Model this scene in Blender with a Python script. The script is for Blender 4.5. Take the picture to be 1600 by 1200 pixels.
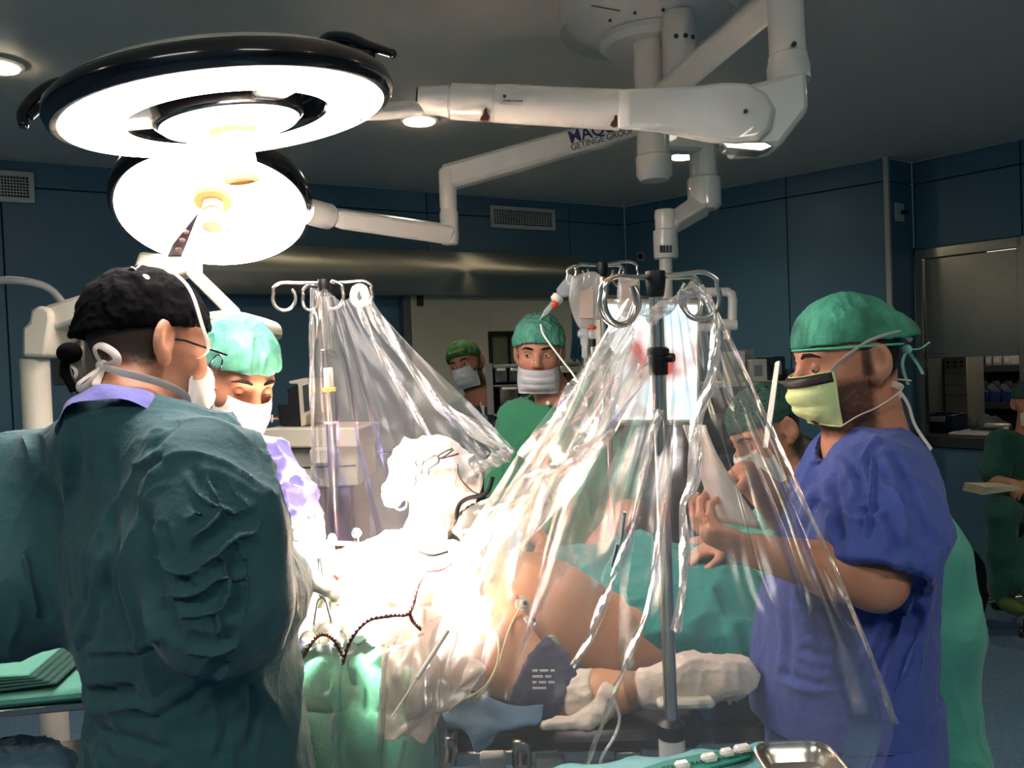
import bpy, math, random
import numpy as np
from mathutils import Vector, Matrix

for o in list(bpy.data.objects):
    bpy.data.objects.remove(o)
scene = bpy.context.scene
COL = scene.collection
random.seed(7)
rng = np.random.default_rng(7)

# ---------------------------------------------------------------- camera
F = 1294.0
ROLL, PITCH = 0.040, math.radians(1.4)
CAM = Vector((0, 0, 1.62))
_f = Vector((0, math.cos(PITCH), -math.sin(PITCH)))
_u0 = Vector((0, math.sin(PITCH), math.cos(PITCH)))
_r0 = Vector((1, 0, 0))
_r = _r0 * math.cos(ROLL) - _u0 * math.sin(ROLL)
_u = _r0 * math.sin(ROLL) + _u0 * math.cos(ROLL)
cam_data = bpy.data.cameras.new('camera')
cam_data.sensor_width = 36
cam_data.lens = 36 * F / 1600
cam_data.clip_start = 0.05
cam = bpy.data.objects.new('camera', cam_data)
cam.matrix_world = Matrix(((_r.x, _u.x, -_f.x, CAM.x), (_r.y, _u.y, -_f.y, CAM.y), (_r.z, _u.z, -_f.z, CAM.z), (0, 0, 0, 1)))
COL.objects.link(cam)
scene.camera = cam

# ---------------------------------------------------------------- world, exposure
scene.view_settings.view_transform = 'Standard'
scene.view_settings.look = 'None'
scene.view_settings.gamma = 1
scene.view_settings.exposure = 0.9
w = bpy.data.worlds.new('world')
scene.world = w
w.use_nodes = True
w.node_tree.nodes['Background'].inputs[0].default_value = (0.35, 0.5, 0.6, 1)
w.node_tree.nodes['Background'].inputs[1].default_value = 0.03
scene.cycles.max_bounces = 6
scene.cycles.transparent_max_bounces = 16
scene.cycles.use_adaptive_sampling = True
scene.cycles.adaptive_threshold = 0.03
scene.cycles.caustics_reflective = False
scene.cycles.caustics_refractive = False
scene.cycles.sample_clamp_indirect = 0.0
try:
    scene.cycles.use_denoising = True
except Exception:
    pass

def P(px, py, d):
    "the point at forward distance d seen at pixel px, py"
    return CAM + d * (_f + _r * ((px - 800) / F) - _u * ((py - 600) / F))
def ray(px, py):
    return (_f + _r * ((px - 800) / F) - _u * ((py - 600) / F))
def PZ(px, py, z):
    v = ray(px, py)
    return CAM + v * ((z - CAM.z) / v.z)
def L(px, d):
    "length of px pixels at distance d"
    return px * d / F

# room lamps (power, colour), those outside the view added for fill; see the lamps' builders
SURG1, SURG2 = 3000.0, 950.0
WARM = (1.0, 0.77, 0.64)
def add_light(name, kind, loc, direction, energy, color, parent=None, **kw):
    ld = bpy.data.lights.new(name, kind)
    ld.energy = energy
    ld.color = color
    for k, v in kw.items():
        setattr(ld, k, v)
    o = bpy.data.objects.new(name, ld)
    COL.objects.link(o)
    q = Vector(direction).to_track_quat('-Z', 'Y')
    o.rotation_euler = q.to_euler()
    o.location = Vector(loc)
    if parent is not None:
        o.location = Vector(loc) - parent.location
        o.parent = parent
    return o

# ---------------------------------------------------------------- materials
def srgb(r, g, b):
    def c(v):
        v = v / 255
        return v / 12.92 if v <= 0.04045 else ((v + 0.055) / 1.055) ** 2.4
    return (c(r), c(g), c(b), 1)
MATS = {}
def mat(name, color, rough=0.6, metal=0.0, bump=None, emit=None, trans=0.0, coat=0.0, sheen=0.0, sss=0.0, var=None, alpha=1.0, attr=None, spec=0.5, aniso=None):
    if name in MATS:
        return MATS[name]
    m = bpy.data.materials.new(name)
    m.use_nodes = True
    nt = m.node_tree
    b = nt.nodes['Principled BSDF']
    b.inputs['Base Color'].default_value = color
    b.inputs['Roughness'].default_value = rough
    b.inputs['Metallic'].default_value = metal
    b.inputs['Specular IOR Level'].default_value = spec
    b.inputs['Coat Weight'].default_value = coat
    b.inputs['Sheen Weight'].default_value = sheen
    b.inputs['Transmission Weight'].default_value = trans
    b.inputs['Alpha'].default_value = alpha
    if sss:
        b.inputs['Subsurface Weight'].default_value = sss
        b.inputs['Subsurface Radius'].default_value = (1, .35, .2)
        b.inputs['Subsurface Scale'].default_value = 0.012
    if emit:
        b.inputs['Emission Color'].default_value = (*emit[0][:3], 1)
        b.inputs['Emission Strength'].default_value = emit[1]
    tc = nt.nodes.new('ShaderNodeTexCoord')
    src = None
    if attr:
        a = nt.nodes.new('ShaderNodeAttribute'); a.attribute_name = attr
        src = a.outputs['Color']
        nt.links.new(src, b.inputs['Base Color'])
    if var:                                   # (scale, other colour, amount)
        n = nt.nodes.new('ShaderNodeTexNoise'); n.inputs['Scale'].default_value = var[0]; n.inputs['Detail'].default_value = 5
        mp = nt.nodes.new('ShaderNodeMapping')
        nt.links.new(tc.outputs['Object'], mp.inputs[0]); nt.links.new(mp.outputs[0], n.inputs['Vector'])
        if len(var) > 3: mp.inputs['Scale'].default_value = var[3]
        r = nt.nodes.new('ShaderNodeMapRange'); r.inputs[1].default_value = .35; r.inputs[2].default_value = .65
        r.inputs[4].default_value = var[2]
        nt.links.new(n.outputs['Fac'], r.inputs[0])
        x = nt.nodes.new('ShaderNodeMix'); x.data_type = 'RGBA'
        nt.links.new(r.outputs[0], x.inputs[0])
        x.inputs[6].default_value = color; x.inputs[7].default_value = var[1]
        if src: nt.links.new(src, x.inputs[6])
        nt.links.new(x.outputs[2], b.inputs['Base Color'])
    if bump:                                  # (scale, strength, stretch)
        n = nt.nodes.new('ShaderNodeTexNoise'); n.inputs['Scale'].default_value = bump[0]; n.inputs['Detail'].default_value = 6
        n.inputs['Roughness'].default_value = .6
        mp = nt.nodes.new('ShaderNodeMapping')
        nt.links.new(tc.outputs['Object'], mp.inputs[0]); nt.links.new(mp.outputs[0], n.inputs['Vector'])
        if len(bump) > 2: mp.inputs['Scale'].default_value = bump[2]
        bp = nt.nodes.new('ShaderNodeBump'); bp.inputs['Strength'].default_value = bump[1]; bp.inputs['Distance'].default_value = 0.01
        nt.links.new(n.outputs['Fac'], bp.inputs['Height']); nt.links.new(bp.outputs[0], b.inputs['Normal'])
    if aniso:
        b.inputs['Anisotropic'].default_value = aniso
        tg = nt.nodes.new('ShaderNodeTangent'); tg.direction_type = 'RADIAL'; tg.axis = 'Z'
        nt.links.new(tg.outputs[0], b.inputs['Tangent'])
    MATS[name] = m
    return m

M_blue = mat('blue wall panel', srgb(88, 128, 152), .42, bump=(60, .05), var=(1.2, srgb(78, 117, 141), .5))
M_bluedark = mat('dark gap', srgb(10, 14, 18), .8)
M_ceil = mat('ceiling paint', srgb(236, 224, 208), .5, bump=(90, .04), var=(.8, srgb(228, 218, 202), .6))
M_floor = mat('blue speckled vinyl', srgb(112, 142, 168), .35, var=(140, srgb(70, 95, 125), .8))
M_steel = mat('brushed steel', srgb(182, 178, 166), .24, 1.0, bump=(30, .10, (.6, .6, 40)))
M_chrome = mat('polished steel', srgb(214, 204, 192), .2, .92)
M_white = mat('white enamel', srgb(226, 222, 212), .28, coat=.4, bump=(14, .02))
M_cream = mat('cream plastic', srgb(214, 206, 186), .42, bump=(60, .04))
M_black = mat('black rubber', srgb(14, 13, 16), .42, bump=(80, .05))
M_blackgloss = mat('black gloss', srgb(16, 14, 18), .16, coat=.5)
M_grey = mat('grey plastic', srgb(150, 152, 150), .5, bump=(60, .05))
M_dgrey = mat('dark grey plastic', srgb(58, 60, 62), .5, bump=(60, .05))
M_door = mat('ivory laminate', srgb(196, 192, 172), .4, bump=(40, .03), var=(.9, srgb(188, 184, 164), .6))
M_lens = mat('surgical lens', (1, 1, 1, 1), .3, emit=((1.0, .90, .86), 14.0))
M_down = mat('downlight glow', (1, 1, 1, 1), .3, emit=((1.0, .88, .62), 16.0))
M_clearplastic = mat('clear plastic', (.85, .9, .92, 1), .08, alpha=.28, coat=.5)

# ---------------------------------------------------------------- object helpers
def tag(o, label=None, cat=None, group=None, kind=None):
    if label: o['label'] = label
    if cat: o['category'] = cat
    if group: o['group'] = group
    if kind: o['kind'] = kind
    return o
def thing(name, loc, label, cat, group=None):
    o = bpy.data.objects.new(name, None)
    o.empty_display_size = .05
    COL.objects.link(o)
    o.location = Vector(loc)
    return tag(o, label, cat, group)
def _abs(o):
    v = Vector((0, 0, 0))
    while o is not None:
        v = v + o.location
        o = o.parent
    return v

class MB:
    "collects shapes in world coordinates and links them as one mesh object"
    def __init__(s):
        s.v = []; s.f = []; s.mi = []; s.cur = 0
    def add(s, vs, fs, mi=None):
        k = len(s.v)
        s.v.extend([tuple(v) for v in vs])
        s.f.extend([tuple(i + k for i in f) for f in fs])
        s.mi.extend([s.cur if mi is None else mi] * len(fs))
        return s
    def box(s, c, size, R=None, bev=0.0, mi=None):
        hx, hy, hz = [q / 2 for q in size]
        R = R or Matrix.Identity(3)
        c = Vector(c)
        b = min(bev, hx * .9, hy * .9, hz * .9)
        if b <= 0:
            vs = [c + R @ Vector((x * hx, y * hy, z * hz)) for x in (-1, 1) for y in (-1, 1) for z in (-1, 1)]
            return s.add(vs, [(0, 1, 3, 2), (4, 6, 7, 5), (0, 4, 5, 1), (2, 3, 7, 6), (0, 2, 6, 4), (1, 5, 7, 3)], mi)
        vs = []; idx = {}
        for x in (-1, 1):
            for y in (-1, 1):
                for z in (-1, 1):
                    for a in range(3):
                        l = [x * (hx - b), y * (hy - b), z * (hz - b)]
                        l[a] = (x * hx, y * hy, z * hz)[a]
                        idx[x, y, z, a] = len(vs); vs.append(c + R @ Vector(l))
        fs = []
        def orient(q):
            n = (vs[q[1]] - vs[q[0]]).cross(vs[q[2]] - vs[q[0]])
            m = sum((vs[i] for i in q), Vector()) / len(q) - c
            return q if n.dot(m) > 0 else q[::-1]
        for a in range(3):
            o1, o2 = [(1, 2), (0, 2), (0, 1)][a]
            for sg in (-1, 1):
                q = []
                for p, r in ((-1, -1), (1, -1), (1, 1), (-1, 1)):
                    k = [0, 0, 0]; k[a] = sg; k[o1] = p; k[o2] = r
                    q.append(idx[k[0], k[1], k[2], a])
                fs.append(orient(q))
            for p in (-1, 1):                  # edges along axis a
                for r in (-1, 1):
                    k0 = [0, 0, 0]; k0[a] = -1; k0[o1] = p; k0[o2] = r
                    k1 = list(k0); k1[a] = 1
                    fs.append(orient([idx[(*k0, o1)], idx[(*k0, o2)], idx[(*k1, o2)], idx[(*k1, o1)]]))
        for x in (-1, 1):
            for y in (-1, 1):
                for z in (-1, 1):
                    fs.append(orient([idx[x, y, z, 0], idx[x, y, z, 1], idx[x, y, z, 2]]))
        return s.add(vs, fs, mi)
    def tube(s, pts, r, n=12, cap=True, mi=None, flat=None, ref=None):
        pts = [Vector(p) for p in pts]
        rs = list(r) if isinstance(r, (list, tuple)) else [r] * len(pts)
        vs = []; fs = []
        t0 = (pts[1] - pts[0]).normalized()
        a = Vector(ref) if ref is not None else (Vector((0, 0, 1)) if abs(t0.z) < .9 else Vector((1, 0, 0)))
        nrm = (a - t0 * a.dot(t0)).normalized()
        for i, p in enumerate(pts):
            if i == 0: t = pts[1] - p
            elif i == len(pts) - 1: t = p - pts[-2]
            else: t = (pts[i + 1] - p).normalized() + (p - pts[i - 1]).normalized()
            if t.length < 1e-9: t = t0
            t = t.normalized()
            nrm = (nrm - t * nrm.dot(t))
            nrm = nrm.normalized() if nrm.length > 1e-6 else t.orthogonal().normalized()
            bn = t.cross(nrm)
            fl = flat if flat is not None else 1.0
            for k in range(n):
                th = 2 * math.pi * k / n
                vs.append(p + nrm * (math.cos(th) * rs[i] * fl) + bn * (math.sin(th) * rs[i]))
        for i in range(len(pts) - 1):
            for k in range(n):
                k2 = (k + 1) % n
                fs.append((i * n + k, i * n + k2, (i + 1) * n + k2, (i + 1) * n + k))
        if cap:
            fs.append(tuple(range(n - 1, -1, -1)))
            fs.append(tuple((len(pts) - 1) * n + k for k in range(n)))
        return s.add(vs, fs, mi)
    def lathe(s, c, axis, prof, n=32, mi=None, x=None, sx=1.0, cap=True):
        "prof: (radius, height along axis) pairs"
        c = Vector(c); ax = Vector(axis).normalized()
        e1 = Vector(x) if x is not None else (Vector((1, 0, 0)) if abs(ax.x) < .9 else Vector((0, 1, 0)))
        e1 = (e1 - ax * e1.dot(ax)).normalized(); e2 = ax.cross(e1)
        vs = []; fs = []
        for r, h in prof:
            for k in range(n):
                th = 2 * math.pi * k / n
                vs.append(c + ax * h + e1 * (math.cos(th) * r * sx) + e2 * (math.sin(th) * r))
        for i in range(len(prof) - 1):
            for k in range(n):
                k2 = (k + 1) % n
                fs.append((i * n + k, i * n + k2, (i + 1) * n + k2, (i + 1) * n + k))
        if cap and prof[0][0] > 1e-5: fs.append(tuple(range(n - 1, -1, -1)))
        if cap and prof[-1][0] > 1e-5: fs.append(tuple((len(prof) - 1) * n + k for k in range(n)))
        return s.add(vs, fs, mi)
    def ell(s, c, r, R=None, n=20, mi=None):
        c = Vector(c); R = R or Matrix.Identity(3)
        if not isinstance(r, (tuple, list)): r = (r, r, r)
        vs = []; fs = []
        m = n // 2
        for i in range(m + 1):
            ph = math.pi * i / m
            for k in range(n):
                th = 2 * math.pi * k / n
                vs.append(c + R @ Vector((r[0] * math.sin(ph) * math.cos(th), r[1] * math.sin(ph) * math.sin(th), r[2] * math.cos(ph))))
        for i in range(m):
            for k in range(n):
                k2 = (k + 1) % n
                fs.append((i * n + k, (i + 1) * n + k, (i + 1) * n + k2, i * n + k2))
        return s.add(vs, fs, mi)
    def prism(s, pts, n, th, mi=None):
        "closed polygon of world points extruded by th along n"
        pts = [Vector(p) for p in pts]; n = Vector(n).normalized() * th
        k = len(pts)
        vs = pts + [p + n for p in pts]
        fs = [tuple(range(k - 1, -1, -1)), tuple(range(k, 2 * k))]
        fs += [(i, (i + 1) % k, (i + 1) % k + k, i + k) for i in range(k)]
        return s.add(vs, fs, mi)
    def grid(s, pts, mi=None, close_u=False):
        "rows of points"
        nr, nc = len(pts), len(pts[0])
        vs = [p for row in pts for p in row]
        fs = []
        for i in range(nr - 1):
            for j in range(nc - (0 if close_u else 1)):
                j2 = (j + 1) % nc
                fs.append((i * nc + j, i * nc + j2, (i + 1) * nc + j2, (i + 1) * nc + j))
        return s.add(vs, fs, mi)
    def build(s, name, mats, parent=None, smooth=True, base=None, solid=0.0, bevel=0.0):
        me = bpy.data.meshes.new(name)
        V = np.array(s.v, dtype=float)
        if parent is not None: org = np.array(_abs(parent))
        elif base is not None: org = np.array(Vector(base))
        else: org = np.array(((V[:, 0].min() + V[:, 0].max()) / 2, (V[:, 1].min() + V[:, 1].max()) / 2, V[:, 2].min()))
        me.from_pydata((V - org).tolist(), [], s.f)
        mats = mats if isinstance(mats, (list, tuple)) else [mats]
        for m in mats: me.materials.append(m)
        if len(mats) > 1: me.polygons.foreach_set('material_index', s.mi)
        if smooth:
            me.polygons.foreach_set('use_smooth', [True] * len(me.polygons))
            me.set_sharp_from_angle(angle=math.radians(38 if smooth is True else smooth))
        me.update()
        o = bpy.data.objects.new(name, me)
        COL.objects.link(o)
        if parent is not None: o.parent = parent
        else: o.location = org
        if solid:
            md = o.modifiers.new('thickness', 'SOLIDIFY'); md.thickness = solid; md.offset = 0
        if bevel:
            md = o.modifiers.new('bevel', 'BEVEL'); md.width = bevel; md.segments = 2; md.limit_method = 'ANGLE'
        return o

def text_mesh(name, body, size, loc, xdir, updir, m, parent=None, ext=.0006, align='LEFT', bold=0.0):
    cu = bpy.data.curves.new(name, 'FONT')
    cu.body = body; cu.size = size; cu.extrude = ext; cu.align_x = align; cu.offset = bold
    tmp = bpy.data.objects.new(name, cu)
    me = bpy.data.meshes.new_from_object(tmp)
    bpy.data.objects.remove(tmp)
    x = Vector(xdir).normalized(); z = x.cross(Vector(updir)).normalized(); y = z.cross(x)
    off = _abs(parent) if parent is not None else Vector((0, 0, 0))
    R = Matrix((x, y, z)).transposed()
    for v in me.vertices:
        v.co = R @ v.co + Vector(loc) - off
    me.materials.clear(); me.materials.append(m)
    o = bpy.data.objects.new(name, me)
    COL.objects.link(o)
    if parent is not None: o.parent = parent
    return o
def lerp(a, b, t): return a + (b - a) * t
def catmull(pts, n=8):
    pts = [Vector(p) for p in pts]
    out = []
    q = [pts[0]] + pts + [pts[-1]]
    for i in range(1, len(q) - 2):
        for k in range(n):
            t = k / n
            a, b, c, d = q[i - 1], q[i], q[i + 1], q[i + 2]
            out.append(.5 * ((2 * b) + (c - a) * t + (2 * a - 5 * b + 4 * c - d) * t * t + (3 * b - a - 3 * c + d) * t ** 3))
    out.append(pts[-1])
    return out
def RX(xdir, up=(0, 0, 1)):
    "rotation whose columns are xdir, the cross, and up"
    x = Vector(xdir).normalized(); z = Vector(up); z = (z - x * z.dot(x)).normalized(); y = z.cross(x)
    return Matrix((x, y, z)).transposed()
# ================================================================ the room
H = 2.95
def ceil_pt(px, py):
    p = PZ(px, py, H); return Vector((p.x, p.y, 0))
A0 = ceil_pt(0, 248); A1 = ceil_pt(975, 323)
B1 = ceil_pt(1385, 246)
B2 = B1 + (Vector((B1.x, B1.y, 0)).normalized()) * .0
dirAB = (A1 - A0).normalized()
dirB = (B1 - A1).normalized()
C0 = ceil_pt(1424, 254); C1 = ceil_pt(1600, 216)
dirC = (C1 - C0).normalized()
A0e = A0 - dirAB * .75                        # back wall runs on to the left, out of frame
C1e = C0 + dirC * 3.2
LW = Vector((A0e.x - .2, -1.9, 0))            # rear left corner
RW = Vector((C1e.x + .1, -1.9, 0))
UP = Vector((0, 0, 1))
def inward(p0, p1):
    d = (p1 - p0).normalized(); n = Vector((d.y, -d.x, 0))
    if n.dot(Vector((0, 1.5, 0)) - p0) < 0: n = -n
    return n
def wall(name, p0, p1, splits, zs, skip=(), m=None):
    "blue panels with dark gaps over a backing; splits in metres along the wall"
    d = (p1 - p0); Lw = d.length; d = d.normalized(); n = inward(p0, p1)
    us = [0] + sorted(splits) + [Lw]
    R = RX(d)
    mb = MB()
    for i in range(len(us) - 1):
        for j in range(len(zs) - 1):
            if (i, j) in skip: continue
            u0, u1, z0, z1 = us[i], us[i + 1], zs[j], zs[j + 1]
            c = p0 + d * (u0 + u1) / 2 + UP * (z0 + z1) / 2
            mb.box(c - n * .055, (u1 - u0, .07, z1 - z0), R, mi=1)
            mb.box(c - n * .011, (u1 - u0 - .007, .022, z1 - z0 - .007), R, bev=.003, mi=0)
    o = mb.build(name, [m or M_blue, M_bluedark], smooth=False)
    return tag(o, kind='structure')
def wall_hit(px, py, p0, p1, off=0.0):
    n = inward(p0, p1); v = ray(px, py)
    q = p0 + n * off
    t = (Vector((q.x, q.y, 0)) - Vector((CAM.x, CAM.y, 0))).dot(n) / Vector((v.x, v.y, 0)).dot(n)
    return CAM + v * t
def wall_u(px, py, p0, p1, off=0.0):
    h = wall_hit(px, py, p0, p1, off)
    return (Vector((h.x, h.y, 0)) - p0).dot((p1 - p0).normalized()), h.z
BK = (A0e, A1)
SEAM = 2.79
seams = [wall_u(x, y, *BK)[0] for x, y in ((6, 400), (668, 350), (891, 380))]
seams += [wall_u(315, 470, *BK)[0]]
wall('wall_back', A0e, A1, seams, [0, 1.0, SEAM, H])
wall('wall_right', A1, B1, [wall_u(1028, 400, A1, B1)[0], wall_u(1231, 400, A1, B1)[0]], [0, SEAM, H])
# white metal corner strip, the return and the hatch wall
ret0 = B1; ret1 = C0
wall('wall_return', ret0, ret1, [], [0, SEAM, H])
HW = (C0, C1e)
hu0, hz1 = wall_u(1424, 392, *HW); hu1 = wall_u(1592, 380, *HW)[0]
hz0 = wall_u(1500, 700, *HW)[1]
hu_end = hu1 + .02
wall('wall_hatch', C0, C1e, [.015, hu_end, hu_end + 1.2], [0, hz0, hz1, SEAM, H], skip=((1, 1),))
wall('wall_left', A0e, LW, [1.2, 2.4, 3.6, 4.8], [0, SEAM, H])
wall('wall_rear', LW, RW, [1.2 * i for i in range(1, 6)], [0, SEAM, H])
wall('wall_far_right', RW, C1e, [1.1], [0, SEAM, H])
nB = inward(A1, B1)
mb = MB(); tb = B1 + nB * .012
mb.box(tb + UP * H / 2 , (.036, .036, H), RX(dirB), bev=.004)
tag(mb.build('trim_1', mat('pale trim', srgb(206, 204, 190), .4)), kind='structure')
poly = [A0e, A1, B1, C0, C1e, RW, LW]
mb = MB(); mb.prism([p + UP * (-.06) + Vector((0, 0, 0)) for p in poly][::-1], UP, .06)
tag(mb.build('floor', M_floor, smooth=False), kind='structure')
mb = MB(); mb.prism([p + UP * H for p in poly], UP, .06)
tag(mb.build('ceiling', M_ceil, smooth=False), kind='structure')

# ---------------- stainless door head cover and the sliding door
dAB = RX(dirAB)
nA = inward(*BK)
def on_back(u, z, off=0): return A0e + dirAB * u + UP * z + nA * off
u0, zt = wall_u(313, 383, *BK, .16); u1, zt2 = wall_u(905, 386, *BK, .16)
zb = wall_u(560, 460, *BK, .16)[1]; zt = wall_u(560, 386, *BK, .16)[1]
mb = MB()
prof = [(0, zb), (.155, zb), (.16, zb + .01), (.16, zt - .05), (.145, zt - .005), (0, zt)]
rows = [[on_back(u0 + (u1 - u0) * i / 12, z, o) for o, z in prof] for i in range(13)]
mb.grid(rows)
mb.add([on_back(u0, z, o) for o, z in prof], [(0, 1, 2, 3, 4, 5)]); mb.add([on_back(u1, z, o) for o, z in prof], [(5, 4, 3, 2, 1, 0)])
o = mb.build('door_track_cover', mat('long brushed steel', srgb(190, 184, 168), .33, 1.0, aniso=.8), smooth=True)
tag(o, 'long brushed stainless steel cover housing above the ivory sliding door', 'door cover')

ud0 = wall_u(645, 600, *BK, .07)[0]; ud1 = wall_u(968, 600, *BK, .07)[0]
d1 = thing('door_1', on_back((ud0 + ud1) / 2, 0, .07), None, None); tag(d1, kind='structure')
del_keys = [k for k in ('label', 'category') if k in d1.keys()]
for k in del_keys: del d1[k]
zdt = zb + .02
useam = wall_u(787, 480, *BK, .07)[0]
wz1 = wall_u(800, 521, *BK, .07)[1]; wz0 = wz1 - .62
wu0 = wall_u(764, 540, *BK, .07)[0]; wu1 = wu0 + .42
mb = MB()
def dbox(ua, ub, za, zb_, off, th, m=None, bev=.003):
    (m or mb).box(on_back((ua + ub) / 2, (za + zb_) / 2, off), (ub - ua, th, zb_ - za), dAB, bev=bev)
dbox(ud0, wu0, .01, zdt, .07, .05); dbox(wu1, ud1, .01, zdt, .07, .05)
dbox(wu0, wu1, .01, wz0, .07, .05); dbox(wu0, wu1, wz1, zdt, .07, .05)
mb.build('door_leaf', M_door, d1, smooth=False)
mb = MB()
for (a, b, c, e) in ((wu0 - .018, wu0 + .012, wz0 - .018, wz1 + .018), (wu1 - .012, wu1 + .018, wz0 - .018, wz1 + .018), (wu0, wu1, wz1 - .012, wz1 + .018), (wu0, wu1, wz0 - .018, wz0 + .012)):
    dbox(a, b, c, e, .075, .07, bev=.006)
dbox(lerp(wu0, wu1, .42) - .006, lerp(wu0, wu1, .42) + .006, wz0, wz1, .075, .05)
mb.build('window_frame', M_black, d1)
mb = MB(); dbox(wu0, wu1, wz0, wz1, .068, .008)
mb.build('window_pane', mat('door glass', srgb(118, 122, 96), .12, spec=.8, var=(3, srgb(84, 92, 70), .8, (1, 1, .1))), d1)
mb = MB(); dbox(ud0 - .06, ud0 - .005, 0, zdt, .05, .09)
tag(mb.build('trim_2', mat('grey door jamb', srgb(92, 98, 100), .45)), kind='structure')
mb = MB(); 
mb.box(on_back(wall_u(656, 468, *BK, .1)[0], wall_u(656, 468, *BK, .1)[1], .105), (.05, .02, .09), dAB, bev=.004)
tag(mb.build('door_sensor', M_black), 'small black sensor box at the upper left corner of the sliding door', 'sensor')

# ---------------- ventilation grilles
def grille(px0, py0, px1, py1, label):
    ua, za = wall_u(px0, py0, *BK, .02); ub, zb_ = wall_u(px1, py1, *BK, .02)
    zc = wall_u((px0 + px1) / 2, (py0 + py1) / 2, *BK, .02)[1]; hh = (wall_u((px0 + px1) / 2, py0 + 3, *BK, .02)[1] - zc)
    za, zb_ = zc - hh, zc + hh
    t = thing('air_grille', on_back((ua + ub) / 2, za, .0), label, 'vent grille', 'wall air grilles')
    def bx(m, a, b, c, e, off, th, bev=.002): m.box(on_back((a + b) / 2, (c + e) / 2, off), (b - a, th, e - c), dAB, bev=bev)
    fr = MB(); fw = .03
    bx(fr, ua, ub, zb_ - fw, zb_, .012, .024); bx(fr, ua, ub, za, za + fw, .012, .024)
    bx(fr, ua, ua + fw, za + fw, zb_ - fw, .012, .024); bx(fr, ub - fw, ub, za + fw, zb_ - fw, .012, .024)
    fr.build('frame', M_white, t)
    b = MB(); bx(b, ua + fw, ub - fw, za + fw, zb_ - fw, .003, .004, 0); b.build('backing', M_bluedark, t)
    s = MB()
    nz = 7
    for i in range(1, nz): z = lerp(za + fw, zb_ - fw, i / nz); bx(s, ua + fw, ub - fw, z - .0025, z + .0025, .014, .012, 0)
    nu = 22
    for i in range(1, nu): u = lerp(ua + fw, ub - fw, i / nu); bx(s, u - .0025, u + .0025, za + fw, zb_ - fw, .010, .01, 0)
    s.build('louvres', M_white, t)
grille(766, 321, 868, 361, 'rectangular white air grille high on the blue back wall above the door cover')
grille(-75, 262, 55, 317, 'white air grille high on the blue wall at the far left edge')

# ---------------- wall socket and switch
us_, zs_ = wall_u(1002, 401, A1, B1, .0)
p = A1 + dirB * us_ + UP * zs_
t = thing('wall_socket', p, 'small pale wall socket on the blue wall beside the corner', 'socket')
mb = MB(); mb.box(p + nB * .006, (.085, .012, .085), RX(dirB), bev=.003); mb.build('plate', M_grey, t)
mb = MB(); mb.lathe(p + nB * .01, nB, [(.022, 0), (.022, .006), (.016, .006), (.016, .002), (0, .002)], 20); mb.build('outlet', M_dgrey, t)
nR = inward(ret0, ret1)
us_, zs_ = wall_u(1404, 332, ret0, ret1, .0); dR = (ret1 - ret0).normalized()
Lr = (ret1 - ret0).length
p = ret0 + dR * min(us_, Lr * .6) + UP * zs_
t = thing('wall_switch', p, 'white switch plate with black knob on the dark wall return', 'switch')
mb = MB(); mb.box(p + nR * .006, (.11, .012, .13), RX(dR), bev=.003); mb.build('plate', M_white, t)
mb = MB(); mb.tube([p + nR * .01 + dR * .02, p + nR * .05 + dR * .02], .014, 12); mb.build('knob', M_black, t)

# ---------------- recessed downlights
def downlight(px, py, label, power=26, rad=.085):
    c = PZ(px, py, H)
    t = thing('ceiling_downlight', c - UP * .02, label, 'ceiling light', 'recessed ceiling downlights')
    mb = MB(); mb.lathe(c, -UP, [(rad + .02, 0), (rad + .02, .012), (rad, .02), (rad, .0)], 32); mb.build('ring', M_white, t)
    mb = MB(); mb.lathe(c - UP * .004, -UP, [(rad, 0), (rad * .96, .022), (0, .028)], 32); mb.build('diffuser', M_down, t)
    add_light('downlight_lamp', 'SPOT', c - UP * .045, (0, 0, -1), power, (1, .86, .66), t, spot_size=2.5, spot_blend=1.0, shadow_soft_size=.07)
downlight(655, 184, 'glowing ceiling downlight behind the thick white lamp arm')
downlight(1068, 240, 'glowing ceiling downlight beside the monitor arm joint')
downlight(-6, 97, 'ceiling downlight cut by the left edge of the picture')
def added_downlight(x, y, label):  # unseen downlights added to even out the room light and streak the steel
    v = Vector((x, y, H)) - CAM; d = v.dot(_f)
    downlight(800 + F * v.dot(_r) / d, 600 - F * v.dot(_u) / d, label) if d > .1 else _dl_world(x, y, label)
def _dl_world(x, y, label):
    global PZ
    keep = PZ; PZ = lambda a, b, z: Vector((x, y, H)); downlight(0, 0, label); PZ = keep
added_downlight(2.6, 2.6, 'added ceiling downlight over the right end of the room, outside the picture')
added_downlight(2.2, .6, 'added ceiling downlight to the right behind the photographer')
added_downlight(-2.4, .4, 'added ceiling downlight to the left behind the photographer')
# unseen panel fittings added behind the photographer as ambient fill
def panel(cx, cy, power, sx=1.1, sy=.28, col=(1.0, .97, .88)):
    c = Vector((cx, cy, H))
    t = thing('added_fill_panel', c - UP * .03, 'long white fill light panel added on the ceiling behind the photographer', 'ceiling light', 'added ceiling fill panels')
    mb = MB(); mb.box(c - UP * .012, (sx + .06, sy + .06, .024), bev=.004); mb.build('frame', M_white, t)
    mb = MB(); mb.box(c - UP * .025, (sx, sy, .01), bev=.002); mb.build('diffuser', mat('fill panel glow', (1, 1, 1, 1), .5, emit=(col, 2.0)), t)
    add_light('fill_panel_lamp', 'AREA', c - UP * .034, (0, 0, -1), power, col, t, shape='RECTANGLE', size=sx, size_y=sy)
panel(-1.0, -.9, 13)
panel(1.3, -.9, 13)
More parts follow.
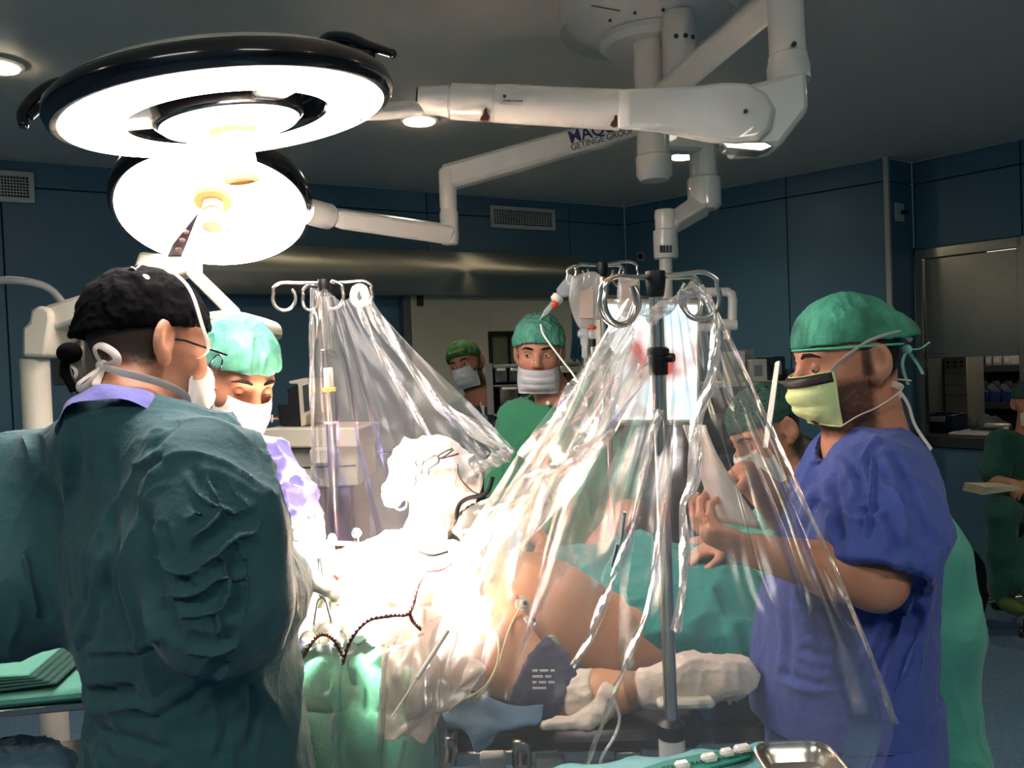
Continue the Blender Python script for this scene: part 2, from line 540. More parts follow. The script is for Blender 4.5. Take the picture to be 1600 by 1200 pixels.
# ================================================================ surgical lamps and their arms
FIELD = P(600, 892, 1.86)
def frame_of(n, hint=(1, 0, 0)):
    n = Vector(n).normalized(); x = Vector(hint); x = (x - n * x.dot(n)).normalized(); y = n.cross(x)
    return x, y, n
def circ(c, x, y, r, n=40, a0=0, a1=2 * math.pi):
    return [c + x * (math.cos(a0 + (a1 - a0) * i / n) * r) + y * (math.sin(a0 + (a1 - a0) * i / n) * r) for i in range(n + 1)]

# --- ceiling mount
D0 = 3.0
cm = P(1012, 20, D0); cm.z = H
dome = thing('ceiling_mount', Vector((cm.x, cm.y, H - .4)), 'large white domed ceiling mount with hanging shafts and hub', 'ceiling mount')
mb = MB(); R_ = L(139, D0)
hd = H - P(1012, 62, D0).z
mb.lathe(cm, -UP, [(R_ * .97, 0), (R_, .05), (R_ * .99, .14), (R_ * .93, hd * .55), (R_ * .80, hd * .76), (R_ * .60, hd * .93), (R_ * .5, hd)], 64)
mb.build('dome', M_white, dome)
mb = MB()
mb.lathe(cm - UP * (hd - .004), -UP, [(R_ * .56, 0), (R_ * .56, .02), (R_ * .50, .038), (.0, .038)], 48)
mb.build('flange', M_white, dome)
s1 = P(1018, 150, D0 - .05)
s1t = Vector((s1.x, s1.y, H - hd)); s1b = Vector((s1.x, s1.y, P(1018, 282, D0 - .05).z))
mb = MB(); rr = L(25, D0)
zj = P(1018, 138, D0 - .05).z
mb.lathe(s1t, -UP, [(rr, 0), (rr, s1t.z - zj), (rr * 1.06, s1t.z - zj + .003), (rr * 1.06, s1t.z - zj + .02), (rr * .98, s1t.z - zj + .025), (rr * .98, s1t.z - s1b.z - .09), (rr * 1.1, s1t.z - s1b.z - .085), (rr * 1.1, s1t.z - s1b.z - .02), (rr * .85, s1t.z - s1b.z), (0, s1t.z - s1b.z)], 32)
mb.build('shaft', M_white, dome)
s2 = P(1061, 90, D0 - .16)
zb2 = P(1061, 130, D0 - .16).z
mb = MB(); r2 = L(26, D0 - .16)
mb.lathe(Vector((s2.x, s2.y, H - hd + .02)), -UP, [(r2, 0), (r2, H - hd + .02 - zb2 - .02), (r2 * .8, H - hd + .02 - zb2), (0, H - hd + .02 - zb2)], 32)
mb.build('shaft', M_white, dome)
mb = MB()
for k in range(3):
    a = -1.9 + k * .55
    q = Vector((s2.x + math.cos(a) * r2, s2.y + math.sin(a) * r2, P(1061, 66, D0 - .16).z))
    mb.lathe(q, Vector((math.cos(a), math.sin(a), 0)), [(.008, -.002), (.008, .003), (.004, .003), (0, .001)], 12)
for k in range(4):
    a = -2.4 + k * .45
    q = cm + Vector((math.cos(a) * R_ * .66, math.sin(a) * R_ * .66, -hd * .905))
    mb.ell(q, .006, n=10)
mb.build('screws', M_dgrey, dome)
mb = MB()
mb.tube([cm + Vector((-R_ * .93, -R_ * .25, -hd * .3)), cm + Vector((-R_ * .75, -R_ * .55, -hd * .66)), cm + Vector((-R_ * .4, -R_ * .62, -hd * .86))], .0018, 6)
mb.build('seam', M_dgrey, dome)

# --- the large round lamp, its yoke and the thick arm
c1 = P(356, 171, 1.63)
n1 = Vector((.13, .075, -1)).normalized()
x1, y1, n1 = frame_of(n1)
R1 = .328
big = thing('surgical_light', c1, 'large round surgical lamp with black rim, side grips and thick white arm', 'surgical light', 'ceiling hung surgical lamps')
mb = MB()
prof = [(R1 * .575, .012), (R1 * .59, .018), (R1 * .925, .018), (R1 * .965, .017), (R1 * .99, .008), (R1 * 1.0, -.006), (R1 * .985, -.022), (R1 * .95, -.032), (R1 * .88, -.036), (R1 * .60, -.034), (R1 * .575, -.024), (R1 * .575, .012)]
mb.lathe(c1, n1, prof, 96, x=x1, cap=False); mb.build('rim', M_blackgloss, big)
mb = MB(); mb.lathe(c1, n1, [(R1 * .955, -.031), (R1 * .86, -.048), (R1 * .6, -.046)], 96, x=x1, cap=False); mb.build('top_shell', M_white, big)
mb = MB(); mb.lathe(c1, n1, [(R1 * .592, .0185), (R1 * .60, .022), (R1 * .922, .022), (R1 * .93, .0185)], 96, x=x1, cap=False); mb.build('ring_lens', M_lens, big)
mb = MB(); mb.lathe(c1, n1, [(R1 * .41, .028), (R1 * .435, .022), (R1 * .445, -.018), (R1 * .36, -.05), (0, -.055)], 64, x=x1); mb.build('inner_rim', M_blackgloss, big)
mb = MB(); mb.lathe(c1, n1, [(R1 * .407, .0285), (R1 * .39, .034), (R1 * .10, .038), (0, .038)], 64, x=x1); mb.build('centre_lens', M_lens, big)
for k in range(3):                             # spokes between the two
    a = math.radians([-90, 40, 160][k])
    q0 = c1 + (x1 * math.cos(a) + y1 * math.sin(a)) * R1 * .40; q1 = c1 + (x1 * math.cos(a) + y1 * math.sin(a)) * R1 * .62
    mb = MB(); mb.box((q0 + q1) / 2 , ((q1 - q0).length, .07, .035), RX(q1 - q0, n1), bev=.006); mb.build('spoke', M_white, big)
# beige sterile grip
mb = MB(); g0 = c1 + n1 * .03
mb.lathe(g0, n1, [(.048, 0), (.047, .012), (.036, .02), (.035, .105), (.032, .112), (.024, .114), (.022, .09), (0, .09)], 32); mb.build('sterile_grip', mat('beige grip', srgb(232, 196, 140), .45), big)
# the two bow grips on the rim
def bow(pts, loop, d):
    mb = MB()
    q = catmull([P(x, y, dd) for x, y, dd in pts], 6)
    mb.tube(q, [.017 * (1 - .42 * i / (len(q) - 1)) for i in range(len(q))], 12)
    mb.ell(q[-1], .0105, n=12)
    if loop:
        q = catmull([P(x, y, dd) for x, y, dd in loop], 6); mb.tube(q, .009, 10)
    mb.build('side_grip', M_blackgloss, big)
bow([(128, 134, 1.81), (92, 132, 1.78), (58, 150, 1.74), (36, 176, 1.71), (37, 194, 1.70)], [(112, 146, 1.79), (74, 160, 1.74), (46, 182, 1.71)], 1.6)
bow([(500, 74, 1.93), (516, 60, 1.92), (545, 60, 1.89), (576, 72, 1.86), (613, 84, 1.82)], [(520, 66, 1.91), (550, 78, 1.88), (582, 86, 1.84)], 1.7)
add_light('surgical_beam', 'SPOT', c1 + n1 * .06, FIELD - c1, SURG1, WARM, big, spot_size=.36, spot_blend=.55, shadow_soft_size=.16)
# yoke: white bar from the lamp's back to the arm
DA = 1.95
a0 = P(652, 156, DA); a1 = P(703, 158, DA); a2 = P(772, 160, DA); a3 = P(970, 172, DA); a4 = P(1160, 170, DA - .02); a5 = P(1236, 150, DA - .02)
yk = MB()
yk.tube([c1 - n1 * .03 + x1 * R1 * .5 + y1 * -.12, P(560, 176, 1.80), P(600, 174, 1.88), P(655, 168, DA)], [.016, .018, .020, .020], 16)
yk.build('yoke', M_white, big)
mb = MB(); axx = (a3 - a0).normalized()
mb.lathe(a0, axx, [(0, 0), (L(19, DA), .0), (L(20, DA), .012)], 32); mb.build('end_ring', M_black, big)
mb = MB()
l1, l2, l3 = (a1 - a0).length, (a2 - a0).length, (a3 - a0).length
mb.lathe(a0, axx, [(L(20, DA), .004), (L(24, DA), l1 - .003), (L(22, DA), l1 - .001), (L(22, DA), l1 + .001), (L(28, DA), l1 + .004), (L(28, DA), l2 - .003), (L(26, DA), l2), (L(29, DA), l2 + .002), (L(31, DA), l3 - .002), (L(29, DA), l3), (0, l3)], 48)
mb.build('arm_tube', M_white, big)
# tapering joint housing (flat teardrop) then the elbow and post
mb = MB()
pf = [(965, 140), (1090, 134), (1130, 129), (1168, 130), (1198, 146), (1213, 172), (1206, 205), (1184, 224), (1150, 228), (1100, 222), (1030, 207), (965, 201)]
fw = _f
front = [P(x, y, DA - .045) for x, y in pf]
back = [P(x, y, DA + .055) for x, y in pf]
cx = sum(front, Vector()) / len(front); cb = sum(back, Vector()) / len(back)
fi = [lerp(p, cx, .10) + (-_f) * .014 for p in front]
n_ = len(pf)
vs = fi + front + back
fs = [tuple(range(n_ - 1, -1, -1))]
for k in range(2):
    for i in range(n_):
        j = (i + 1) % n_
        fs.append((k * n_ + i, k * n_ + j, (k + 1) * n_ + j, (k + 1) * n_ + i))
fs.append(tuple(2 * n_ + i for i in range(n_)))
mb.add(vs, fs)
o = mb.build('joint_housing', M_white, big, smooth=50, bevel=.006)
mb = MB()
pf = [(1150, 134), (1196, 124), (1262, 104), (1266, 170), (1220, 229), (1150, 234)]
mb.prism([P(x, y, DA - .03) for x, y in pf], _f, .10)
mb.build('elbow', M_white, big, smooth=50, bevel=.014)
mb = MB()
pf = [(1128, 222), (1196, 221), (1210, 229), (1190, 237), (1135, 232)]
mb.prism([P(x, y, DA - .05) for x, y in pf], _f, .05); mb.build('joint_skid', M_chrome, big, bevel=.003)
pt = P(1228, 60, DA + .02); ptz = P(1228, -60, DA + .02).z; pbz = P(1228, 128, DA + .02).z
pb = Vector((pt.x, pt.y, pbz))
pv = (P(1222, -60, DA + .02) - P(1232, 128, DA + .02)).normalized()
mb = MB(); rp = L(28, DA)
hh = .33
mb.lathe(P(1233, 128, DA + .02), pv, [(rp * 1.18, 0), (rp * 1.18, .035), (rp * 1.08, .05), (rp * 1.08, .06), (rp, .064), (rp, hh), (rp * .9, hh + .02), (0, hh + .02)], 40)
mb.build('post', M_white, big)
mb = MB()
q0 = P(1222, 20, DA + .05); q1 = P(1085, 175, D0 - .1)
hub = Vector((s1.x, s1.y, P(1018, 170, D0).z))
mb.tube([P(1224, -12, DA + .04), hub], [.052, .06], 4, flat=1.0, ref=(0, 0, 1))
o = mb.build('upper_arm', M_white, big, smooth=False, bevel=.012)
mb = MB(); mb.lathe(P(1165, 174, DA - .0605), -_f, [(.005, 0), (.005, .003), (0, .002)], 12); mb.lathe(P(1240, 70, DA - .03), -_f, [(.006, 0), (.006, .006), (0, .004)], 12)
mb.build('screws', M_dgrey, big)
# label sticker and the torn brown tape
dep = DA - L(30, DA) - .001
x_ = _r; up_ = _u
st = MB(); st.prism([P(782, 146, dep), P(816, 148, dep), P(816, 165, dep), P(782, 163, dep)], -_f, .0006)
sk = st.build('sticker', mat('paper label', srgb(222, 216, 205), .5), big, smooth=False)
mb = MB()
for (x, y, w_, h_) in ((786, 148, 5, 5),): mb.prism([P(x, y, dep - .001), P(x + w_, y, dep - .001), P(x + w_, y + h_, dep - .001), P(x, y + h_, dep - .001)], -_f, .0006)
mb.build('sticker_mark', M_dgrey, big, smooth=False)
text_mesh('sticker_text', 'ANGEL IGLESIAS', .0062, P(786, 158.5, dep - .0012), _r - _u * .03, _u, M_dgrey, big)
M_tape = mat('brown tape', srgb(82, 42, 28), .6, bump=(80, .4))
for (x, y) in ((757, 181), (961, 189)):
    mb = MB(); rr_ = L(30, DA)
    pl = [(0, -10), (3, -14), (4, -4), (8, 0), (6, 6), (-1, 8), (-7, 5), (-5, 1), (-2, -2)]
    mb.prism([P(x + a, y + b, DA - rr_ * .86) for a, b in pl], _f, .012)
    mb.build('torn_tape', M_tape, big)

# --- the lower lamp on its long jointed arm
c2 = P(334, 322, 2.43)
n2 = Vector((.10, -.43, -.9)).normalized()
x2, y2, n2 = frame_of(n2)
R2 = .285
low = thing('surgical_light', c2, 'smaller round surgical lamp below the large one, tilted towards the viewer', 'surgical light', 'ceiling hung surgical lamps')
mb = MB()
mb.lathe(c2, n2, [(R2 * .9, .024), (R2 * .955, .028), (R2 * .99, .014), (R2, -.01), (R2 * .97, -.04), (R2 * .8, -.07), (R2 * .4, -.085), (0, -.09)], 96, x=x2); mb.build('housing', M_blackgloss, low)
mb = MB(); mb.lathe(c2, n2, [(R2 * .93, .024), (R2 * .92, .032), (R2 * .2, .038), (0, .038)], 96, x=x2); mb.build('lens', M_lens, low)
mb = MB()
a = math.radians(-118)
# dark wedge with three small lamps, pointing down-left in the photo
tip = P(313, 330, 2.4)
def on2(px, py, lift=.0385):
    v = ray(px, py); q = c2 + n2 * lift
    return CAM + v * ((q - CAM).dot(n2) / v.dot(n2))
mb.prism([on2(312, 328), on2(283, 402), on2(261, 400), on2(270, 380)], n2, .004); mb.build('dark_segment', mat('violet grey glass', srgb(70, 58, 78), .25), low, smooth=False)
for (x, y) in ((291, 361), (285, 374), (279, 388)):
    mb = MB(); mb.lathe(on2(x, y, .042), n2, [(.0085, 0), (.0085, .004), (.006, .004), (.006, .001), (0, .001)], 16)
    mb.build('segment_stud', mat('pinkish studs', srgb(190, 150, 140), .3), low)
h2 = on2(333, 307, .038)
mb = MB(); mb.lathe(h2, n2, [(.058, 0), (.058, .012), (.05, .02), (.028, .022), (.026, .05), (0, .05)], 40); mb.build('hub_plate', mat('beige grip', srgb(232, 196, 140), .45), low)
mb = MB(); mb.lathe(h2 + n2 * .045, n2, [(.022, 0), (.022, .03), (.027, .034), (.027, .06), (.015, .066), (0, .066)], 32); mb.build('grip', mat('pale grip', srgb(250, 232, 190), .4), low)
mb = MB(); mb.ell(on2(355, 357, .042), .009, n=14); mb.build('indicator', mat('yellow knob', srgb(236, 214, 130), .4), low)
add_light('surgical_beam', 'SPOT', c2 + n2 * .06, FIELD - c2, SURG2, WARM, low, spot_size=.27, spot_blend=.6, shadow_soft_size=.14)
mb = MB()
j0 = P(492, 333, 2.5); j1 = P(520, 340, 2.55); j2 = P(700, 366, 2.85); j3 = P(703, 274, 2.87); j4 = P(985, 193, 2.98)
mb.tube(catmull([c2 - n2 * .07, P(440, 318, 2.52), j0], 6), .028, 16)
mb.lathe(j0, (j1 - j0), [(.038, -.03), (.04, 0), (.04, .05), (.034, .06)], 24); mb.build('yoke', M_white, low)
mb = MB(); mb.tube([j1, lerp(j1, j2, .06), j2], [.038, .046, .05], 4, flat=.85, ref=(.0, .5, 1)); 
mb.build('lower_arm', M_white, low, smooth=False, bevel=.01)
text_mesh('arm_mark', '■ ₊ ⑂', .02, lerp(j1, j2, .16) - _f * .045, (j2 - j1), _u, M_dgrey, low)
mb = MB()
mb.lathe(P(703, 378, 2.86), UP, [(.0, -.01), (.028, -.008), (.032, .01), (.032, .1), (.028, .108), (.028, .115), (.03, .12), (.03, .24), (.026, .25), (0, .25)], 32); mb.build('joint_post', M_white, low)
mb = MB()
qa = P(700, 278, 2.87); qb = P(1012, 190, 2.98)
xx = (qb - qa).normalized(); R3 = RX(xx)
mb.box((qa + qb) / 2, ((qb - qa).length + .04, .085, .085), R3, bev=.014); mb.build('upper_arm', M_white, low)
fr = qa * .0 + R3 @ Vector((0, 0, 0))
nf = R3 @ Vector((0, -1, 0))
if nf.dot(CAM - qa) < 0: nf = -nf
M_navy = mat('navy lettering', srgb(30, 38, 92), .5)
def on_arm(px, py):
    v = ray(px, py); q = qa + nf * .0436
    return CAM + v * ((q - CAM).dot(nf) / v.dot(nf))
text_mesh('brand_lettering', 'MAQUET', L(26, 2.94), on_arm(891, 224), xx, R3 @ Vector((0, 0, 1)), M_navy, low, bold=.001)
text_mesh('brand_subline', 'GETINGE GROUP', L(13.5, 2.94), on_arm(893, 235), xx, R3 @ Vector((0, 0, 1)), M_dgrey, low)
# --- the monitor arm
DM = 3.0
mon = thing('monitor', P(1035, 520, 2.75), 'bright flat monitor behind the plastic sheet, hanging on white jointed arm', 'monitor')
mb = MB()
qa = Vector((s1.x, s1.y, P(1022, 232, DM).z)); qb = P(1098, 232, DM + .1)
mb.box((qa + qb) / 2 + UP * .02, ((qb - qa).length, .08, .08), RX(qb - qa), bev=.012); mb.build('upper_arm', M_white, mon)
mb = MB(); c_ = P(1101, 330, DM + .1)
mb.lathe(c_, UP, [(0, 0), (.05, .005), (.062, .02), (.062, .12), (.055, .125), (.05, .13), (.05, .24)], 32); mb.build('joint_post', M_white, mon)
mb = MB(); qa = P(1100, 318, DM + .1); qb = P(1046, 352, DM + .0)
mb.tube([qa, qb], [.052, .044], 4, ref=(0, 0, 1)); mb.build('lower_arm', M_white, mon, smooth=False, bevel=.01)
mb = MB(); c_ = P(1041, 404, DM)
mb.lathe(c_, UP, [(0, 0), (.042, .0), (.044, .01), (.044, .10), (.036, .105), (.036, .14), (.038, .15), (.034, .175), (0, .175)], 32)
mb.tube([P(1040, 400, DM), P(1041, 480, DM)], .024, 16); mb.build('drop_tube', M_white, mon)
for k in range(4): mb = MB(); mb.box(P(1033 + 5 * k, 389, DM - .046), (.009 - .002 * (k % 2), .004, .026), RX(_r, _u), bev=.001); mb.build('tube_mark', M_dgrey, mon)
# screen
sc = P(1012, 566, 2.95)
mx = (_r * 1.0 + _f * .10).normalized(); Rm = RX(mx)
mb = MB(); sw, sh = L(150, 2.95), L(178, 2.95)
mb.box(sc, (sw + .04, .05, sh + .04), Rm, bev=.012); mb.build('screen_housing', M_cream, mon)
m = bpy.data.materials.new('screen picture'); m.use_nodes = True; nt = m.node_tree; b = nt.nodes['Principled BSDF']
tc = nt.nodes.new('ShaderNodeTexCoord'); n = nt.nodes.new('ShaderNodeTexNoise'); n.inputs['Scale'].default_value = 5.5; n.inputs['Detail'].default_value = 2
cr = nt.nodes.new('ShaderNodeValToRGB'); cr.color_ramp.elements[0].position = .36; cr.color_ramp.elements[0].color = (.40, .07, .06, 1)
cr.color_ramp.elements[1].position = .5; cr.color_ramp.elements[1].color = (.86, .92, .9, 1)
e = cr.color_ramp.elements.new(.62); e.color = (.55, .85, .95, 1)
nt.links.new(tc.outputs['Object'], n.inputs['Vector']); nt.links.new(n.outputs['Fac'], cr.inputs[0]); nt.links.new(cr.outputs[0], b.inputs['Emission Color'])
b.inputs['Emission Strength'].default_value = 1.0; b.inputs['Base Color'].default_value = (.02, .02, .02, 1); b.inputs['Roughness'].default_value = .2
mb = MB(); mb.box(sc - (Rm @ Vector((0, .027, 0))), (sw, .004, sh), Rm); mb.build('screen', m, mon)
mb = MB()
h_ = sc + Rm @ Vector((sw / 2, 0, 0))
mb.tube([P(1096, 457, 2.95), P(1136, 456, 2.95), P(1143, 460, 2.95), P(1145, 470, 2.95), P(1144, 508, 2.95)], .017, 14)
mb.tube([P(1122, 508, 2.95), P(1150, 508, 2.95)], .022, 14); mb.tube([P(1122, 512, 2.95), P(1090, 512, 2.95)], .016, 14)
mb.tube([P(1136, 512, 2.95), P(1136, 530, 2.95)], .014, 12)
mb.build('grab_handle', M_white, mon)
mb = MB(); mb.tube([P(1041, 475, DM + .02), sc + Rm @ Vector((0, .03, .1))], .02, 12); mb.build('bracket', M_white, mon)
# ================================================================ equipment around the room
def tray_of(mb, pts, m): pass
def fbox(mb, px0, py0, px1, py1, d, depth, bev=.004, yaw=0.0, mi=None):
    "box whose front face covers the pixel rectangle at distance d"
    a = P(px0, (py0 + py1) / 2, d); b = P(px1, (py0 + py1) / 2, d)
    w_ = L(px1 - px0, d); h_ = L(py1 - py0, d)
    R = Matrix.Rotation(yaw, 3, 'Z')
    c = (a + b) / 2 + R @ Vector((0, depth / 2, 0))
    mb.box(c, (w_, depth, h_), R, bev=bev, mi=mi)
    return c, R, w_, h_

# --- hatch with steel shutter (right)
nH = inward(*HW); dH = dirC; RH = RX(dH)
def on_h(u, z, off=0): return C0 + dH * u + UP * z + nH * off
def hb(mb, ua, ub, za, zb_, oa, ob, bev=.003, mi=None):
    mb.box(on_h((ua + ub) / 2, (za + zb_) / 2, (oa + ob) / 2), (ub - ua, ob - oa, zb_ - za), RH, bev=bev, mi=mi)
hatch = thing('hatch', on_h(.6, hz0, 0), 'brushed stainless steel pass-through hatch with raised shutter in the far right wall', 'hatch')
hue = hu_end
zsh = wall_u(1500, 558, *HW)[1]
mb = MB(); fwid = .07
hb(mb, .015, .06, hz0, hz1, -.04, .02); hb(mb, hue - .03, hue + .03, hz0, hz1, -.04, .02); hb(mb, .015, hue, hz1 - .07, hz1, -.04, .02)
mb.build('frame', M_steel, hatch)
mb = MB(); hb(mb, .065, hue - .035, zsh, hz1 - .075, -.03, -.005); hb(mb, .065, hue - .035, zsh, zsh + .03, -.035, .004)
mb.build('shutter', M_steel, hatch)
zsill = wall_u(1500, 682, *HW)[1]
mb = MB(); hb(mb, .0, hue + .03, hz0 - .0, zsill, -.55, .03, bev=.006); mb.build('sill', mat('dull steel', srgb(98, 96, 92), .38, .9, bump=(30, .1, (.6, .6, 30))), hatch)
mb = MB()
hb(mb, -.1, hue + .1, hz0 - .1, hz1, -1.35, -1.3, 0); hb(mb, -.1, -.07, hz0, hz1, -1.3, -.08, 0); hb(mb, hue + .1, hue + .13, hz0, hz1, -1.3, -.08, 0)
hb(mb, -.1, hue + .1, hz1, hz1 + .03, -1.3, -.08, 0); hb(mb, -.1, hue + .1, hz0 - .13, hz0 - .1, -1.3, -.08, 0)
mb.build('store_recess', mat('store room wall', srgb(70, 72, 66), .7), hatch)
def HP(px, py, off):                                    # pixel on the plane set back by -off
    u, z = wall_u(px, py, *HW, off); return u, z
ub0, zb0 = HP(1439, 660, -.35)
# tall grey cabinet in the store
def hthing(name, px0, py0, px1, py1, off, depth, label, cat, group=None):
    ua, za = HP(px0, py1, off); ub, zb_ = HP(px1, (py0), off)
    t = thing(name, on_h((ua + ub) / 2, za, off), label, cat, group)
    return t, ua, ub, za, zb_
t, ua, ub, za, zb_ = hthing('store_cabinet', 1478, 556, 1510, 690, -.55, .3, 'narrow grey cabinet standing inside the hatch', 'cabinet')
mb = MB(); hb(mb, ua, ub, zsill, zb_, -.85, -.55, .004); mb.build('body', mat('warm grey', srgb(122, 118, 104), .5), t)
mb = MB()
for i in range(3): hb(mb, ua + .002, ub - .002, lerp(za, zb_, .55 + .12 * i), lerp(za, zb_, .55 + .12 * i) + .004, -.552, -.546, 0)
mb.build('drawer_seam', M_dgrey, t)
for k in range(6):
    mb = MB(); uu = lerp(ua, ub, .2 + .3 * (k % 3)); zz = lerp(za, zb_, .93 - .05 * (k // 3)); mb.lathe(on_h(uu, zz, -.548), nH, [(.011, 0), (.011, .005), (0, .005)], 12); mb.build('keyhole', M_black, t)
# shelves in the store with bins
ushelf0, _ = HP(1512, 600, -.9); ushelf1 = hue + .08
for (py, lab) in ((571, 'upper'), (628, 'lower')):
    _, zz = HP(1550, py, -.9)
    mb = MB(); hb(mb, ushelf0, ushelf1, zz - .05, zz, -1.28, -.86, .002)
    tag(mb.build('store_shelf', M_dgrey), 'dark %s shelf in the store behind the hatch' % lab, 'shelf')
M_bin = mat('blue bin', srgb(34, 58, 118), .4)
M_card = mat('pale card', srgb(190, 184, 168), .6)
specs = [(1514, 556, 1526, 569, M_bin, 'small blue box at the left end of the upper store shelf'), (1527, 557, 1538, 569, M_bin, 'second small blue box along the upper store shelf'), (1539, 557, 1549, 569, M_card, 'white carton between the blue boxes and the ivory cartons, upper store shelf'), (1551, 556, 1565, 569, M_card, 'left ivory carton on the upper store shelf'), (1567, 556, 1580, 569, M_card, 'right ivory carton on the upper store shelf')]
for (a, b, c, e, m, lab) in specs:
    ua, za = HP(a, 570, -.9); ub, _ = HP(c, 570, -.9); zt_ = za + .10; _, za = HP(1550, 571, -.9)
    mb = MB(); hb(mb, ua, ub, za, za + .105, -1.1, -.9, .004)
    t = thing('storage_box', on_h((ua + ub) / 2, za, -.9), lab, 'box', 'boxes in the store')
    mb.build('carton', m, t)
    mb = MB(); hb(mb, lerp(ua, ub, .2), lerp(ua, ub, .75), za + .02, za + .06, -.8995, -.898, 0); mb.build('label', M_white, t)
# white drawer organiser
ua, za = HP(1512, 638, -.82); ub, _ = HP(1527, 638, -.82); _, zt_ = HP(1520, 586, -.82); _, za = HP(1520, 628, -.82)
t = thing('drawer_organiser', on_h((ua + ub) / 2, za, -.82), 'pale narrow organiser with six small drawers on the lower store shelf', 'organiser')
mb = MB(); hb(mb, ua, ub, za, zt_, -1.05, -.86, .003); mb.build('body', M_card, t)
for i in range(6):
    z0 = lerp(za, zt_, i / 6) + .006; z1 = lerp(za, zt_, (i + 1) / 6) - .006
    mb = MB(); hb(mb, ua + .008, ub - .008, z0, z1, -.86, -.848, .002); dr = mb.build('drawer', M_card, t)
    mb = MB(); hb(mb, lerp(ua, ub, .3), lerp(ua, ub, .7), z0 + .008, z0 + .02, -.848, -.842, 0); mb.build('handle', M_black, dr)
# blue bins with packets
for (a, c, lab) in ((1529, 1546, 'left blue parts bin of packets on the lower store shelf'), (1548, 1565, 'middle blue parts bin of packets on the lower store shelf'), (1567, 1586, 'right blue parts bin of packets on the lower store shelf')):
    ua, _ = HP(a, 628, -.9); ub, _ = HP(c, 628, -.9); _, za = HP(1550, 628, -.9)
    t = thing('parts_bin', on_h((ua + ub) / 2, za, -.9), lab, 'bin', 'blue bins in the store')
    mb = MB(); hb(mb, ua, ub, za, za + .085, -1.12, -.88, .004); mb.build('tub', M_bin, t)
    for k in range(4):
        mb = MB(); c_ = on_h(lerp(ua, ub, .2 + .2 * k), za + .10 + .02 * (k % 2), -.93 - .03 * k)
        mb.box(c_, (.05, .02, .09), RH @ Matrix.Rotation(.5 * (k - 1.5), 3, 'Y') @ Matrix.Rotation(.4, 3, 'X'), bev=.004)
        mb.build('packet', mat('foil packet', srgb(196, 196, 186), .25, .3, bump=(50, .6)), t)
# navy crates on the sill
ua, _ = HP(1438, 680, -.2); ub, _ = HP(1489, 680, -.2); _, zt_ = HP(1465, 648, -.2)
t = thing('instrument_crate', on_h((ua + ub) / 2, zsill, -.2), 'dark navy open crate on the hatch sill left of the tray', 'crate')
M_navyp = mat('navy plastic', srgb(22, 30, 58), .35)
mb = MB()
for (a, b, o0, o1) in ((ua, ub, -.22, -.2), (ua, ub, -.44, -.42), (ua, ua + .02, -.42, -.22), (ub - .02, ub, -.42, -.22)): hb(mb, a, b, zsill, zt_, o0, o1, .003)
hb(mb, ua + .02, ub - .02, zsill, zsill + .02, -.42, -.22, .002)
mb.build('tub', M_navyp, t)
mb = MB(); hb(mb, ub - .16, ub - .05, zsill + .08, zsill + .12, -.2, -.193, .002); mb.build('tag', M_grey, t)
# tray with sachets on the sill
ua, _ = HP(1483, 690, -.05); ub, _ = HP(1562, 690, -.05)
t = thing('instrument_tray', on_h((ua + ub) / 2, zsill, -.1), 'pale paper-lined tray of instruments and sachets on the hatch sill', 'tray')
mb = MB(); hb(mb, ua, ub, zsill, zsill + .022, -.3, -.03, .008); mb.build('tray', mat('pale card', srgb(190, 184, 168), .6), t)
mb = MB(); hb(mb, ua + .04, ub - .02, zsill + .022, zsill + .03, -.28, -.06, .004); mb.build('liner', mat('clear film', srgb(200, 204, 200), .12, .2, bump=(40, .8)), t)
for k in range(3):
    mb = MB(); q = on_h(ua + .12 + .03 * k, zsill + .045, -.12 - .04 * k); mb.tube([q, q + dH * .16 + UP * .004], [.008, .012], 10); mb.build('syringe', [M_black, M_dgrey, M_steel][k], t)
mb = MB(); hb(mb, lerp(ua, ub, .5), ub, zsill + .03, zsill + .08, -.27, -.2, .012); mb.build('sachet', mat('foil packet', srgb(196, 196, 186), .25, .3, bump=(50, .6)), t)
# folded dark cloth behind
mb = MB(); ua, _ = HP(1512, 665, -.6); ub, _ = HP(1560, 665, -.6)
rows = []
for i in range(9):
    row = []
    for j in range(13):
        v = math.sin(math.pi * i / 8) ** .5 * math.sin(math.pi * j / 12) ** .4
        row.append(on_h(lerp(ua, ub, j / 12), zsill + .002 + .10 * v * (1 + .15 * math.sin(j * 1.7 + i)), lerp(-.42, -.85, i / 8)))
    rows.append(row)
mb.grid(rows); tag(mb.build('folded_cloth', mat('dark cloth', srgb(52, 62, 58), .85), solid=.004), 'heap of dark grey-green cloth lying inside the hatch behind the tray', 'cloth')
add_light('store_lamp', 'AREA', on_h(.7, hz1 - .1, -.75), (0, 0, -1), 3.0, (1, .92, .8), None, shape='RECTANGLE', size=.9, size_y=.3)
mbl = MB(); hb(mbl, .25, 1.15, hz1 - .03, hz1, -.9, -.6, .004)
tag(mbl.build('store_ceiling_lamp', mat('store glow', (1, 1, 1, 1), .5, emit=((1, .92, .8), 1.2))), 'slim strip lamp at the top of the store behind the hatch', 'lamp')

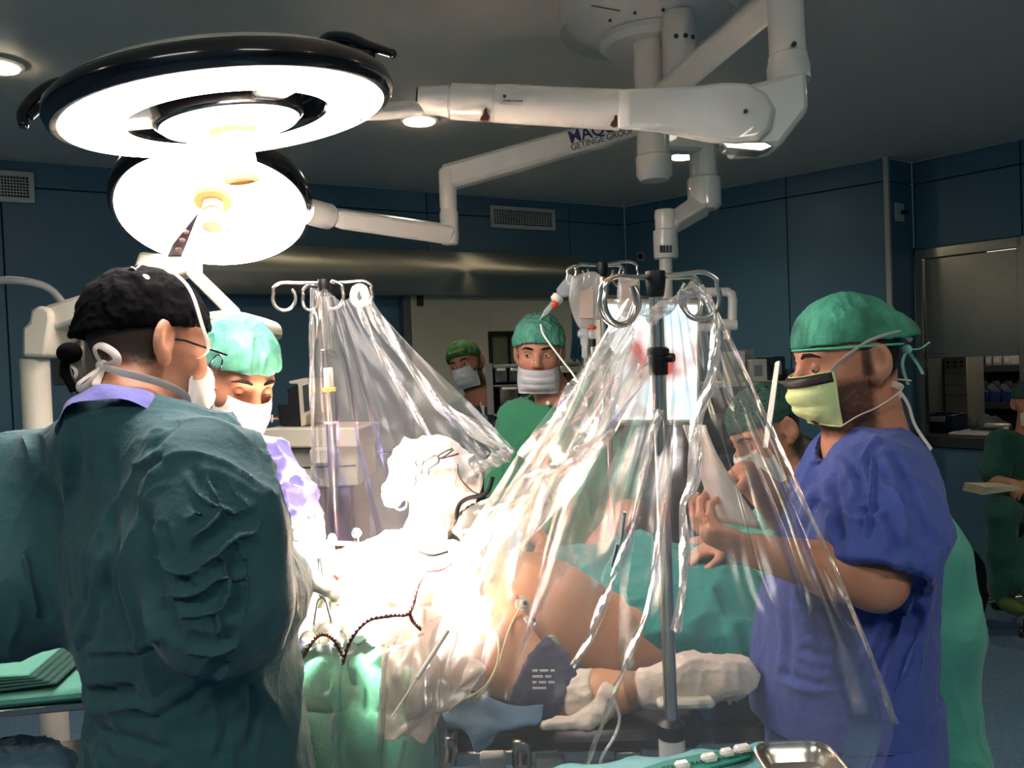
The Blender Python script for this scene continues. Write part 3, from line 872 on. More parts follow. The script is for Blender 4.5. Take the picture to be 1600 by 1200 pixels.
# --- shelving with papers and boxes left of the blue-clad man
dS = 4.0
sx0, sx1 = 1150, 1236
sh = thing('supply_shelf', P(1195, 900, dS), 'dark open supply shelf with papers against the right blue wall', 'shelf unit')
c0 = P(1150, 640, dS); c1_ = P(1243, 640, dS)
gx = Vector(((c1_ - c0).x, (c1_ - c0).y, 0)).normalized(); Rg = RX(gx); gy = Rg @ Vector((0, 1, 0))
if gy.y < 0: gy = -gy
wS = (c1_ - c0).length; dSs = .38
def sp(u, z, o): return Vector((c0.x, c0.y, 0)) + gx * u + UP * z + gy * o
def sb(mb, ua, ub, za, zb_, oa, ob, bev=.003, mi=None): mb.box(sp((ua + ub) / 2, (za + zb_) / 2, (oa + ob) / 2), (ub - ua, ob - oa, zb_ - za), Rg, bev=bev, mi=mi)
def zat(py): return P(1195, py, dS).z
M_frame = mat('slate frame', srgb(66, 74, 84), .45)
mb = MB(); sb(mb, wS - .03, wS, 0, zat(578), 0, dSs); sb(mb, -.35, -.32, 0, zat(578), 0, dSs); sb(mb, -.35, wS, 0, zat(600), dSs, dSs + .02); mb.build('frame', M_frame, sh)
zsh_ = [zat(596), zat(652), zat(708), zat(760), .25]
for z in zsh_:
    mb = MB(); sb(mb, -.32, wS - .03, z - .02, z, .01, dSs); mb.build('board', M_frame if z != zsh_[0] else M_cream, sh)
def sbox(pa, pb, pyt, zbase, oa, ob, m, name, label, cat, grp, lab=True):
    ua = (P(pa, 620, dS) - c0).dot(gx); ub = (P(pb, 620, dS) - c0).dot(gx)
    t = thing(name, sp((ua + ub) / 2, zbase, oa), label, cat, grp)
    mb = MB(); sb(mb, ua, ub, zbase + .001, zat(pyt), oa, ob, .004); mb.build('carton', m, t)
    if lab:
        mb = MB(); sb(mb, lerp(ua, ub, .2), lerp(ua, ub, .7), lerp(zbase, zat(pyt), .25), lerp(zbase, zat(pyt), .75), oa - .002, oa + .001, 0); mb.build('label', M_grey, t)
    return t
sbox(1150, 1172, 547, zsh_[0], .06, .24, M_white, 'carton', 'white carton at the left end of the supply shelf top', 'box', 'cartons on the supply shelf')
sbox(1173, 1194, 545, zsh_[0], .14, .30, M_grey, 'carton', 'grey carton behind the white glove box on the supply shelf top', 'box', 'cartons on the supply shelf')
sbox(1175, 1200, 561, zsh_[0], .0, .12, M_white, 'carton', 'white glove box at the front of the supply shelf top', 'box', 'cartons on the supply shelf')
sbox(1212, 1234, 558, zsh_[0], .05, .30, M_navyp, 'carton', 'navy box at the right end of the supply shelf top', 'box', 'cartons on the supply shelf')
sbox(1203, 1234, 607, zsh_[1], .02, .30, mat('dark red binder', srgb(92, 34, 30), .5), 'carton', 'dark red box on the second board of the supply shelf', 'box', 'cartons on the supply shelf', lab=False)
sbox(1203, 1234, 655, zsh_[2] , .02, .30, mat('dark red binder', srgb(92, 34, 30), .5), 'carton', 'dark red box on the third board of the supply shelf', 'box', 'cartons on the supply shelf', lab=False)
for k, (pa, pb) in enumerate(((1178, 1182), (1184, 1188), (1190, 1193))):
    sbox(pa, pb, 604, zsh_[1], .02, .26, [M_cream, M_dgrey, M_card][k], 'folder', ['cream', 'dark grey', 'pale card'][k] + ' upright folder on the second board of the supply shelf', 'folder', 'folders on the supply shelf', lab=False)
sbox(1206, 1234, 722, zsh_[3], .02, .3, M_navyp, 'carton', 'navy box on the fourth board of the supply shelf', 'box', 'cartons on the supply shelf', lab=False)
# papers curling over the shelf edge
mb = MB(); rows = []
for i in range(7):
    t_ = i / 6; row = []
    for j in range(9):
        s_ = j / 8
        row.append(P(lerp(1168, 1232, s_), lerp(600, 596, s_) + 14 * (2 * s_ - 1) ** 2 - 3 + t_ * 2, dS - .03) + gy * (t_ * .2) + UP * (.01 * t_))
    rows.append(row)
mb.grid(rows); tag(mb.build('paper_sheet', mat('white paper', srgb(228, 224, 212), .7), solid=.002), 'curved white paper sheet overhanging the supply shelf top', 'paper')
# side table right of the shelf
mb = MB(); c, R, w_, h_ = fbox(mb, 1226, 728, 1275, 734, 3.2, .32, .004); st = thing('side_table', Vector((c.x, c.y, 0)), 'small dark side table beyond the blue-clad man, a white packet on it', 'table'); mb.build('table_top', M_frame, st)
for sx in (-1, 1):
    for sy in (-1, 1):
        mb = MB(); q = c + Vector((sx * w_ * .42, sy * .13, 0)); mb.tube([Vector((q.x, q.y, 0)), q], .012, 10); mb.build('leg', M_frame, st)
mb = MB(); fbox(mb, 1230, 707, 1262, 728, 3.24, .2, .008)
tag(mb.build('packet', M_white), 'white packet lying on the small dark side table', 'packet')

# --- anaesthesia boom at the left behind the surgeon
dB_ = 2.6
boom = thing('equipment_boom', P(62, 640, dB_), 'cream jointed equipment boom standing behind the surgeon in the black cap', 'equipment boom')
mb = MB(); pA = P(58, 640, dB_)
rb = L(21, dB_)
zt_ = P(58, 560, dB_).z
mb.lathe(Vector((pA.x, pA.y, 0.0)), UP, [(rb * 1.5, 0), (rb * 1.5, .05), (rb * 1.1, .08), (rb, .12), (rb, zt_ - .01), (rb * .95, zt_), (0, zt_)], 40); mb.build('column', M_cream, boom)
mb = MB()
mb.prism([P(x, y, dB_ - .07) for x, y in ((33, 558), (33, 512), (44, 503), (46, 484), (58, 478), (70, 478), (79, 486), (80, 500), (70, 558))], _f, .14)
mb.build('joint_block', M_cream, boom, smooth=50, bevel=.015)
mb = MB()
mb.prism([P(x, y, dB_ - .05) for x, y in ((66, 478), (150, 452), (205, 425), (216, 392), (236, 394), (300, 402), (300, 425), (230, 440), (160, 488), (78, 516))], _f, .10)
mb.build('spring_arm', M_cream, boom, smooth=50, bevel=.012)
mb = MB(); mb.ell(P(132, 509, dB_ - .1), L(17, dB_), n=24); mb.build('knuckle', M_cream, boom)
mb = MB(); mb.tube(catmull([P(-20, 440, 2.5), P(20, 438, 2.52), P(60, 444, 2.55), P(82, 455, 2.58), P(98, 474, 2.6)], 8), .012, 12); mb.build('cable_tube', M_grey, boom)
# socket box
d_ = 2.75
t = thing('socket_panel', P(104, 600, d_), 'grey metal panel with three round power sockets behind the surgeon', 'socket panel')
mb = MB(); c, R, w_, h_ = fbox(mb, 78, 510, 131, 602, d_, .10, .008); mb.build('panel', mat('grey metal', srgb(132, 128, 118), .35, .7), t)
for k, py in enumerate((526, 555, 583)):
    q = P(110, py, d_ - .002)
    mb = MB(); mb.lathe(q, (0, -1, 0), [(.026, 0), (.026, .014), (.021, .016), (.02, .004), (0, .004)], 28); so = mb.build('socket', M_white, t)
    if k == 0:
        mb = MB()
        for s in (-1, 1): mb.lathe(q + Vector((.009 * s, -.0045, 0)), (0, -1, 0), [(.003, 0), (.003, .001), (0, .001)], 10)
        mb.build('contact', M_black, so)
for k, py in enumerate((555, 583)):
    q = P(110, py, d_ - .002)
    mb = MB(); mb.lathe(q, (0, -1, 0), [(.019, .004), (.019, .04), (.012, .05), (0, .05)], 20)
    mb.tube(catmull([q + Vector((.0, -.045, 0)), P(112 + 2 * k, py + 30, d_ - .06), P(114 + 4 * k, 630, d_ - .06), P(116 + 6 * k, 700, d_ - .05)], 6), .005, 8)
    tag(mb.build('power_plug', M_black), ['black plug and cable in the middle socket of the grey panel', 'black plug and cable in the lowest socket of the grey panel'][k], 'plug', 'black plugs in the socket panel')

# --- small cream examination lamp behind the second surgeon (rounded housing, amber underside)
d_ = 2.35
t = thing('examination_lamp', P(366, 520, d_), 'cream lamp head with amber underside above the second surgeon\'s green cap', 'lamp')
mb = MB(); mb.prism([P(x, y, d_) for x, y in ((318, 488), (345, 485), (380, 488), (402, 496), (409, 506), (409, 522), (400, 526), (398, 507), (372, 500), (325, 502))], _f, .22); mb.build('housing', M_cream, t, smooth=50, bevel=.01)
mb = MB(); mb.prism([P(x, y, d_ + .02) for x, y in ((325, 503), (372, 501), (374, 522), (330, 524))], _f, .16); mb.build('amber_window', mat('amber glow', srgb(220, 150, 40), .4, emit=(srgb(240, 170, 60), .6)), t, smooth=False)
mb = MB(); mb.prism([P(x, y, d_ + .02) for x, y in ((374, 501), (396, 507), (398, 525), (374, 522))], _f, .16); mb.build('dark_window', M_black, t, smooth=False)
mb = MB(); mb.tube([P(366, 490, d_ + .12), P(300, 425, d_ + .22)], .02, 12); mb.build('arm', M_cream, t)

# --- white console with small monitor, behind the far IV stand
d_ = 3.1
t = thing('anaesthesia_console', P(455, 760, d_), 'white wheeled console with overhanging worktop behind the plastic sheet at the left', 'medical console')
mb = MB()
mb.prism([P(x, y, d_) for x, y in ((408, 674), (415, 669), (560, 668), (560, 700), (440, 700), (408, 683))], _f, .5); mb.build('worktop', M_cream, t, smooth=50, bevel=.008)
mb = MB(); fbox(mb, 428, 700, 560, 762, d_ + .08, .4, .006); mb.build('drawer_front', M_cream, t)
mb = MB(); fbox(mb, 430, 729, 556, 731, d_ + .075, .01, 0); mb.build('drawer_gap', M_dgrey, t)
mb = MB(); fbox(mb, 483, 700, 520, 727, d_ - .04, .1, .01); mb.build('side_unit', M_cream, t)
mb = MB(); fbox(mb, 436, 762, 560, 1246, d_ + .14, .35, .006); mb.build('cabinet', mat('taupe metal', srgb(96, 86, 76), .5), t)
mb = MB(); fbox(mb, 462, 766, 494, 860, d_ + .13, .03, .002); mb.build('grille', M_black, t)
mb = MB()
for k in range(9):
    fbox(mb, 474, 772 + k * 9, 490, 775 + k * 9, d_ + .118, .01, .001)
fbox(mb, 472, 768, 475, 850, d_ + .112, .01, .001); fbox(mb, 488, 768, 491, 850, d_ + .112, .01, .001)
mb.build('vent_rungs', mat('brass vent', srgb(160, 144, 100), .4, .6), t)
mb = MB(); mb.tube(catmull([P(470, 752, d_ - .02), P(467, 768, d_ - .03), P(455, 775, d_ - .02)], 6), .013, 10); mb.tube(catmull([P(488, 728, d_ - .03), P(490, 742, d_ - .04), P(502, 752, d_ - .02)], 6), .006, 8); mb.build('hose', M_white, t)
d2 = 3.2
t = thing('console_monitor', P(462, 668, d2), 'small black and cream monitor standing on the white console', 'monitor')
mb = MB(); mb.prism([P(x, y, d2) for x, y in ((433, 632), (450, 630), (450, 612), (446, 610), (466, 600), (470, 667), (438, 666))], _f, .28); mb.build('body', M_black, t, smooth=False, bevel=.006)
mb = MB(); mb.prism([P(x, y, d2 - .02) for x, y in ((450, 596), (478, 590), (482, 592), (486, 645), (478, 650), (478, 664), (470, 668), (465, 600), (452, 600))], _f, .34); mb.build('bezel', M_cream, t, smooth=False, bevel=.006)
mb = MB(); mb.prism([P(x, y, d2 + .0) for x, y in ((474, 603), (483, 600), (486, 640), (477, 644))], _r * .1 - _f, .025); mb.build('screen', M_dgrey, t, smooth=False)
mb = MB(); q = P(428, 655, d2); mb.tube([P(412, 655, d2), P(436, 653, d2)], .006, 8); mb.tube([P(417, 648, d2), P(417, 662, d2)], .008, 8); mb.tube([P(425, 648, d2), P(425, 660, d2)], .008, 8)
mb.build('valve', M_chrome, t)

# --- grey storage rack with see-through drawers behind the two onlookers
d_ = 3.75
t = thing('drawer_rack', P(835, 650, d_), 'grey rack of clear-fronted drawers between the two men in green at the back', 'drawer rack')
M_rack = mat('rack grey', srgb(132, 132, 130), .45)
def rb_(mb, a, b, c, e, o0, o1, bev=.002):
    ctr = P((a + c) / 2, (b + e) / 2, d_); mb.box(ctr + Vector((0, (o0 + o1) / 2, 0)), (L(c - a, d_), o1 - o0, L(e - b, d_)), bev=bev)
mb = MB(); rb_(mb, 760, 568, 771, 648, 0, .3); rb_(mb, 771, 568, 908, 573, 0, .3); rb_(mb, 771, 599, 908, 602, 0, .3); rb_(mb, 771, 644, 908, 648, 0, .3); rb_(mb, 904, 568, 910, 648, 0, .3); rb_(mb, 760, 568, 910, 648, .28, .3)
mb.build('casing', M_rack, t)
mb = MB(); rb_(mb, 768, 648, 776, 690, .1, .16); rb_(mb, 768, 680, 790, 760, .1, .16); mb.build('bracket', M_dgrey, t)
M_smoke = mat('smoked drawer', srgb(46, 46, 46), .1, spec=.8, var=(26, srgb(120, 116, 104), .5))
for (y0, y1, xs) in ((573, 599, (772, 794, 816, 838, 860, 882, 904)), (602, 644, (780, 812, 842, 874, 904))):
    for i in range(len(xs) - 1):
        mb = MB(); rb_(mb, xs[i] + 1.5, y0 + 2, xs[i + 1] - 1.5, y1 - 2, -.01, .2); dr = mb.build('drawer', M_smoke, t)
        mb = MB(); rb_(mb, xs[i] + 4, y0 + 2.5, xs[i + 1] - 4, y0 + 6.5, -.016, -.01); mb.build('label', M_white, dr)
mb = MB(); rb_(mb, 872, 572, 904, 582, -.09, -.04); mb.build('steel_box', M_chrome, t)
# stainless pole base + lower dark cabinet beneath rack
mb = MB(); fbox(mb, 776, 690, 960, 1090, 4.0, .4, .01)
tag(mb.build('base_cabinet', mat('brown cabinet', srgb(112, 82, 60), .5)), 'brown cabinet below the drawer rack, seen between the two men in green', 'cabinet')
# hanging blue cables and narrow blue strip of the wall unit right of the door window
mb = MB()
for k in range(6):
    x = 893 + k * 3; mb.tube(catmull([P(x, 478, 4.6), P(x + 2, 520, 4.6), P(x - 1, 560, 4.62), P(x + 2 + k, 540 + 20 * (k % 3), 4.6)], 5), .006, 6)
tag(mb.build('hanging_hoses', mat('teal hose', srgb(44, 92, 112), .5)), 'bunch of teal hoses hanging in front of the ivory door', 'hoses', kind='stuff')
# dark box of equipment standing low behind the seated nurse side
# --- round-seat stool for the nurse
def stool(c, seat_z, label):
    c = Vector((c.x, c.y, 0))
    t = thing('wheeled_stool', c, label, 'stool')
    mb = MB(); mb.lathe(c + UP * (seat_z - .07), UP, [(.15, 0), (.17, .015), (.175, .05), (.16, .068), (0, .07)], 40); mb.build('seat', M_black, t)
    mb = MB(); mb.lathe(c + UP * .12, UP, [(.026, 0), (.026, .2), (.018, .205), (.018, seat_z - .19)], 20); mb.build('column', M_chrome, t)
    mb = MB(); rr = .2
    mb.tube([c + Vector((math.cos(a) * rr, math.sin(a) * rr, .22)) for a in np.linspace(0, 2 * math.pi, 33)], .009, 10, cap=False); mb.build('foot_ring', M_chrome, t)
    for k in range(5):
        a = 2 * math.pi * k / 5 + .35
        e = Vector((math.cos(a), math.sin(a), 0))
        mb = MB(); mb.tube([c + UP * .16, c + e * .12 + UP * .14, c + e * .27 + UP * .10], [.018, .016, .012], 10)
        mb.tube([c + e * .2 + UP * .22, c + e * .06 + UP * .15], .006, 8); lg = mb.build('leg', M_chrome, t)
        mb = MB(); s_ = Vector((-e.y, e.x, 0)); q = c + e * .28 + UP * .03
        for sg in (-1, 1): mb.lathe(q + s_ * (.008 * sg), s_ * sg, [(.0, 0), (.029, .0), (.03, .004), (.03, .014), (.02, .017), (0, .017)], 20)
        mb.tube([q, c + e * .27 + UP * .10], .007, 8); mb.build('castor', M_black, lg)
    return t
# ================================================================ bodies and cloth as smooth implicit surfaces
def V3(v): return np.array([v[0], v[1], v[2]], dtype=np.float32)
def s_ell(c, r, R=None):
    c = V3(c); r = np.array(r if isinstance(r, (tuple, list)) else (r, r, r), dtype=np.float32)
    Rm = np.array(R, dtype=np.float32) if R is not None else None
    def f(p):
        q = p - c
        if Rm is not None: q = q @ Rm
        k0 = np.sqrt(((q / r) ** 2).sum(1)); k1 = np.sqrt(((q / (r * r)) ** 2).sum(1)) + 1e-9
        return k0 * (k0 - 1) / k1
    return f
def s_cone(a, b, ra, rb):
    a = V3(a); b = V3(b); ab = b - a; L2 = float(ab @ ab) + 1e-12
    def f(p):
        q = p - a
        t = np.clip((q @ ab) / L2, 0, 1)
        return np.sqrt(((q - t[:, None] * ab) ** 2).sum(1)) - (ra + (rb - ra) * t)
    return f
def smin(a, b, k):
    if k <= 0: return np.minimum(a, b)
    h = np.clip(.5 + .5 * (b - a) / k, 0, 1)
    return b + (a - b) * h - k * h * (1 - h)
def s_chain(pts, rs, k=.03):
    fs = [s_cone(pts[i], pts[i + 1], rs[i], rs[i + 1]) for i in range(len(pts) - 1)]
    def f(p):
        d = fs[0](p)
        for g in fs[1:]: d = smin(d, g(p), k)
        return d
    return f
def s_plane(pt, n):
    pt = V3(pt); n = V3(Vector(n).normalized())
    return lambda p: (p - pt) @ n
def s_loft(o, X, Y, Z, tab, e=2.4):
    "tab rows: z, half width a, half depth b, cx, cy (in the frame o, X, Y, Z)"
    o = V3(o); X = V3(X); Y = V3(Y); Z = V3(Z)
    T = np.array(tab, dtype=np.float32)
    def f(p):
        q = p - o; z = q @ Z
        a = np.interp(z, T[:, 0], T[:, 1]); b = np.interp(z, T[:, 0], T[:, 2]); cx = np.interp(z, T[:, 0], T[:, 3]); cy = np.interp(z, T[:, 0], T[:, 4])
        u = np.abs(q @ X - cx) / a; v = np.abs(q @ Y - cy) / b
        k = (u ** e + v ** e) ** (1 / e)
        d = (k - 1) * np.minimum(a, b)
        zc = np.maximum(T[0, 0] - z, z - T[-1, 0])
        return np.maximum(d, zc).astype(np.float32)
    return f
class SDF:
    def __init__(s): s.ops = []
    def u(s, f, k=.02): s.ops.append(('u', f, k)); return s
    def sub(s, f, k=.01): s.ops.append(('s', f, k)); return s
    def cut(s, f, k=.0): s.ops.append(('i', f, k)); return s
    def __call__(s, p):
        d = None
        for op, f, k in s.ops:
            v = f(p)
            if d is None: d = v
            elif op == 'u': d = smin(d, v, k)
            elif op == 's': d = -smin(-d, v, k)
            else: d = -smin(-d, -v, k)
        return d.astype(np.float32)
def mesh_sdf(f, lo, hi, vox, m=6):
    lo = np.array(lo, dtype=np.float64); hi = np.array(hi, dtype=np.float64)
    nb = np.maximum(1, np.ceil((hi - lo) / (vox * m)).astype(int)); n = nb * m
    ax = [lo[i] + (np.arange(nb[i]) + .5) * vox * m - vox * .5 for i in range(3)]
    G = np.stack(np.meshgrid(*ax, indexing='ij'), -1).reshape(-1, 3).astype(np.float32)
    c = f(G).reshape(nb)
    act = np.abs(c) < vox * m * 1.35 + .012
    D = np.repeat(np.repeat(np.repeat(c, m, 0), m, 1), m, 2).astype(np.float32)
    bi = np.argwhere(act)
    off = np.stack(np.meshgrid(*[np.arange(m)] * 3, indexing='ij'), -1).reshape(-1, 3)
    CH = 3000
    for s0 in range(0, len(bi), CH):
        idx = (bi[s0:s0 + CH, None, :] * m + off[None]).reshape(-1, 3)
        pts = (lo + idx * vox).astype(np.float32)
        D[idx[:, 0], idx[:, 1], idx[:, 2]] = f(pts)
    D[0] = D[-1] = 1; D[:, 0] = D[:, -1] = 1; D[:, :, 0] = D[:, :, -1] = 1
    I = D < 0
    cnt = np.zeros(np.array(I.shape) - 1, dtype=np.int8)
    sl = [slice(0, -1), slice(1, None)]
    for a in (0, 1):
        for b in (0, 1):
            for e in (0, 1): cnt += I[sl[a], sl[b], sl[e]]
    cells = np.argwhere((cnt > 0) & (cnt < 8))
    vid = -np.ones(cnt.shape, dtype=np.int64); vid[cells[:, 0], cells[:, 1], cells[:, 2]] = np.arange(len(cells))
    acc = np.zeros((len(cells), 3)); num = np.zeros(len(cells))
    cs = [(a, b, e) for a in (0, 1) for b in (0, 1) for e in (0, 1)]
    val = {k: D[cells[:, 0] + k[0], cells[:, 1] + k[1], cells[:, 2] + k[2]].astype(np.float64) for k in cs}
    for k in cs:
        for a in range(3):
            if k[a] == 0:
                k2 = list(k); k2[a] = 1; k2 = tuple(k2)
                v0, v1 = val[k], val[k2]; x = (v0 < 0) != (v1 < 0)
                t = np.where(x, v0 / np.where(v0 == v1, 1, v0 - v1), 0)
                pt = np.tile(np.array(k, float), (len(cells), 1)); pt[:, a] += t
                acc[x] += pt[x]; num[x] += 1
    Vt = lo + (cells + acc / np.maximum(num, 1)[:, None]) * vox
    Q = []
    for a in range(3):
        b, e = (a + 1) % 3, (a + 2) % 3
        s0 = [slice(None)] * 3; s1 = [slice(None)] * 3
        s0[a] = slice(0, -1); s1[a] = slice(1, None)
        A = I[tuple(s0)]; B = I[tuple(s1)]
        for flip, M in ((False, A & ~B), (True, ~A & B)):
            ed = np.argwhere(M)
            ed = ed[(ed[:, b] > 0) & (ed[:, e] > 0) & (ed[:, b] < D.shape[b] - 1) & (ed[:, e] < D.shape[e] - 1)]
            q = []
            for db, de in ((-1, -1), (0, -1), (0, 0), (-1, 0)):
                w_ = ed.copy(); w_[:, b] += db; w_[:, e] += de
                q.append(vid[w_[:, 0], w_[:, 1], w_[:, 2]])
            q = np.stack(q, 1)
            if flip: q = q[:, ::-1]
            Q.append(q)
    Q = np.concatenate(Q)
    Q = Q[(Q >= 0).all(1)]
    return Vt, Q
def smooth_v(Vt, Q, it=1, lam=.5):
    n = len(Vt)
    E = np.concatenate([Q[:, [0, 1]], Q[:, [1, 2]], Q[:, [2, 3]], Q[:, [3, 0]]])
    for _ in range(it):
        acc = np.zeros_like(Vt); num = np.zeros(n)
        for a in range(3):
            acc[:, a] = np.bincount(E[:, 0], Vt[E[:, 1], a], n) + np.bincount(E[:, 1], Vt[E[:, 0], a], n)
        num = np.bincount(E[:, 0], minlength=n) + np.bincount(E[:, 1], minlength=n)
        Vt = Vt + lam * (acc / np.maximum(num, 1)[:, None] - Vt)
    return Vt
def normals(Vt, Q):
    fn = np.cross(Vt[Q[:, 2]] - Vt[Q[:, 0]], Vt[Q[:, 3]] - Vt[Q[:, 1]])
    N = np.zeros_like(Vt)
    for k in range(4):
        for a in range(3): N[:, a] += np.bincount(Q[:, k], fn[:, a], len(Vt))
    return N / (np.linalg.norm(N, axis=1)[:, None] + 1e-12)
def _hash(i, j, k, seed):
    h = (i * 374761393 + j * 668265263 + k * 2147483647 + seed * 1274126177) & 0xffffffff
    h = ((h ^ (h >> 13)) * 1274126177) & 0xffffffff
    h = (h ^ (h >> 16)) & 0xffffffff
    return h.astype(np.float64) / 4294967295.0
def noise3(p, seed=0):
    "value noise in -1..1"
    p = np.asarray(p, dtype=np.float64); i = np.floor(p).astype(np.int64); f = p - i; u = f * f * f * (f * (f * 6 - 15) + 10)
    r = 0
    for a in (0, 1):
        for b in (0, 1):
            for e in (0, 1):
                w_ = (u[:, 0] if a else 1 - u[:, 0]) * (u[:, 1] if b else 1 - u[:, 1]) * (u[:, 2] if e else 1 - u[:, 2])
                r = r + w_ * _hash(i[:, 0] + a, i[:, 1] + b, i[:, 2] + e, seed)
    return r * 2 - 1
def folds(scale=(6, 6, 2.2), amp=.010, seed=1, sharp=2.0, warp=.5, fine=.35):
    sc = np.array(scale, float)
    def f(Vt, N):
        p = Vt * sc
        w_ = np.stack([noise3(p * .7 + 11.3 * k, seed + 5 + k) for k in range(3)], 1) * warp
        r = 1 - np.abs(noise3(p + w_, seed)) ** .75 * 1.0
        d = (r ** sharp - .45) * amp
        p2 = Vt * sc * 2.7
        r2 = 1 - np.abs(noise3(p2 + w_ * 1.5, seed + 20)) ** .8
        return d + (r2 ** sharp - .45) * amp * fine
    return f
def creases(lines):
    "folds pressed into the side of a garment that faces the room's middle; lines: (image path, width, depth) mapped onto the cloth"
    R_, U_, F_, C_ = [np.array(v) for v in (_r, _u, _f, CAM)]
    def f(Vt, N):
        q = Vt - C_; z = q @ F_; X = 800 + F * (q @ R_) / z; Y = 600 - F * (q @ U_) / z
        face = np.clip(-(N * q).sum(1) / np.linalg.norm(q, axis=1) * 3, 0, 1)
        d = np.zeros(len(Vt))
        for pts, wd, dp in lines:
            c = np.array([list(p)[:2] for p in catmull([Vector((x, y, 0)) for x, y in pts], 6)])
            m0 = (X > c[:, 0].min() - 40) & (X < c[:, 0].max() + 40) & (Y > c[:, 1].min() - 40) & (Y < c[:, 1].max() + 40) & (face > 0)
            ix = np.nonzero(m0)[0]
            if not len(ix): continue
            x, y = X[ix], Y[ix]; best = np.full(len(ix), 1e9); tt = np.zeros(len(ix)); side = np.zeros(len(ix))
            for i in range(len(c) - 1):
                a_, ab = c[i], c[i + 1] - c[i]
                t = np.clip(((x - a_[0]) * ab[0] + (y - a_[1]) * ab[1]) / (ab @ ab + 1e-9), 0, 1)
                dx, dy = x - a_[0] - t * ab[0], y - a_[1] - t * ab[1]; ds = np.hypot(dx, dy)
                k = ds < best; best[k] = ds[k]; tt[k] = (i + t[k]) / (len(c) - 1); side[k] = np.sign(ab[0] * dy[k] - ab[1] * dx[k])
            ww = wd * F / z[ix]; u = best / ww * side
            env = np.clip(np.sin(np.pi * np.clip(tt, 0, 1)) * 1.8, 0, 1)
            prof = -np.exp(-u ** 2 * 1.2) + .8 * np.exp(-((u - 1.5) ** 2) / .9) * 1.0 + .25 * np.exp(-((u + 1.6) ** 2) / .7)
            d[ix] += dp * env * prof * face[ix]
        return d
    return f
def sdf_object(name, f, lo, hi, vox, m, parent=None, disp=(), smooth=1, base=None, colfn=None, mats=None, matfn=None, keep=None):
    Vt, Q = mesh_sdf(f, lo, hi, vox)
    if smooth: Vt = smooth_v(Vt, Q, smooth)
    for g in disp:
        N = normals(Vt, Q)
        Vt = Vt + N * g(Vt, N)[:, None]
    if keep is not None:                         # drop faces (an open cloth)
        kf = keep(Vt)[Q].all(1); Q = Q[kf]
        used = np.unique(Q); mp = -np.ones(len(Vt), dtype=int); mp[used] = np.arange(len(used)); Vt = Vt[used]; Q = mp[Q]
    me = bpy.data.meshes.new(name)
    if parent is not None: org = np.array(_abs(parent))
    elif base is not None: org = np.array(Vector(base))
    else: org = np.array((Vt[:, 0].mean(), Vt[:, 1].mean(), Vt[:, 2].min()))
    X = Vt - org
    me.vertices.add(len(X)); me.vertices.foreach_set('co', X.astype(np.float32).ravel())
    me.loops.add(len(Q) * 4); me.loops.foreach_set('vertex_index', Q.astype(np.int32).ravel())
    me.polygons.add(len(Q)); me.polygons.foreach_set('loop_start', (np.arange(len(Q)) * 4).astype(np.int32))
    me.polygons.foreach_set('loop_total', np.full(len(Q), 4, dtype=np.int32))
    me.polygons.foreach_set('use_smooth', np.ones(len(Q), dtype=bool))
    for mm in (mats or [m]): me.materials.append(mm)
    if matfn is not None:
        me.polygons.foreach_set('material_index', matfn(Vt[Q].mean(1)).astype(np.int32))
    me.update(); me.validate()
    if colfn is not None:
        ca = me.color_attributes.new('Col', 'FLOAT_COLOR', 'POINT')
        ca.data.foreach_set('color', colfn(Vt).astype(np.float32).ravel())
    o = bpy.data.objects.new(name, me); COL.objects.link(o)
    if parent is not None: o.parent = parent
    else: o.location = org
    return o

# ---------------------------------------------------------------- people
def skin_mat(name, col): return mat(name, col, .5, sss=.12, bump=(220, .08), attr='Col')
M_skin = skin_mat('skin', srgb(198, 142, 112))
class Head:
    "frame of a head: c centre, R columns right, forward, up; s scale"
    def __init__(s, c, fwd, up=(0, 0, 1), sc=1.0):
        f = Vector(fwd).normalized(); u = Vector(up); u = (u - f * u.dot(f)).normalized(); r = f.cross(u)
        s.c = Vector(c); s.r, s.f, s.u = r, f, u; s.s = sc
        s.R = Matrix((r, f, u)).transposed()
    def __call__(s, x, y, z): return s.c + s.s * (s.r * x + s.f * y + s.u * z)
    def local(s, Vt):
        q = Vt - np.array(s.c); return np.stack([q @ np.array(s.r), q @ np.array(s.f), q @ np.array(s.u)], 1) / s.s
def add_head(B, h, ears=(1, -1)):
    k = h.s
    def E(c, r, kk, R=None, op='u'):
        rr = tuple(q * k for q in (r if isinstance(r, tuple) else (r, r, r)))
        f = s_ell(h(*c), rr, (h.R @ R) if R is not None else h.R)
        (B.u if op == 'u' else B.sub)(f, kk * k)
    E((0, -.014, .030), (.076, .098, .090), .0)
    E((0, .028, -.030), (.060, .062, .078), .03)
    E((0, .028, -.070), (.052, .052, .042), .025)
    E((0, .068, -.094), (.022, .020, .018), .025)
    E((0, .070, .024), (.050, .020, .015), .02)
    for sg in (1, -1):
        E((sg * .040, .052, -.026), (.024, .026, .026), .02)
        E((sg * .033, .096, .003), .0165, .012, op='s')
    B.u(s_cone(h(0, .084, .012), h(0, .108, -.026), .0085 * k, .012 * k), .010 * k)
    for sg in (1, -1): E((sg * .012, .096, -.032), .0085, .008)
    E((0, .086, -.060), (.024, .012, .006), .008); E((0, .084, -.070), (.020, .012, .007), .006)
    for sg in ears:
        Rz = Matrix.Rotation(sg * .35, 3, 'Z')
        E((sg * .082, -.026, -.004), (.009, .023, .036), .004, Rz)
        E((sg * .091, -.020, .001), (.010, .0125, .021), .006, Rz, 's')
        E((sg * .076, -.016, -.034), (.007, .011, .012), .008)
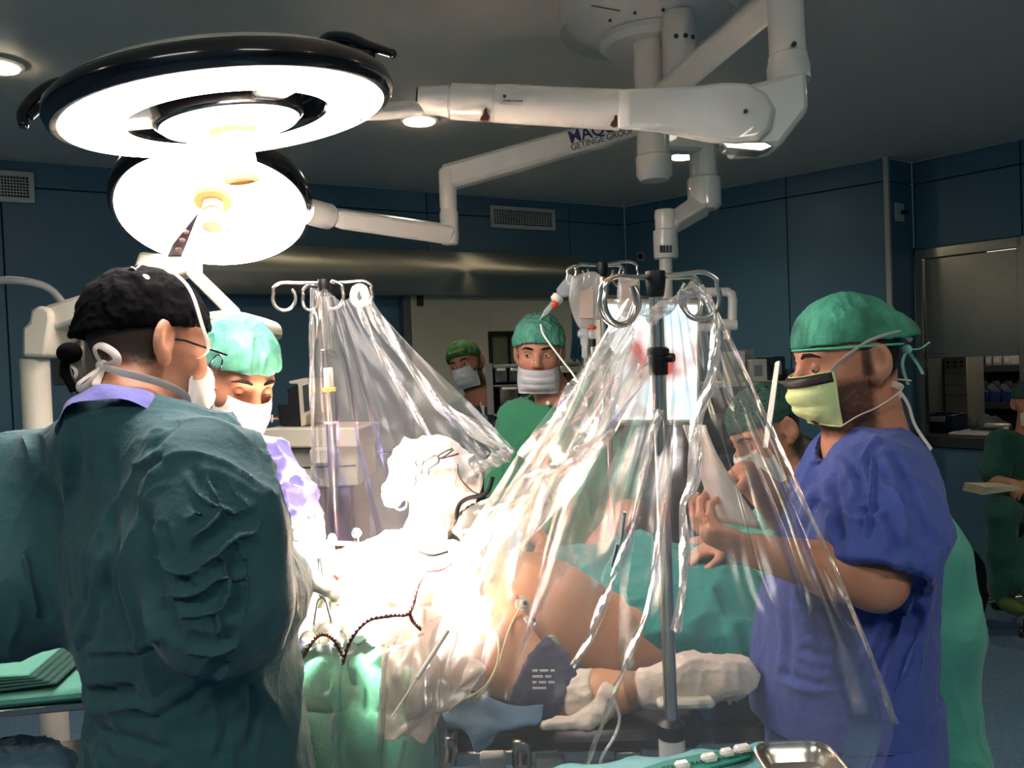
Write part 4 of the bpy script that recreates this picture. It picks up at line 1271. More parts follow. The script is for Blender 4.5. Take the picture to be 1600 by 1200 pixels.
def eyes(h, person, look=(0, 0, 0), lid=.3, iris=srgb(70, 48, 34), skin=None, which=(1, -1), brow=srgb(40, 28, 22), brow_tilt=0.0):
    for sg in which:
        c = h(sg * .033, .0730, .003)
        d = (h.f + h.r * look[0] + h.u * look[1]).normalized()
        mb = MB(); mb.ell(c, .0122 * h.s, n=20); e = mb.build('eye', mat('eye white', srgb(226, 218, 210), .15), person)
        x_, y_, n_ = frame_of(d)
        mb = MB(); mb.lathe(c + d * .0105 * h.s, d, [(.0058 * h.s, 0), (.005 * h.s, .0014), (0, .002)], 16); mb.build('iris', mat('dark iris', iris, .1), e)
        # upper and lower lids
        for (ang, nm) in ((lid, 1), (-1, -1)):
            mb = MB(); rows = []
            a0, a1 = (.62 - .75 * lid, 1.75) if nm == 1 else (-1.75, -.62)
            for i in range(7):
                a = a0 + (a1 - a0) * i / 6; row = []
                for j in range(13):
                    b = -1.5 + 3.0 * j / 12
                    v = h.f * (math.cos(a) * math.cos(b)) + h.r * math.sin(b) + h.u * (math.sin(a) * math.cos(b))
                    row.append(c + v * .0130 * h.s)
                rows.append(row)
            mb.grid(rows); mb.build('eyelid', mat('eyelid skin', srgb(176, 118, 92), .5), person)
        mb = MB()
        mb.tube([h(sg * x, y, z) for x, y, z in ((.014, .092, .0235), (.026, .0925, .029 + brow_tilt), (.040, .086, .029), (.053, .073, .022))], [.0028 * h.s, .0042 * h.s, .0036 * h.s, .0014 * h.s], 8)
        mb.build('eyebrow', mat('dark brow', brow, .9, bump=(300, .8)), person)
def hcolor(h, base, beard=None, hair=None, hairfn=None, ear=None):
    base = np.array(base)
    def f(Vt):
        q = h.local(Vt)
        C = np.tile(base, (len(Vt), 1))
        n = noise3(Vt * 60, 3)[:, None] * .04
        C[:, :3] *= 1 + n
        near = (np.abs(q[:, 0]) < .11) & (np.abs(q[:, 1]) < .16) & (np.abs(q[:, 2]) < .15)
        ck = np.exp(-(((np.abs(q[:, 0]) - .04) / .022) ** 2 + ((q[:, 2] + .025) / .03) ** 2)) * (q[:, 1] > .02) * near
        C[:, :3] = C[:, :3] * (1 - .25 * ck[:, None] * np.array([0, .5, .5]))
        lip = np.exp(-((q[:, 0] / .022) ** 4 + ((q[:, 2] + .066) / .010) ** 2)) * (q[:, 1] > .07) * near
        C[:, :3] = C[:, :3] * (1 - lip[:, None] * np.array([.15, .45, .4]))
        if beard is not None:
            z, y = q[:, 2], q[:, 1]
            b = np.clip((-.022 - .35 * np.maximum(0, y - .05) - z) / .018, 0, 1) * np.clip((y + .022) / .016, 0, 1) * np.clip((z + .145) / .02, 0, 1) * near
            side = np.clip((.012 - np.abs(y + .004)) / .008, 0, 1) * (z > -.03) * (z < .03) * (np.abs(q[:, 0]) > .06) * near
            b = np.clip(np.maximum(b, side) + noise3(Vt * 240, 9) * .22 * (b > .02), 0, 1)[:, None] * beard[3]
            C[:, :3] = C[:, :3] * (1 - b) + np.array(beard[:3]) * b
        if hair is not None:
            m_ = np.clip(hairfn(q), 0, 1) * np.clip((.079 - np.abs(q[:, 0])) / .002, 0, 1)
            m_ = np.clip(m_ + noise3(Vt * 200, 5) * .3 * (m_ > .05) * (m_ < .98), 0, 1)[:, None] * near[:, None]
            C[:, :3] = C[:, :3] * (1 - m_) + np.array(hair[:3]) * m_
        return C
    return f
def cap(h, person, m, pl_n=(0, -.25, -1), pl_z=.022, size=(.086, .110, .096), c=(0, -.016, .036), bag=None, name='surgical_cap', amp=.003, band=None, vox=.0045, ties=None, seed=3, tail=None):
    B = SDF(); k = h.s
    B.u(s_ell(h(*c), tuple(q * k for q in size), h.R), 0)
    if bag: 
        for cc, rr in bag: B.u(s_ell(h(*cc), tuple(q * k for q in rr), h.R), .03)
    n = h.r * pl_n[0] + h.f * pl_n[1] + h.u * pl_n[2]
    B.cut(s_plane(h(0, 0, pl_z), n), .004)
    B.sub(s_ell(h(*c), tuple((q - .0075) * k for q in size), h.R), .0)
    if tail:
        B.u(s_chain([h(*q) for q in tail[0]], tail[1], .02), .02)
    e = .19 * k
    lo = h.c - Vector((e, e, e)); hi = h.c + Vector((e, e, e))
    fo = folds((38 / 1, 38, 14), amp, seed, 1.6, .6, .5)
    return sdf_object(name, B, lo, hi, vox, m, person, disp=[fo])
def strap(person, pts, w_, m, name='mask_tie', n=10, flat=.22, ref=None):
    mb = MB(); mb.tube(catmull(pts, 7), w_, n, flat=flat, ref=ref); return mb.build(name, m, person)
def mask(h, person, m, top=-.018, bot=-.112, front=.128, pleats=3, wid=.058, drop=0.0, name='face_mask', amp=.0022, side_y=.045, noseband=None):
    "a pleated mask wrapped round the lower face"
    mb = MB(); rows = []; n = 25
    nr = 22
    for i in range(nr):
        t = i / (nr - 1); z = top + (bot - top) * t; row = []
        bul = math.sin(math.pi * min(1, max(0, t * .9 + .12))) ** .6
        fr = lerp(front - .012, front - .026, t) if t < .5 else lerp(front - .019, front - .040, (t - .5) * 2)
        fr = .094 + (front - .104) * bul - .014 * t * t * 1.2
        pl = amp * math.sin(t * math.pi * 2 * pleats) + .0008 * math.sin(t * 40)
        for j in range(n):
            s_ = -1 + 2 * j / (n - 1); a = s_ * 1.25
            ww = wid + .004 * math.sin(math.pi * t)
            x = ww * math.sin(a) / math.sin(1.25); y = side_y + (fr - side_y) * max(0, (math.cos(a) - math.cos(1.25)) / (1 - math.cos(1.25))) ** .8
            y += pl * (1 - s_ ** 4) + .0012 * math.sin(9 * s_ + 7 * t)
            row.append(h(x, y, z + drop + .010 * s_ * s_ * (t - .5) * -1))
        rows.append(row)
    mb.grid(rows)
    o = mb.build(name, m, person, solid=.0016)
    mb = MB()
    for row in (rows[0], rows[-1]): mb.tube([r_ for r_ in row], .0024 * h.s, 6)
    for j in (0, n - 1): mb.tube([rows[i][j] for i in range(nr)], .003 * h.s, 6)
    mb.build('binding', m, o)
    return rows
def bow_knot(person, c, m, dirs, w_=.005, name='bow'):
    mb = MB()
    for pts in dirs: mb.tube(catmull(pts, 6), w_, 8, flat=.3)
    mb.ell(c, w_ * 1.6, n=10)
    return mb.build(name, m, person)
def add_hand(B, wrist, direction, palm_n, side=1, curl=.6, k=1.0, spread=.12, glove=0.0, thumb=.6):
    "palm from the wrist along direction; palm_n points out of the palm; fingers bend toward palm_n; side picks the thumb"
    d = Vector(direction).normalized(); n = Vector(palm_n); n = (n - d * n.dot(d)).normalized(); s_ = d.cross(n) * side
    w_ = Vector(wrist); g = glove
    R = Matrix((s_, d, n)).transposed()
    B.u(s_ell(w_ + d * .050 * k, (.041 * k + g, .052 * k + g, .0165 * k + g), R), .018)
    for i, (off, ln, r) in enumerate(((-.029, .072, .0078), (-.010, .082, .0084), (.010, .078, .0083), (.028, .062, .0073))):
        p = w_ + d * (.088 - .006 * abs(i - 1.3)) * k + s_ * off * k
        a = 0.0; pts = [w_ + d * .05 * k + s_ * off * .8 * k, p]
        cr = curl * (1 + .12 * i)
        for seg in (.44, .32, .24):
            a += cr * (1.0 if seg > .4 else .9)
            dd = (d * math.cos(a) + n * math.sin(a) + s_ * (off * 4 * spread)).normalized()
            p = p + dd * ln * seg * k; pts.append(p)
        B.u(s_chain(pts, [r * k + g, r * 1.12 * k + g, r * k + g, r * .95 * k + g, r * .8 * k + g], .003), .004)
    t0 = w_ + d * .022 * k - s_ * .028 * k
    t1 = t0 + (d * .6 - s_ * .75 + n * .35).normalized() * .038 * k
    t2 = t1 + (d * .9 - s_ * (.35 - thumb * .5) + n * .45).normalized() * .032 * k
    t3 = t2 + (d * .9 - s_ * (.05 - thumb * .6) + n * .4).normalized() * .026 * k
    B.u(s_chain([w_ + d * .03 * k, t0, t1, t2, t3], [.014 * k + g, .0145 * k + g, .011 * k + g, .0098 * k + g, .0082 * k + g], .006), .010)
def cloth(name, col, seed=0, rough=.85, bump=.25, sc=90, var=None, trans=0.0):
    m = mat(name, col, rough, bump=(sc, bump), sheen=.15, var=var or (7, tuple(c * .88 for c in col[:3]) + (1,), .6))
    return m
def bbox(*pts, pad=.12):
    a = np.array([list(p) for p in pts]); return a.min(0) - pad, a.max(0) + pad
# ================================================================ the people
M_teal = cloth('dark teal gown', srgb(38, 84, 90))
M_tie = mat('white tie', srgb(228, 214, 204), .8)
M_mask = mat('white mask', srgb(236, 228, 220), .8, bump=(160, .15), sss=.0)
M_hairdark = mat('dark hair', srgb(34, 24, 20), .8, bump=(260, .9))
BROWN = srgb(44, 32, 26)

# ---------- the surgeon with the black cap, seen from behind (left foreground)
s1 = thing('person', Vector((-.62, 1.42, 0)), 'person in dark teal gown and black cap, seen from behind at the left', 'person')
h = Head(P(236, 546, 1.50), (.58, .76, -.30), (-.10, .06, 1), 1.08)
neck0 = P(196, 640, 1.42)
Xs = Vector((.62, -.62, .0)).normalized()              # to his right shoulder, over towards the camera
Fw = Vector((.62, .62, 0)).normalized()
shR = P(322, 735, 1.30); shL = P(50, 745, 1.56)
elR = P(352, 950, 1.22); elL = P(22, 935, 1.42)
wrR = P(452, 905, 1.58); wrL = P(330, 900, 1.85)
B = SDF(); add_head(B, h, ears=(1, -1))
B.u(s_cone(h(0, -.02, -.06), neck0, .062, .070), .03)
B.u(s_chain([neck0, P(190, 760, 1.46), P(215, 1000, 1.46)], [.055, .085, .085], .03), .03)
B.u(s_chain([shL, neck0 - UP * .06, shR], [.045, .055, .045], .02), .02)
B.u(s_chain([shR, elR, wrR], [.048, .040, .028], .02), .02); B.u(s_chain([shL + Xs * .03, elL, wrL], [.034, .034, .028], .02), .03)
lo, hi = bbox(h.c, neck0, shR, shL, elR, elL, wrR, wrL, P(210, 1050, 1.42), pad=.13)
def hairline(q): return np.clip((-.012 - q[:, 1] * 1.0) / .012, 0, 1) * np.clip((q[:, 2] + .055) / .02, 0, 1)
cf = hcolor(h, srgb(198, 140, 112), beard=(*srgb(120, 84, 66)[:3], .25), hair=srgb(66, 50, 38), hairfn=hairline)
sdf_object('body', B, lo, hi, .0040, M_skin, s1, colfn=cf)
cap(h, s1, mat('black cap cloth', srgb(7, 6, 8), .95, bump=(90, .3), spec=.1), pl_n=(0, .32, -1), pl_z=.026, size=(.088, .110, .098), bag=[((0, -.085, -.018), (.055, .04, .045))], amp=.006, seed=12)
# knotted tail of the cap at the nape
mb = MB(); kk = h(0, -.128, -.045); mb.ell(kk, (.02, .02, .018)); mb.tube(catmull([kk, kk - UP * .03 - h.f * .01, kk - UP * .065 + h.r * .01], 5), .011, 10, flat=.5); mb.build('cap_knot', mat('black cap cloth', srgb(13, 12, 15), .8), s1)
rows = mask(h, s1, M_mask, top=-.020, bot=-.118, front=.135)
m_ = M_tie
topk = P(197, 440, 1.47)
strap(s1, [rows[0][-1], h(.084, .052, .000), h(.092, .030, .035), h(.080, -.004, .100), h(.045, -.055, .128), topk], .0045, m_)
strap(s1, [rows[-1][-1], h(.082, .03, -.088), h(.090, -.02, -.078), h(.078, -.085, -.075), P(158, 572, 1.40)], .0065, m_)
q = topk
bow_knot(s1, q, m_, [[q, P(185, 432, 1.46), P(168, 436, 1.45), P(150, 456, 1.44)], [q, P(180, 430, 1.46), P(160, 434, 1.45), P(165, 450, 1.44), q], [q, P(208, 425, 1.46), P(228, 432, 1.44), P(215, 442, 1.44), q], [q, P(180, 452, 1.45), P(172, 460, 1.44)], [q, P(206, 420, 1.46), P(214, 424, 1.46)]], .0065)
q = P(160, 572, 1.39)
bow_knot(s1, q, m_, [[q, P(148, 548, 1.38), P(157, 540, 1.38), P(178, 552, 1.37), P(182, 566, 1.37), q], [q, P(142, 585, 1.37), P(123, 600, 1.36), P(128, 608, 1.36), P(150, 590, 1.37), q], [q, P(150, 600, 1.36), P(146, 606, 1.36)]], .007)
# glasses
mb = MB()
ga = h(.078, .012, .006); gb = h(.070, .098, .008)
mb.tube([h(.080, -.006, .002), ga, gb], .0022, 8)
for sg in (1, -1): mb.tube([h(sg * .036 + .027 * math.cos(a), .108 - .012 * abs(sg * .036 + .027 * math.cos(a)) / .06, -.004 + .018 * math.sin(a)) for a in np.linspace(0, 2 * math.pi, 25)], .0016, 6, cap=False)
mb.tube([h(-.009, .11, 0), h(.009, .11, 0)], .0018, 6); mb.build('glasses', M_blackgloss, s1)
# gown
G = SDF()
oT = Vector((-.585, 1.44, 0))
G.u(s_loft(oT, Xs, Fw, UP, [(.28, .30, .24, 0, 0), (.9, .235, .185, 0, 0), (1.08, .205, .165, 0, 0), (1.2, .225, .17, 0, -.01), (1.35, .235, .165, 0, -.015), (1.45, .20, .14, 0, 0), (1.52, .12, .10, 0, .02), (1.56, .07, .07, 0, .03)], 2.3), 0)
neckp = neck0 - UP * .015
G.u(s_chain([shL + UP * .0, neckp - UP * .03, shR + UP * .0], [.075, .085, .075], .06), .07)
G.u(s_chain([shR - UP * .01, lerp(shR, elR, .5) + Xs * .015, elR, lerp(elR, wrR, .5), wrR], [.092, .104, .098, .076, .050], .04), .05)
G.u(s_chain([shL - UP * .01, lerp(shL, elL, .5) - Xs * .02, elL - Xs * .01, lerp(elL, wrL, .5), wrL], [.095, .110, .104, .08, .05], .04), .05)
G.sub(s_cone(h(0, -.02, -.06), neck0 - UP * .01 + Fw * .03, .080, .086), .012)
lo, hi = bbox(shR, shL, elR, elL, wrR, wrL, Vector((-.585, 1.44, .3)), P(200, 600, 1.42), pad=.15)
lo[2] = .27; hi[0] = max(hi[0], .0)
CR = []
def S(pts, w_, dp, dd=1.16): CR.append((pts, w_, dp))
# grooves and ridges as the gown shows them
for pts_, w_, dp in (
    ([(213, 775), (226, 850), (236, 905), (252, 960), (272, 1010)], .013, .018),
    ([(298, 872), (335, 840), (368, 815), (410, 812)], .012, .016),
    ([(235, 895), (265, 912), (295, 915), (322, 900), (348, 888), (398, 886)], .008, .011),
    ([(262, 948), (300, 945), (332, 940), (345, 915), (353, 888)], .009, .011),
    ([(247, 815), (252, 845), (262, 872)], .008, .009),
    ([(295, 778), (325, 798), (312, 815), (290, 828)], .008, .008),
    ([(240, 862), (262, 890), (300, 905)], .007, -.008),
    ([(352, 850), (368, 880), (372, 930), (362, 965)], .009, .009),
    ([(285, 1000), (330, 1010), (375, 990)], .009, .009),
    ([(330, 945), (342, 975), (336, 1010)], .007, -.006),
    ([(300, 730), (318, 760), (345, 785)], .008, .008),
    ([(330, 735), (355, 775), (385, 800)], .008, .009),
    ([(48, 850), (62, 905), (75, 975)], .009, .008), ([(96, 845), (105, 900), (112, 950)], .008, .006),
    ([(157, 830), (158, 900), (165, 930), (178, 960)], .008, .007), ([(90, 1040), (128, 990), (150, 910), (162, 845)], .008, -.007),
    ([(92, 1040), (135, 1078), (175, 1086), (215, 1082)], .012, .015), ([(138, 1125), (190, 1156), (230, 1166), (266, 1172)], .011, .013),
    ([(96, 1055), (135, 1135), (165, 1165), (185, 1190)], .012, .013), ([(128, 1013), (185, 1018), (255, 994)], .007, -.007),
    ([(205, 1100), (240, 1106), (295, 1075)], .009, -.007), ([(290, 1110), (330, 1060), (350, 1040)], .009, .008),
    ([(273, 650), (255, 672), (228, 705)], .009, .008), ([(260, 715), (232, 730), (205, 742)], .008, .007),
    ([(45, 672), (52, 700), (60, 735)], .009, .007), ([(110, 660), (118, 720), (112, 790)], .009, .006),
    ([(170, 700), (172, 780), (168, 860)], .009, .006), ([(385, 1060), (395, 1110), (388, 1170)], .009, .008), ([(345, 1080), (352, 1140), (340, 1190)], .009, .008)):
    S(pts_, w_, dp, 1.22 if pts_[0][0] < 200 else (1.20 if pts_[0][1] > 1030 else 1.14))
sdf_object('gown', G, lo, hi, .0052, M_teal, s1, disp=[creases(CR), folds((4, 4, 2.2), .017, 21, 3.4, .9, .35), folds((13, 13, 7), .0028, 22, 3, .8, .5)], smooth=2)
# lavender collar showing at the nape
M_lav = cloth('lavender gown', srgb(120, 118, 192))
ncx = (h(0, -.02, -.06) - neck0).normalized(); cx1, cy1, _n = frame_of(ncx)
mb = MB(); cc_ = neck0 - ncx * .022
mb.grid([[cc_ + ncx * z_ + (cx1 * math.cos(a_) + cy1 * math.sin(a_)) * (r_ + .003 * math.sin(a_ * 7 + z_ * 90)) for a_ in np.linspace(0, 2 * math.pi, 49)[:-1]] for z_, r_ in ((-.035, .094), (-.02, .092), (-.005, .088), (.004, .084), (.002, .079), (-.01, .077))], close_u=True)
mb.build('scrub_collar', M_lav, s1, smooth=70)
mb = MB(); 
for sg in (-1, 1):
    q = oT + Xs * .10 * sg
    mb.tube([q + UP * .75, q + UP * .4, q + UP * .09], [.085, .065, .05], 16)
mb.build('trousers', M_lav, s1)
for sg in (-1, 1):
    q = oT + Xs * .10 * sg + Fw * .04
    mb = MB(); mb.ell(q + UP * .045, (.05, .13, .045), RX(Xs)); mb.build('clog', M_dgrey, s1)
# gloved hands reaching into the field
M_glove = mat('white glove', srgb(238, 228, 214), .35, bump=(60, .2))
for w_, dd, sd, nn in ((wrR, (FIELD - wrR), 1, (0, .2, -1)), (wrL, (FIELD + Vector((.0, .05, .02)) - wrL), -1, (0, 0, -1))):
    Hd = SDF(); Hd.u(s_cone(w_ - dd.normalized() * .04, w_ + dd.normalized() * .03, .036, .031), 0)
    add_hand(Hd, w_, dd, nn, sd, .5, 1.0, .1, .0012)
    lo, hi = bbox(w_, w_ + dd.normalized() * .18, pad=.07)
    sdf_object('glove', Hd, lo, hi, .0035, M_glove, s1)

# ---------- the second surgeon in lavender (faces the viewer, looks down)
s2 = thing('person', Vector((-.66, 2.08, 0)), 'person in lavender gown with green cap brightly lit, looking down at the field', 'person')
h = Head(P(368, 590, 1.90), (.66, -.62, -.42), (.10, -.02, 1), 1.02)
shR = P(330, 745, 2.0); shL = P(418, 738, 2.12)
elL = P(455, 812, 2.02); elR = P(370, 860, 1.85)
wrL = P(462, 862, 1.90); wrR = P(430, 900, 1.86)
neck0 = P(352, 700, 2.05)
B = SDF(); add_head(B, h)
B.u(s_cone(h(0, -.02, -.06), neck0, .058, .066), .03)
B.u(s_chain([neck0, neck0 - UP * .14, neck0 - UP * .45], [.05, .08, .09], .03), .03)
B.u(s_chain([shR, neck0 - UP * .06, shL], [.045, .05, .045], .02), .02)
B.u(s_chain([shL, elL, wrL], [.050, .04, .028], .02), .03); B.u(s_chain([shR, elR, wrR], [.050, .04, .028], .02), .03)
lo, hi = bbox(h.c, neck0, shR, shL, elR, elL, wrR, wrL, pad=.14)
sdf_object('body', B, lo, hi, .005, M_skin, s2, colfn=hcolor(h, srgb(205, 140, 108), beard=(*srgb(110, 70, 52)[:3], .2), hair=srgb(50, 34, 26), hairfn=lambda q: np.clip((.0 - q[:, 1]) / .02, 0, 1) * np.clip((q[:, 2] + .03) / .02, 0, 1)))
M_capg = mat('green cap gauze', srgb(96, 176, 150), .8, bump=(200, .2), var=(16, srgb(58, 112, 96), .7))
cap(h, s2, M_capg, pl_n=(0, .12, -1), pl_z=.034, size=(.090, .108, .100), c=(0, -.012, .040), amp=.006, seed=8)
eyes(h, s2, look=(0, -.5), lid=1.35)
rows = mask(h, s2, M_mask, top=-.016, bot=-.120, front=.140)
strap(s2, [rows[0][-1], h(.078, .03, .0), h(.082, .0, .03), h(.08, -.03, .06)], .004, M_tie)
strap(s2, [rows[0][0], h(-.078, .03, .0), h(-.082, .0, .03)], .004, M_tie)
strap(s2, [rows[-1][0], h(-.07, .02, -.1), h(-.07, -.04, -.08)], .0055, M_tie)
G = SDF(); oT = Vector((neck0.x - .02, neck0.y + .03, 0)); Xs = (shL - shR); Xs = Vector((Xs.x, Xs.y, 0)).normalized(); Fw = Vector((Xs.y, -Xs.x, 0))
G.u(s_loft(oT, Xs, Fw, UP, [(.3, .24, .2, 0, 0), (.9, .2, .16, 0, 0), (1.1, .185, .14, 0, 0), (1.3, .195, .14, 0, 0), (1.40, .14, .11, 0, 0), (1.46, .08, .08, 0, 0)]), 0)
G.u(s_chain([shR, neck0 - UP * .05, shL], [.07, .08, .07], .05), .06)
G.u(s_chain([shL, lerp(shL, elL, .5) + Xs * .01, elL, lerp(elL, wrL, .6), wrL], [.072, .078, .072, .056, .042], .03), .04)
G.u(s_chain([shR, elR, wrR], [.075, .075, .045], .03), .04)
G.sub(s_cone(h(0, -.02, -.06), neck0, .072, .078), .01)
lo, hi = bbox(shR, shL, elR, elL, wrR, wrL, neck0, Vector((neck0.x, neck0.y, .4)), pad=.14); lo[0] -= .1; lo[1] -= .08; hi[1] += .1
CR = []
def S2(pts, w_, dp, dd): CR.append((pts, w_, dp))
S2([(408, 720), (418, 760), (415, 820)], .012, .012, 1.98); S2([(420, 800), (445, 805), (470, 798)], .010, .012, 1.95); S2([(425, 770), (450, 800), (468, 815)], .010, .010, 1.95); S2([(430, 735), (440, 780)], .010, .009, 1.98); S2([(420, 835), (450, 830), (470, 838)], .01, .010, 1.93)
sdf_object('gown', G, lo, hi, .006, M_lav, s2, disp=[creases(CR), folds((8, 8, 5), .018, 31, 3.0, .8, .5)])
for w_, dd, sd in ((wrL, FIELD + Vector((-.02, .10, 0)) - wrL, -1), (wrR, FIELD + Vector((-.10, .04, 0)) - wrR, 1)):
    Hd = SDF(); Hd.u(s_cone(w_ - dd.normalized() * .05, w_ + dd.normalized() * .03, .038, .031), 0)
    add_hand(Hd, w_, dd, (0, 0, -1), sd, .55, 1.0, .1, .0012)
    lo, hi = bbox(w_, w_ + dd.normalized() * .18, pad=.07)
    sdf_object('glove', Hd, lo, hi, .0035, M_glove, s2)
mb = MB(); mb.tube([oT + UP * .75, oT + UP * .4, oT + UP * .06], [.15, .12, .10], 20); mb.build('trousers', M_lav, s2)

# ---------- the man in green scrubs, centre
s3 = thing('person', Vector((.14, 3.12, 0)), 'person in bright green scrubs and green cap standing at the centre, facing the viewer', 'person')
h = Head(P(842, 551, 3.0), (-.10, -1, -.16), (.04, 0, 1), 1.04)
neck0 = P(868, 622, 3.06)
shR = P(806, 655, 3.08); shL = P(948, 640, 3.12); elR = P(790, 790, 3.05); elL = P(985, 790, 3.0)
wrR = P(850, 850, 2.8); wrL = P(930, 850, 2.75)
B = SDF(); add_head(B, h)
B.u(s_cone(h(0, -.02, -.06), neck0, .060, .072), .03)
B.u(s_chain([neck0, neck0 - UP * .12 + Vector((0, .02, 0)), neck0 - UP * .5 + Vector((0, .04, 0))], [.055, .085, .09], .03), .03)
B.u(s_chain([shR, neck0 - UP * .055, shL], [.045, .05, .045], .02), .02)
B.u(s_chain([shR, elR, wrR], [.055, .045, .03], .02), .03); B.u(s_chain([shL, elL, wrL], [.055, .045, .03], .02), .03)
add_hand(B, wrR, (.3, -.6, -.3), (0, -.2, -1), 1, .5, 1, .1); add_hand(B, wrL, (-.3, -.6, -.3), (0, -.2, -1), -1, .5, 1, .1)
lo, hi = bbox(h.c, neck0, shR, shL, elR, elL, wrR, wrL, pad=.16)
sdf_object('body', B, lo, hi, .0055, M_skin, s3, colfn=hcolor(h, srgb(196, 140, 112), beard=(*srgb(100, 70, 56)[:3], .3)))
cap(h, s3, M_capg, pl_n=(0, .30, -1), pl_z=.018, size=(.090, .110, .104), c=(0, -.012, .036), amp=.008, seed=5)
eyes(h, s3, look=(.25, -.05), lid=.52, brow_tilt=-.001)
rows = mask(h, s3, mat('grey mask', srgb(206, 204, 206), .8, bump=(160, .15)), top=-.040, bot=-.120, front=.122, drop=-.008, wid=.066)
strap(s3, [rows[0][-1], h(.074, .045, -.01), h(.080, .03, .03), h(.082, .02, .06)], .0035, M_tie); strap(s3, [rows[0][0], h(-.074, .045, -.01), h(-.080, .03, .03), h(-.082, .02, .06)], .0035, M_tie)
strap(s3, [rows[-1][-1], h(.07, .0, -.1), h(.06, -.05, -.09)], .004, M_tie); strap(s3, [rows[-1][0], h(-.07, .0, -.1), h(-.06, -.05, -.09)], .004, M_tie)
G = SDF(); oT = Vector((neck0.x + .01, neck0.y + .05, 0)); Xs = Vector((1, 0, 0)); Fw = Vector((0, -1, 0))
zn = neck0.z
M_green = cloth('green scrubs', srgb(56, 136, 98))
G.u(s_loft(oT, Xs, Fw, UP, [(.72, .21, .16, 0, 0), (1.0, .20, .15, 0, 0), (zn - .25, .205, .14, 0, 0), (zn - .10, .19, .125, 0, 0), (zn - .03, .13, .10, 0, 0), (zn + .01, .08, .08, 0, 0)]), 0)
G.u(s_chain([shR, neck0 - UP * .045, shL], [.066, .075, .066], .05), .06)
G.u(s_chain([shR, lerp(shR, elR, .8)], [.072, .085], .03), .04); G.u(s_chain([shL, lerp(shL, elL, .8)], [.072, .085], .03), .04)
G.sub(s_cone(h(0, -.02, -.08), neck0 + Vector((0, .0, -.01)), .074, .080), .008)
vn = neck0 + Vector((.005, -.12, -.05))
G.sub(s_chain([vn + UP * .05, vn + UP * -.09], [.050, .006], .0), .006)
lo, hi = bbox(shR, shL, elR, elL, neck0, Vector((neck0.x, neck0.y, .75)), pad=.14)
sdf_object('scrub_top', G, lo, hi, .0065, M_green, s3, disp=[folds((7, 7, 3.5), .016, 41, 3.0, .8, .5)])
mb = MB()
for (x, y) in ((856, 630), (881, 631)): mb.lathe(P(x, y, neck0.y - .10), (0, -1, 0), [(.008, -.005), (.008, .004), (.004, .006), (0, .005)], 14)
mb.build('snap_buttons', M_white, s3)
mb = MB(); 
for sg in (-1, 1): mb.tube([oT + Xs * .09 * sg + UP * .80, oT + Xs * .095 * sg + UP * .45, oT + Xs * .1 * sg + UP * .07], [.11, .08, .07], 18)
mb.build('trousers', M_green, s3)

# ---------- the man in the patterned cap at the back
s4 = thing('person', Vector((-.16, 4.3, 0)), 'person in camouflage cap and white mask, head tilted, half hidden by the drawer rack', 'person')
h = Head(P(727, 569, 4.15), (-.30, -.97, -.12), (-.27, .0, 1), 1.0)
neck0 = P(752, 618, 4.2)
shR = P(722, 642, 4.25); shL = P(838, 660, 4.28); elR = P(715, 760, 4.2); elL = P(850, 770, 4.3)
B = SDF(); add_head(B, h)
B.u(s_cone(h(0, -.02, -.06), neck0, .062, .075), .03)
B.u(s_chain([neck0, neck0 - UP * .12 + Vector((.05, .02, 0)), neck0 - UP * .4 + Vector((.07, .05, 0))], [.055, .08, .09], .03), .03)
B.u(s_chain([shR, neck0 - UP * .06 + Vector((.05, .02, 0)), shL], [.045, .05, .045], .02), .02)
wr4 = P(775, 730, 4.0)
B.u(s_chain([shR, elR, wr4], [.055, .045, .03], .02), .03); B.u(s_chain([shL, elL, P(830, 760, 4.0)], [.055, .045, .03], .02), .03)
add_hand(B, wr4, (.8, -.2, .1), (0, .5, -1), -1, .5, 1, .1)
lo, hi = bbox(h.c, neck0, shR, shL, elR, elL, wr4, P(830, 760, 4.0), pad=.15)
sdf_object('body', B, lo, hi, .0065, M_skin, s4, colfn=hcolor(h, srgb(186, 132, 104), beard=(*srgb(38, 26, 20)[:3], .92)))
m = mat('camouflage cap', srgb(58, 122, 52), .8, bump=(90, .2), var=(34, srgb(16, 44, 20), .95))
cap(h, s4, m, pl_n=(0, .30, -1), pl_z=.020, size=(.086, .106, .092), c=(0, -.012, .034), amp=.004, seed=15)
mb = MB()
for k in range(7): mb.ell(h(-.046 + .012 * k, .0935 - .09 * ((-.046 + .012 * k)) ** 2 / .006 * .2, .075), (.004, .002, .005), h.R, n=8)
mb.build('cap_motif', mat('pale yellow print', srgb(206, 206, 140), .7), s4)
eyes(h, s4, look=(.2, 0), lid=.5)
rows = mask(h, s4, mat('blue white mask', srgb(214, 222, 226), .8, bump=(160, .15)), top=-.012, bot=-.112, front=.134)
strap(s4, [rows[0][-1], h(.074, .045, .0), h(.082, .015, .04), h(.082, -.0, .06)], .004, M_tie); strap(s4, [rows[-1][-1], h(.074, .0, -.09), h(.06, -.05, -.08)], .004, M_tie)
G = SDF(); oT = Vector((neck0.x + .07, neck0.y + .07, 0)); zn = neck0.z
M_dgreen = cloth('deep green scrubs', srgb(26, 88, 74))
G.u(s_loft(oT, Vector((1, 0, 0)), Vector((0, -1, 0)), UP, [(.72, .2, .16, 0, 0), (1.0, .19, .15, 0, 0), (zn - .22, .20, .14, 0, 0), (zn - .08, .16, .12, 0, 0), (zn - .03, .10, .09, -.02, 0)]), 0)
G.u(s_chain([shR, neck0 - UP * .055 + Vector((.03, 0, 0)), shL], [.062, .07, .062], .05), .06)
